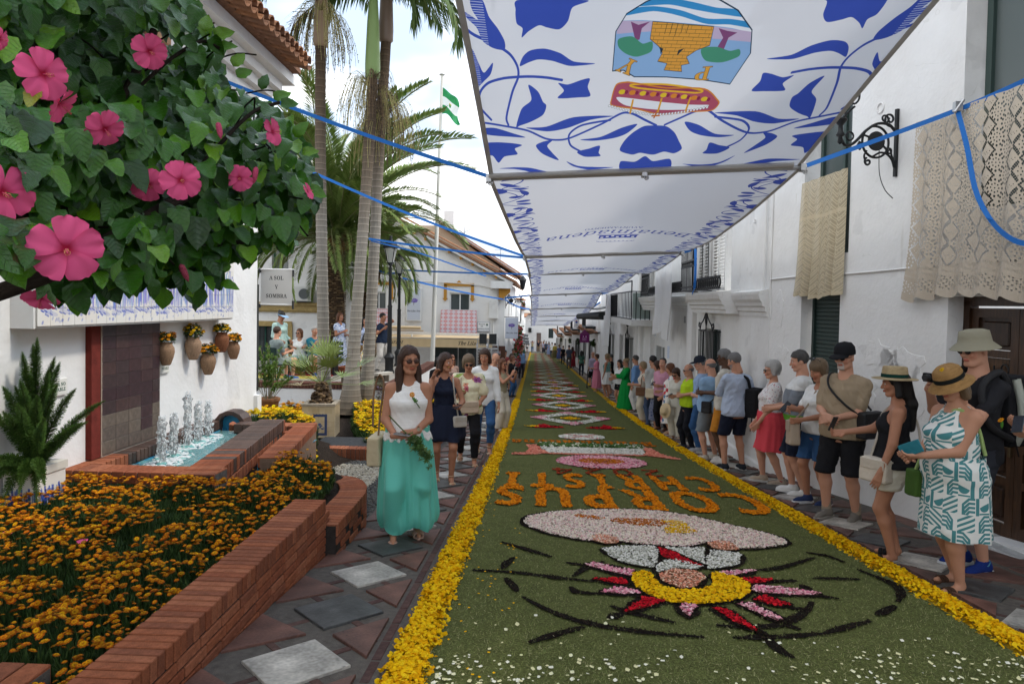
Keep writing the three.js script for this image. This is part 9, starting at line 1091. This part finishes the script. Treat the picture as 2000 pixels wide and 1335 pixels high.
// far right and the street end
const FG=[['woman with black hair, green top and dark jeans walking away',{x:2.96,d:43,H:1.56,sex:'f',f:175,hair:'long',hairc:'black',top:{c:[.06,.14,.1],sl:.9},bot:{k:'pants',y0:.08,c:[.02,.03,.05]}}],['man in slate blue shirt and grey trousers walking away',{x:2.62,d:52,H:1.78,f:180,hair:'short',hairc:'dgrey',top:{c:[.07,.09,.13],sl:.9},bot:{k:'pants',y0:.08,c:[.1,.1,.1]}}],['woman in long dark red dress far along the right pavement',{x:3.0,d:54,H:1.64,sex:'f',f:170,hair:'long',hairc:'brown',top:{c:[.22,.02,.03],sl:.4},bot:{k:'skirt',y1:1.04,y0:.12,flare:.08,c:[.22,.02,.03]}}],['woman in black far along the right pavement',{x:2.5,d:60,H:1.62,sex:'f',f:175,hair:'bun',hairc:'brown',top:{c:BK,sl:.6},bot:{k:'pants',y0:.1,c:BK}}],['woman in blue dress far along the right pavement',{x:2.3,d:64,H:1.66,sex:'f',f:180,hair:'puff',hairc:'blond',top:{c:[.1,.13,.3],sl:.6},bot:{k:'skirt',y1:1.04,y0:.4,flare:.05,c:[.1,.13,.3]}}],['woman in mustard blouse and dark patterned skirt far ahead',{x:2.1,d:71,H:1.72,sex:'f',f:180,hair:'puff',hairc:'brown',top:{c:[.3,.24,.05],sl:1.4},bot:{k:'skirt',y1:1.04,y0:.2,flare:.08,c:[.08,.07,.03]}}],['man in white shirt far ahead on the right',{x:1.95,d:77,H:1.74,f:180,hair:'short',hairc:'dgrey',top:{c:W,sl:.9}}],['woman in blue patterned dress far ahead on the right',{x:1.75,d:84,H:1.64,sex:'f',f:180,hair:'puff',hairc:'dblond',top:{c:[.2,.25,.4],sl:.6},bot:{k:'skirt',y1:1.04,y0:.25,flare:.06,c:[.2,.25,.4]}}],['man in dark top at the far end of the right row',{x:1.5,d:90,H:1.76,f:180,hair:'short',hairc:'grey',top:{c:[.06,.08,.12],sl:.9}}],['man in striped shirt beside the dark top at the far end',{x:1.9,d:91.5,H:1.7,f:180,hair:'short',hairc:'dgrey',top:{c:[.2,.24,.32],sl:.9}}],['woman in white top at the left of the far end',{x:-1.1,d:98,H:1.7,sex:'f',hair:'long',hairc:'brown',top:{c:W,sl:.5},bot:{k:'shorts',y0:.6,c:BK}}],['woman in jeans with raised arms at the far end',{x:-.35,d:99,H:1.7,sex:'f',hair:'bob',hairc:'brown',hands:[[-.15,1.65,.2],[.15,1.65,.2]],top:{c:[.4,.34,.2],sl:.3},bot:{k:'pants',y0:.08,c:J,map:PT.jean}}],['man in dark shirt before the doorway at the far end',{x:.55,d:103,H:1.75,hair:null,top:{c:[.03,.03,.04],sl:.9},bot:{k:'pants',y0:.08,c:[.3,.22,.12]}}],['woman in pale dress by the doorway at the far end',{x:.95,d:101,H:1.62,sex:'f',hair:'bob',hairc:'auburn',top:{c:[.4,.3,.28],sl:.5},bot:{k:'skirt',y1:1.04,y0:.4,flare:.05,c:[.45,.38,.34]}}],['man in white shirt at the far end',{x:1.4,d:103,H:1.8,hair:'short',hairc:'black',top:{c:W,sl:1.4}}],['person in lilac top at the far end',{x:1.2,d:96,H:1.66,sex:'f',hair:'bob',hairc:'black',top:{c:[.4,.4,.5],sl:.6}}]];
for(const[l,o]of FG)person(l,{f:0,bot:{k:'pants',y0:.08,c:[.04,.045,.06],off:.02},shoe:'shoe',skin:'m',...o});
// plaza
person('woman in pale mint tunic and blue visor standing on the plaza',{x:-6.62,d:17.5,y:PY,H:1.7,f:60,sex:'f',skin:'t',look:[.1,.35],hair:'bun',hairc:'black',hat:{k:'visor',c:[.28,.45,.65]},hands:[[-.16,1.0,.2],[.2,.98,.16]],top:{c:[.42,.58,.53],sl:1.7,hem:.74,off:.05,soff:.03},bot:{k:'pants',y0:.08,c:[.4,.52,.48]}});
{const y=PY,sit={sit:1,feet:[[-.14,0,.42],[.14,0,.44]],y};
person('man in grey t-shirt sitting on a chair with his back turned on the plaza',{...sit,x:-6.42,d:16.75,H:1.75,f:150,skin:'l',hair:'short',hairc:'brown',hands:[[-.14,.72,.3],[.14,.72,.3]],top:{c:[.2,.24,.23],sl:.8,hem:.84,off:.024},bot:{k:'shorts',c:[.22,.25,.25],zmax:.3},shoe:'sneaker',shoec:[.04,.1,.3]});
const ch=thing('plaza_chair','dark green metal chair under the man in grey on the plaza','chair',[-6.42,y,-16.75]);ch.rotation.y=150*Math.PI/180;part('seat',box(.44,.03,.42,0,.4,.02),std({color:lin(.014,.03,.026)}),ch);part('backrest',box(.44,.3,.03,0,.68,-.2),std({color:lin(.014,.03,.026)}),ch);for(const[a,b]of[[-.2,-.19],[.2,-.19],[-.2,.2],[.2,.2]])part('leg',rod([a,0,b],[a,b<0?.8:.4,b],.014),M.iron,ch);
person('woman in white t-shirt and mint trousers sitting with folded arms on the bench',{...sit,x:-6.35,d:18.2,H:1.62,f:12,sex:'f',skin:'m',fat:.5,glasses:1,look:[-.5,0],hair:'bob',hairc:'auburn',hands:[[.12,.82,.2],[-.12,.8,.22]],top:{c:W,sl:.9,off:.024},bot:{k:'pants',y0:.12,c:[.3,.4,.36],off:.03},shoec:[.2,.12,.08]});
person('man in teal polo and beige shorts sitting on the bench behind the grey palm',{...sit,x:-5.95,d:18.2,H:1.72,f:40,skin:'m',hair:'short',hairc:'white',hands:[[-.1,.85,.25],[.1,.85,.25]],top:{c:[.015,.15,.22],sl:.9,off:.024},bot:{k:'shorts',c:[.42,.33,.22],zmax:.36},shoe:'sneaker',shoec:[.03,.06,.14]});}
person('woman in blue flowered dress standing between the palm trunks',{x:-5.55,d:19.2,y:PY,H:1.66,f:60,sex:'f',skin:'t',hair:'bob',hairc:'auburn',hands:[[-.12,1.2,.25],[.14,1.1,.2]],top:{c:J,map:PT.bluefl,sl:.4},bot:{k:'skirt',y1:1.04,y0:.2,flare:.06,c:J,map:PT.bluefl}});
person('child in a brightly spotted dress standing behind the stone trough',{x:-4.58,d:18.3,y:PY-.05,H:1.22,f:100,sex:'f',skin:'m',look:[0,.3],hair:'long',hairc:'black',hands:[[-.1,.9,.25],[.16,.85,.2]],top:{c:J,map:PT.kid,sl:.5},bot:{k:'skirt',y1:1.06,y0:.45,flare:.1,c:J,map:PT.kid}});
person('woman in white and black patterned top beside the palm trunk',{x:-4.85,d:19.3,y:PY,H:1.55,f:20,sex:'f',skin:'m',hair:'long',hairc:'black',top:{c:J,map:PT.bluefl,sl:.8},bot:{k:'pants',y0:.08,c:[.2,.12,.05]}});
person('man in navy vest and white trousers with an arm raised by the lamp post',{x:-4.42,d:19.6,y:PY,H:1.66,f:70,skin:'t',hair:'short',hairc:'black',hands:[[-.35,1.3,.25],[.1,1.62,.2]],elbow:[[-.6,-.5,0],[.9,.2,.3]],top:{c:[.015,.025,.05],sl:.5,off:.03},bot:{k:'pants',y0:.06,c:[.62,.59,.54],off:.035},shoe:'shoe',feet:[[-.18,0,-.1],[.16,0,.15]]});
// person cut off by the right edge
{const p=person('person at the right picture edge, only a hand with flower and phone in view',{x:3.9,d:5.05,H:1.7,f:-80,sex:'f',skin:'m',look:[0,.2],hair:'bob',hairc:'brown',hands:[[-.1,1.2,.34],[.06,1.16,.36]],palm:[[.4,.6,-.3],[-.4,.7,-.3]],curl:[.8,.8],top:{c:W,sl:.7,off:.02},bot:{k:'pants',y0:.08,c:NAVY,off:.02},shoe:'sneaker'});phone(p,1,'dark tablet phone at the right picture edge',[-.7,.2,.3],[.05,.07,.08],[0,.08,.04]);const f2=carry(p,'flower','orange flower held at the right picture edge','flower',add(p.hands[0],[0,.03,.09]));part('bloom',F.orange.clone().scale(.024,.024,.024).rotateX(.8),M_flower,f2);part('leaf',new THREE.SphereGeometry(1,8,6).scale(.014,.03,.006).translate(.01,-.03,0),std({color:lin(.07,.2,.03)}),f2);}
// ---------- pink hibiscus in the left foreground ----------
{
const Rm=new THREE.Matrix4().makeRotationFromEuler(camera.rotation),C=camera.position;
const at=(u,v,d)=>{const q=V((u-1000)/1333,-(v+36.09-667.5)/1333,-1).applyMatrix4(Rm);q.multiplyScalar(d/-q.z);return q.add(C);};
const t=thing('hibiscus_tree','leafy hibiscus with large pink flowers overhanging the fountain from the left','hibiscus',[-1.9,-.2,-1.75]),base=t.position,r=rng(123);
const leafTex=canvasTex(256,256,(c)=>{c.fillStyle='#cfe0a0';c.fillRect(0,0,256,256);const q=rng(2);for(let i=0;i<900;i++){c.fillStyle=`rgba(${120 + q() * 120},${130 + q() * 120},${110 + q() * 100},.16)`;c.fillRect(q()*256,q()*256,4+q()*14,3+q()*8);}c.strokeStyle='rgba(235,245,205,.8)';c.lineWidth=4;c.beginPath();c.moveTo(128,256);c.lineTo(128,0);c.stroke();c.lineWidth=2;for(let i=0;i<6;i++)for(const s of[-1,1]){c.strokeStyle='rgba(232,242,200,.55)';c.beginPath();c.moveTo(128,240-i*38);c.quadraticCurveTo(128+s*55,205-i*38,128+s*118,150-i*36);c.stroke();c.strokeStyle='rgba(40,50,35,.35)';c.beginPath();c.moveTo(128,246-i*38);c.quadraticCurveTo(128+s*55,212-i*38,128+s*118,157-i*36);c.stroke();}});
function leafGeo(k){
const n=7,pos=[],uv=[],ix=[],w=.29+.045*k;for(let i=0;i<=n;i++){const s=i/n,hw=w*Math.pow(Math.sin(Math.PI*Math.pow(s,.72)),.85)*(i%2&&i<n?1.07:.95),x=s,y=-.18*s*s*(1+k*.5)+.05*Math.sin(s*5+k),f=.10+.05*k;for(const[a,b]of[[-1,1],[-.5,.45],[0,0],[.5,.45],[1,1]]){pos.push(a*hw,y+Math.abs(a)*hw*f*2.2-.04*b*Math.sin(i*2.2+k)*Math.abs(a),x);uv.push(.5+a*hw/w*.48,s);}}
for(let i=0;i<n;i++)for(let j=0;j<4;j++){const a=i*5+j;ix.push(a,a+5,a+1,a+1,a+5,a+6);}const g=new THREE.BufferGeometry();g.setAttribute('position',new THREE.Float32BufferAttribute(pos,3));g.setAttribute('uv',new THREE.Float32BufferAttribute(uv,2));g.setIndex(ix);g.computeVertexNormals();return g;
}
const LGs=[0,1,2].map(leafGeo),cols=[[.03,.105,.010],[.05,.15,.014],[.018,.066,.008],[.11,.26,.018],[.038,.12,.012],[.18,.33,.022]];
const lm=(c)=>new THREE.MeshPhysicalMaterial({map:leafTex,color:lin(...c).multiplyScalar(1.25),roughness:.33,specularIntensity:.8,side:THREE.DoubleSide,transmission:.16,thickness:0,bumpMap:leafTex,bumpScale:.0025});
const mats=cols.map(lm),white=lm([.8,.8,.8]);
const poly=[[-90,-60],[300,-60],[405,20],[425,75],[432,110],[425,150],[500,190],[560,225],[590,290],[607,340],[608,395],[580,430],[560,475],[530,440],[500,488],[440,495],[425,530],[395,530],[370,575],[335,535],[300,555],[262,525],[225,540],[150,555],[105,575],[100,520],[30,500],[-90,500]];
const inP=(x,y)=>{let c=false;for(let i=0,j=poly.length-1;i<poly.length;j=i++)if((poly[i][1]>y)!==(poly[j][1]>y)&&x<(poly[j][0]-poly[i][0])*(y-poly[i][1])/(poly[j][1]-poly[i][1])+poly[i][0])c=!c;return c;};
const depth=(u,v)=>lerp(1.62,2.75,clamp(u/600,0,1))+(v<200?.25:0)-(v>420&&u<300?.12:0);
const camDir=(p)=>C.clone().sub(p).normalize();
const orient=(p,out)=>{const z=V(r()-.5,-.25-r()*.7,r()-.5).addScaledVector(out,.5+r()*.5).normalize(),n=out.clone().multiplyScalar(.55).add(V(0,.75,0)).add(V(r()-.5,(r()-.5)*.6,r()-.5).multiplyScalar(1.25));n.addScaledVector(z,-n.dot(z)).normalize();const x=n.clone().cross(z).normalize(),m=new THREE.Matrix4().makeBasis(x,n,z);return new THREE.Quaternion().setFromRotationMatrix(m);};
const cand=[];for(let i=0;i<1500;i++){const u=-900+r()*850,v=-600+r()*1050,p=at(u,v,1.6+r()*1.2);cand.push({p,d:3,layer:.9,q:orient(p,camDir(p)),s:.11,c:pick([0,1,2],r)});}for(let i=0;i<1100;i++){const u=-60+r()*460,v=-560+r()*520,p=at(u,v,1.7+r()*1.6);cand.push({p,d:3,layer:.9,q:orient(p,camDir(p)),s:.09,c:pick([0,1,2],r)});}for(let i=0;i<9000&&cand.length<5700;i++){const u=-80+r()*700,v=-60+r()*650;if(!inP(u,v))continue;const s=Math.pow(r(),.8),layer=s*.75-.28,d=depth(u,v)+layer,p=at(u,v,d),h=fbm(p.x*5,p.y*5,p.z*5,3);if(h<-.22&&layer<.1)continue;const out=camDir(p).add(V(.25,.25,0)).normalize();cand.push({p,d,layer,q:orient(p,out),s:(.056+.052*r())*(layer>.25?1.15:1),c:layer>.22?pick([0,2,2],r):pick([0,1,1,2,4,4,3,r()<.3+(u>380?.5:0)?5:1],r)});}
for(const[u,v,ang]of[[385,50,2.4],[398,62,1.4],[418,72,.4],[425,92,.2],[455,130,1.0],[462,150,.6],[510,175,1.3],[535,195,.6],[548,205,.2],[575,268,.9],[590,300,.3],[600,370,-.2],[560,455,-1.2],[520,462,-1.5],[388,560,-1.6],[430,552,-.2],[145,566,-1.5],[320,560,-1.7],[252,525,-1.3],[300,500,-1.5]]){const d=depth(u,v)-.1,p=at(u,v,d),z=V(Math.cos(ang),Math.sin(ang),.25*(r()-.5)).normalize(),n=camDir(p).add(V(0,.6,0));n.addScaledVector(z,-n.dot(z)).normalize();cand.push({p,d:0,layer:-1,q:new THREE.Quaternion().setFromRotationMatrix(new THREE.Matrix4().makeBasis(n.clone().cross(z),n,z)),s:.062+.02*r(),c:pick([1,3,4,5],r)});}
const FLP=[[128,485,62],[352,352,40],[288,360,36],[202,250,40],[85,150,55],[108,205,36],[290,100,38],[15,375,50],[468,347,26],[528,258,22]];
const inv=new THREE.Matrix4().copy(Rm).invert(),keep=cand.filter((e)=>{const q=e.p.clone().sub(C).applyMatrix4(inv),u=1000-q.x/q.z*1333,v=631.4+q.y/q.z*1333;return e.layer>.0||!FLP.some((f)=>Math.hypot(u-f[0],v-f[1]-14)<f[2]*.85);});cand.length=0;cand.push(...keep);
cand.sort((a,b)=>a.layer+(a.d-2)*.2-(b.layer+(b.d-2)*.2));
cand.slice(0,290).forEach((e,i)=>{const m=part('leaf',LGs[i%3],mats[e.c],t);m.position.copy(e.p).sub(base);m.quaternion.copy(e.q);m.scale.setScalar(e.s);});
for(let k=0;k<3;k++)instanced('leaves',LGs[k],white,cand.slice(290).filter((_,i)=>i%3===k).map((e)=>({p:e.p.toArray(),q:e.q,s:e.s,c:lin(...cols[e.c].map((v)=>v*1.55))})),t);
const bark=std({color:lin(.055,.04,.03),map:rep(T.dirt,3),bumpMap:rep(T.lump,6),bumpScale:.012,roughness:.95});
const wt=(pts,rad,seg=30)=>part('branch',new THREE.TubeGeometry(new THREE.CatmullRomCurve3(pts.map((p)=>p.clone().sub(base))),seg,rad,9),bark,t);
part('trunk',new THREE.TubeGeometry(new THREE.CatmullRomCurve3([V(-1.95,-.25,-1.8),V(-1.9,.5,-1.72),V(-1.7,1.2,-1.6),at(-60,590,1.5)].map((p)=>p.clone().sub(base))),30,.04,10),bark,t);
wt([at(-60,590,1.5),at(0,570,1.52),at(70,545,1.56),at(130,520,1.62),at(210,470,1.8),at(330,400,2.1),at(430,340,2.5)],.02,50);wt([at(110,530,1.6),at(120,430,1.8),at(170,300,2.0),at(260,150,2.2),at(300,60,2.3)],.013);wt([at(210,470,1.8),at(300,480,2.1),at(420,480,2.4),at(530,460,2.6)],.009);wt([at(60,545,1.55),at(40,400,1.7),at(60,200,1.8),at(50,0,1.9)],.014);wt([at(330,400,2.1),at(430,280,2.4),at(500,215,2.6),at(545,200,2.7)],.007);wt([at(260,180,2.2),at(340,110,2.3),at(400,80,2.4),at(430,95,2.4)],.006);
for(let i=0;i<70;i++){const u=r()*560,v=40+r()*460;if(!inP(u,v))continue;const d=depth(u,v)+.15,a=(r()-.3)*2.2;wt([at(u,v,d),at(u+Math.cos(a)*40,v-Math.sin(a)*40,d-.05),at(u+Math.cos(a)*80,v-Math.sin(a)*85+15,d-.12)],.0032,8);}
const petal=(()=>[0,1,2].map((k)=>{const n=9,m=8,pos=[],col=[],ix=[];for(let i=0;i<=n;i++)for(let j=0;j<=m;j++){const s=i/n,a=j/m*2-1,w=.06+.42*Math.pow(Math.sin(Math.min(1,s*1.02)*1.75),1.1)*(s>.85?1-Math.pow((s-.85)/.15,2)*.35:1),ed=s*s;const ruf=.05*ed*Math.sin(a*7+k*2+s*3)+.025*Math.sin(a*15+k)*ed;pos.push(a*w,.10+.2*s-.3*s*s*(1+.2*k)+ruf+.08*a*a*s,s*(1-.07*Math.abs(a)*ed)+.02*Math.sin(a*9+k)*ed);const vein=.91+.09*Math.sin(a*26+s*2),q=sst(s,.05,.36);col.push(lerp(.42,.88,q)*vein,lerp(.008,.125,q)*vein*vein,lerp(.04,.29,q)*vein);}for(let i=0;i<n;i++)for(let j=0;j<m;j++){const a=i*(m+1)+j;ix.push(a,a+m+1,a+1,a+1,a+m+1,a+m+2);}const g=new THREE.BufferGeometry();g.setAttribute('position',new THREE.Float32BufferAttribute(pos,3));g.setAttribute('color',new THREE.Float32BufferAttribute(col,3));g.setIndex(ix);g.computeVertexNormals();return g;}))();
const pm=new THREE.MeshPhysicalMaterial({vertexColors:true,roughness:.7,side:THREE.DoubleSide,transmission:.2,thickness:0,specularIntensity:.2});
const stam=(()=>{const gs=[col3(nix(tube([[0,.05,0],[0,.3,.0],[.02,.55,.02],[.05,.74,.05]],.022,14,6)),()=>[.6,.05,.14])];const q=rng(3);for(let i=0;i<34;i++){const s=.42+q()*.34,a=q()*6.28,e=.05+q()*.03;gs.push(col3(nix(new THREE.OctahedronGeometry(.017,0).translate(Math.cos(a)*e+s*.05,s,Math.sin(a)*e+s*.05)),()=>(q()<.4?[.75,.4,.12]:[.6,.1,.12])));}for(let i=0;i<5;i++){const a=i*1.256;gs.push(col3(nix(rod([.05,.74,.05],[.05+Math.cos(a)*.05,.82,.05+Math.sin(a)*.05],.007,.012,4)),()=>[.62,.08,.1]));}return merge(gs);})();
const FL=[[128,485,1.36,.155,.05,-.12,1,1,0],[352,352,1.88,.125,.12,.02,1,1,.4],[288,360,1.92,.11,.25,-.2,1,1,1.1],[202,250,1.68,.11,.35,-.35,.8,1,.3],[80,145,1.38,.12,.4,.1,.75,1,.7],[108,198,1.5,.105,.75,-.5,.35,.8,2],[290,100,1.95,.115,.3,-.05,.9,1,.2],[2,375,1.36,.135,.25,-.1,1,1,.9],[468,347,2.2,.1,-.1,-.15,1,.9,1.5],[528,258,2.35,.11,.55,.15,.4,.9,.6],[80,578,1.8,.11,-.2,-.75,.55,.9,.5],[-4,75,1.5,.06,.6,0,.5,1,0],[597,375,2.4,.075,.7,.3,.3,.8,1]];
FL.forEach(([u,v,d,D,nx,ny,nz,open,tw])=>{const p=at(u,v,d),vw=camDir(p),rt=V(0,1,0).cross(vw).normalize(),up=vw.clone().cross(rt),y=rt.multiplyScalar(nx).addScaledVector(up,ny).addScaledVector(vw,nz).normalize(),m=part('flower',stam,new THREE.MeshPhysicalMaterial({vertexColors:true,roughness:.6}),t);m.position.copy(p).sub(base);m.quaternion.setFromUnitVectors(V(0,1,0),y);m.rotateY(tw);m.scale.setScalar(D*.445);for(let i=0;i<5;i++){const pt=part('petal',petal[i%3],pm,m);pt.rotation.order='YXZ';pt.rotation.y=i*1.2566+(r()-.5)*.15;pt.rotation.x=-(1-open)*1.6-.08+(r()-.5)*.15;pt.rotation.z=.12;}});
const bud=lathe([[0,0],[.008,.006],[.0095,.02],[.008,.04],[.002,.055],[0,.056]],10);for(const[u,v]of[[425,238],[352,515],[500,325]]){const m=part('bud',bud,v>500?fab([.3,.05,.08]):fab([.55,.08,.16]),t);m.position.copy(at(u,v,depth(u,v)-.32)).sub(base);m.rotation.set(2.4+r(),r()*6,.4);}
const yl=part('yellow_leaf',LGs[1],lm([.34,.3,.04]),t);yl.position.copy(at(72,178,1.38)).sub(base);yl.quaternion.copy(orient(at(72,178,1.38),camDir(at(72,178,1.38))));yl.scale.setScalar(.05);
for(const[x,d,lb]of[[-2.75,4.1,'fallen pink petal lying among the marigolds in the middle of the bed'],[-3.3,4.2,'fallen pink petal lying on the marigolds near the fern pot']])solo('fallen_petal',petal[0].clone().scale(.07,.07,.07),pm,lb,'petal',null,[x,.03,-d]);
}
scene.traverse((o)=>{if(o.isMesh){o.castShadow=true;o.receiveShadow=true;}});
renderer.render(scene,camera);
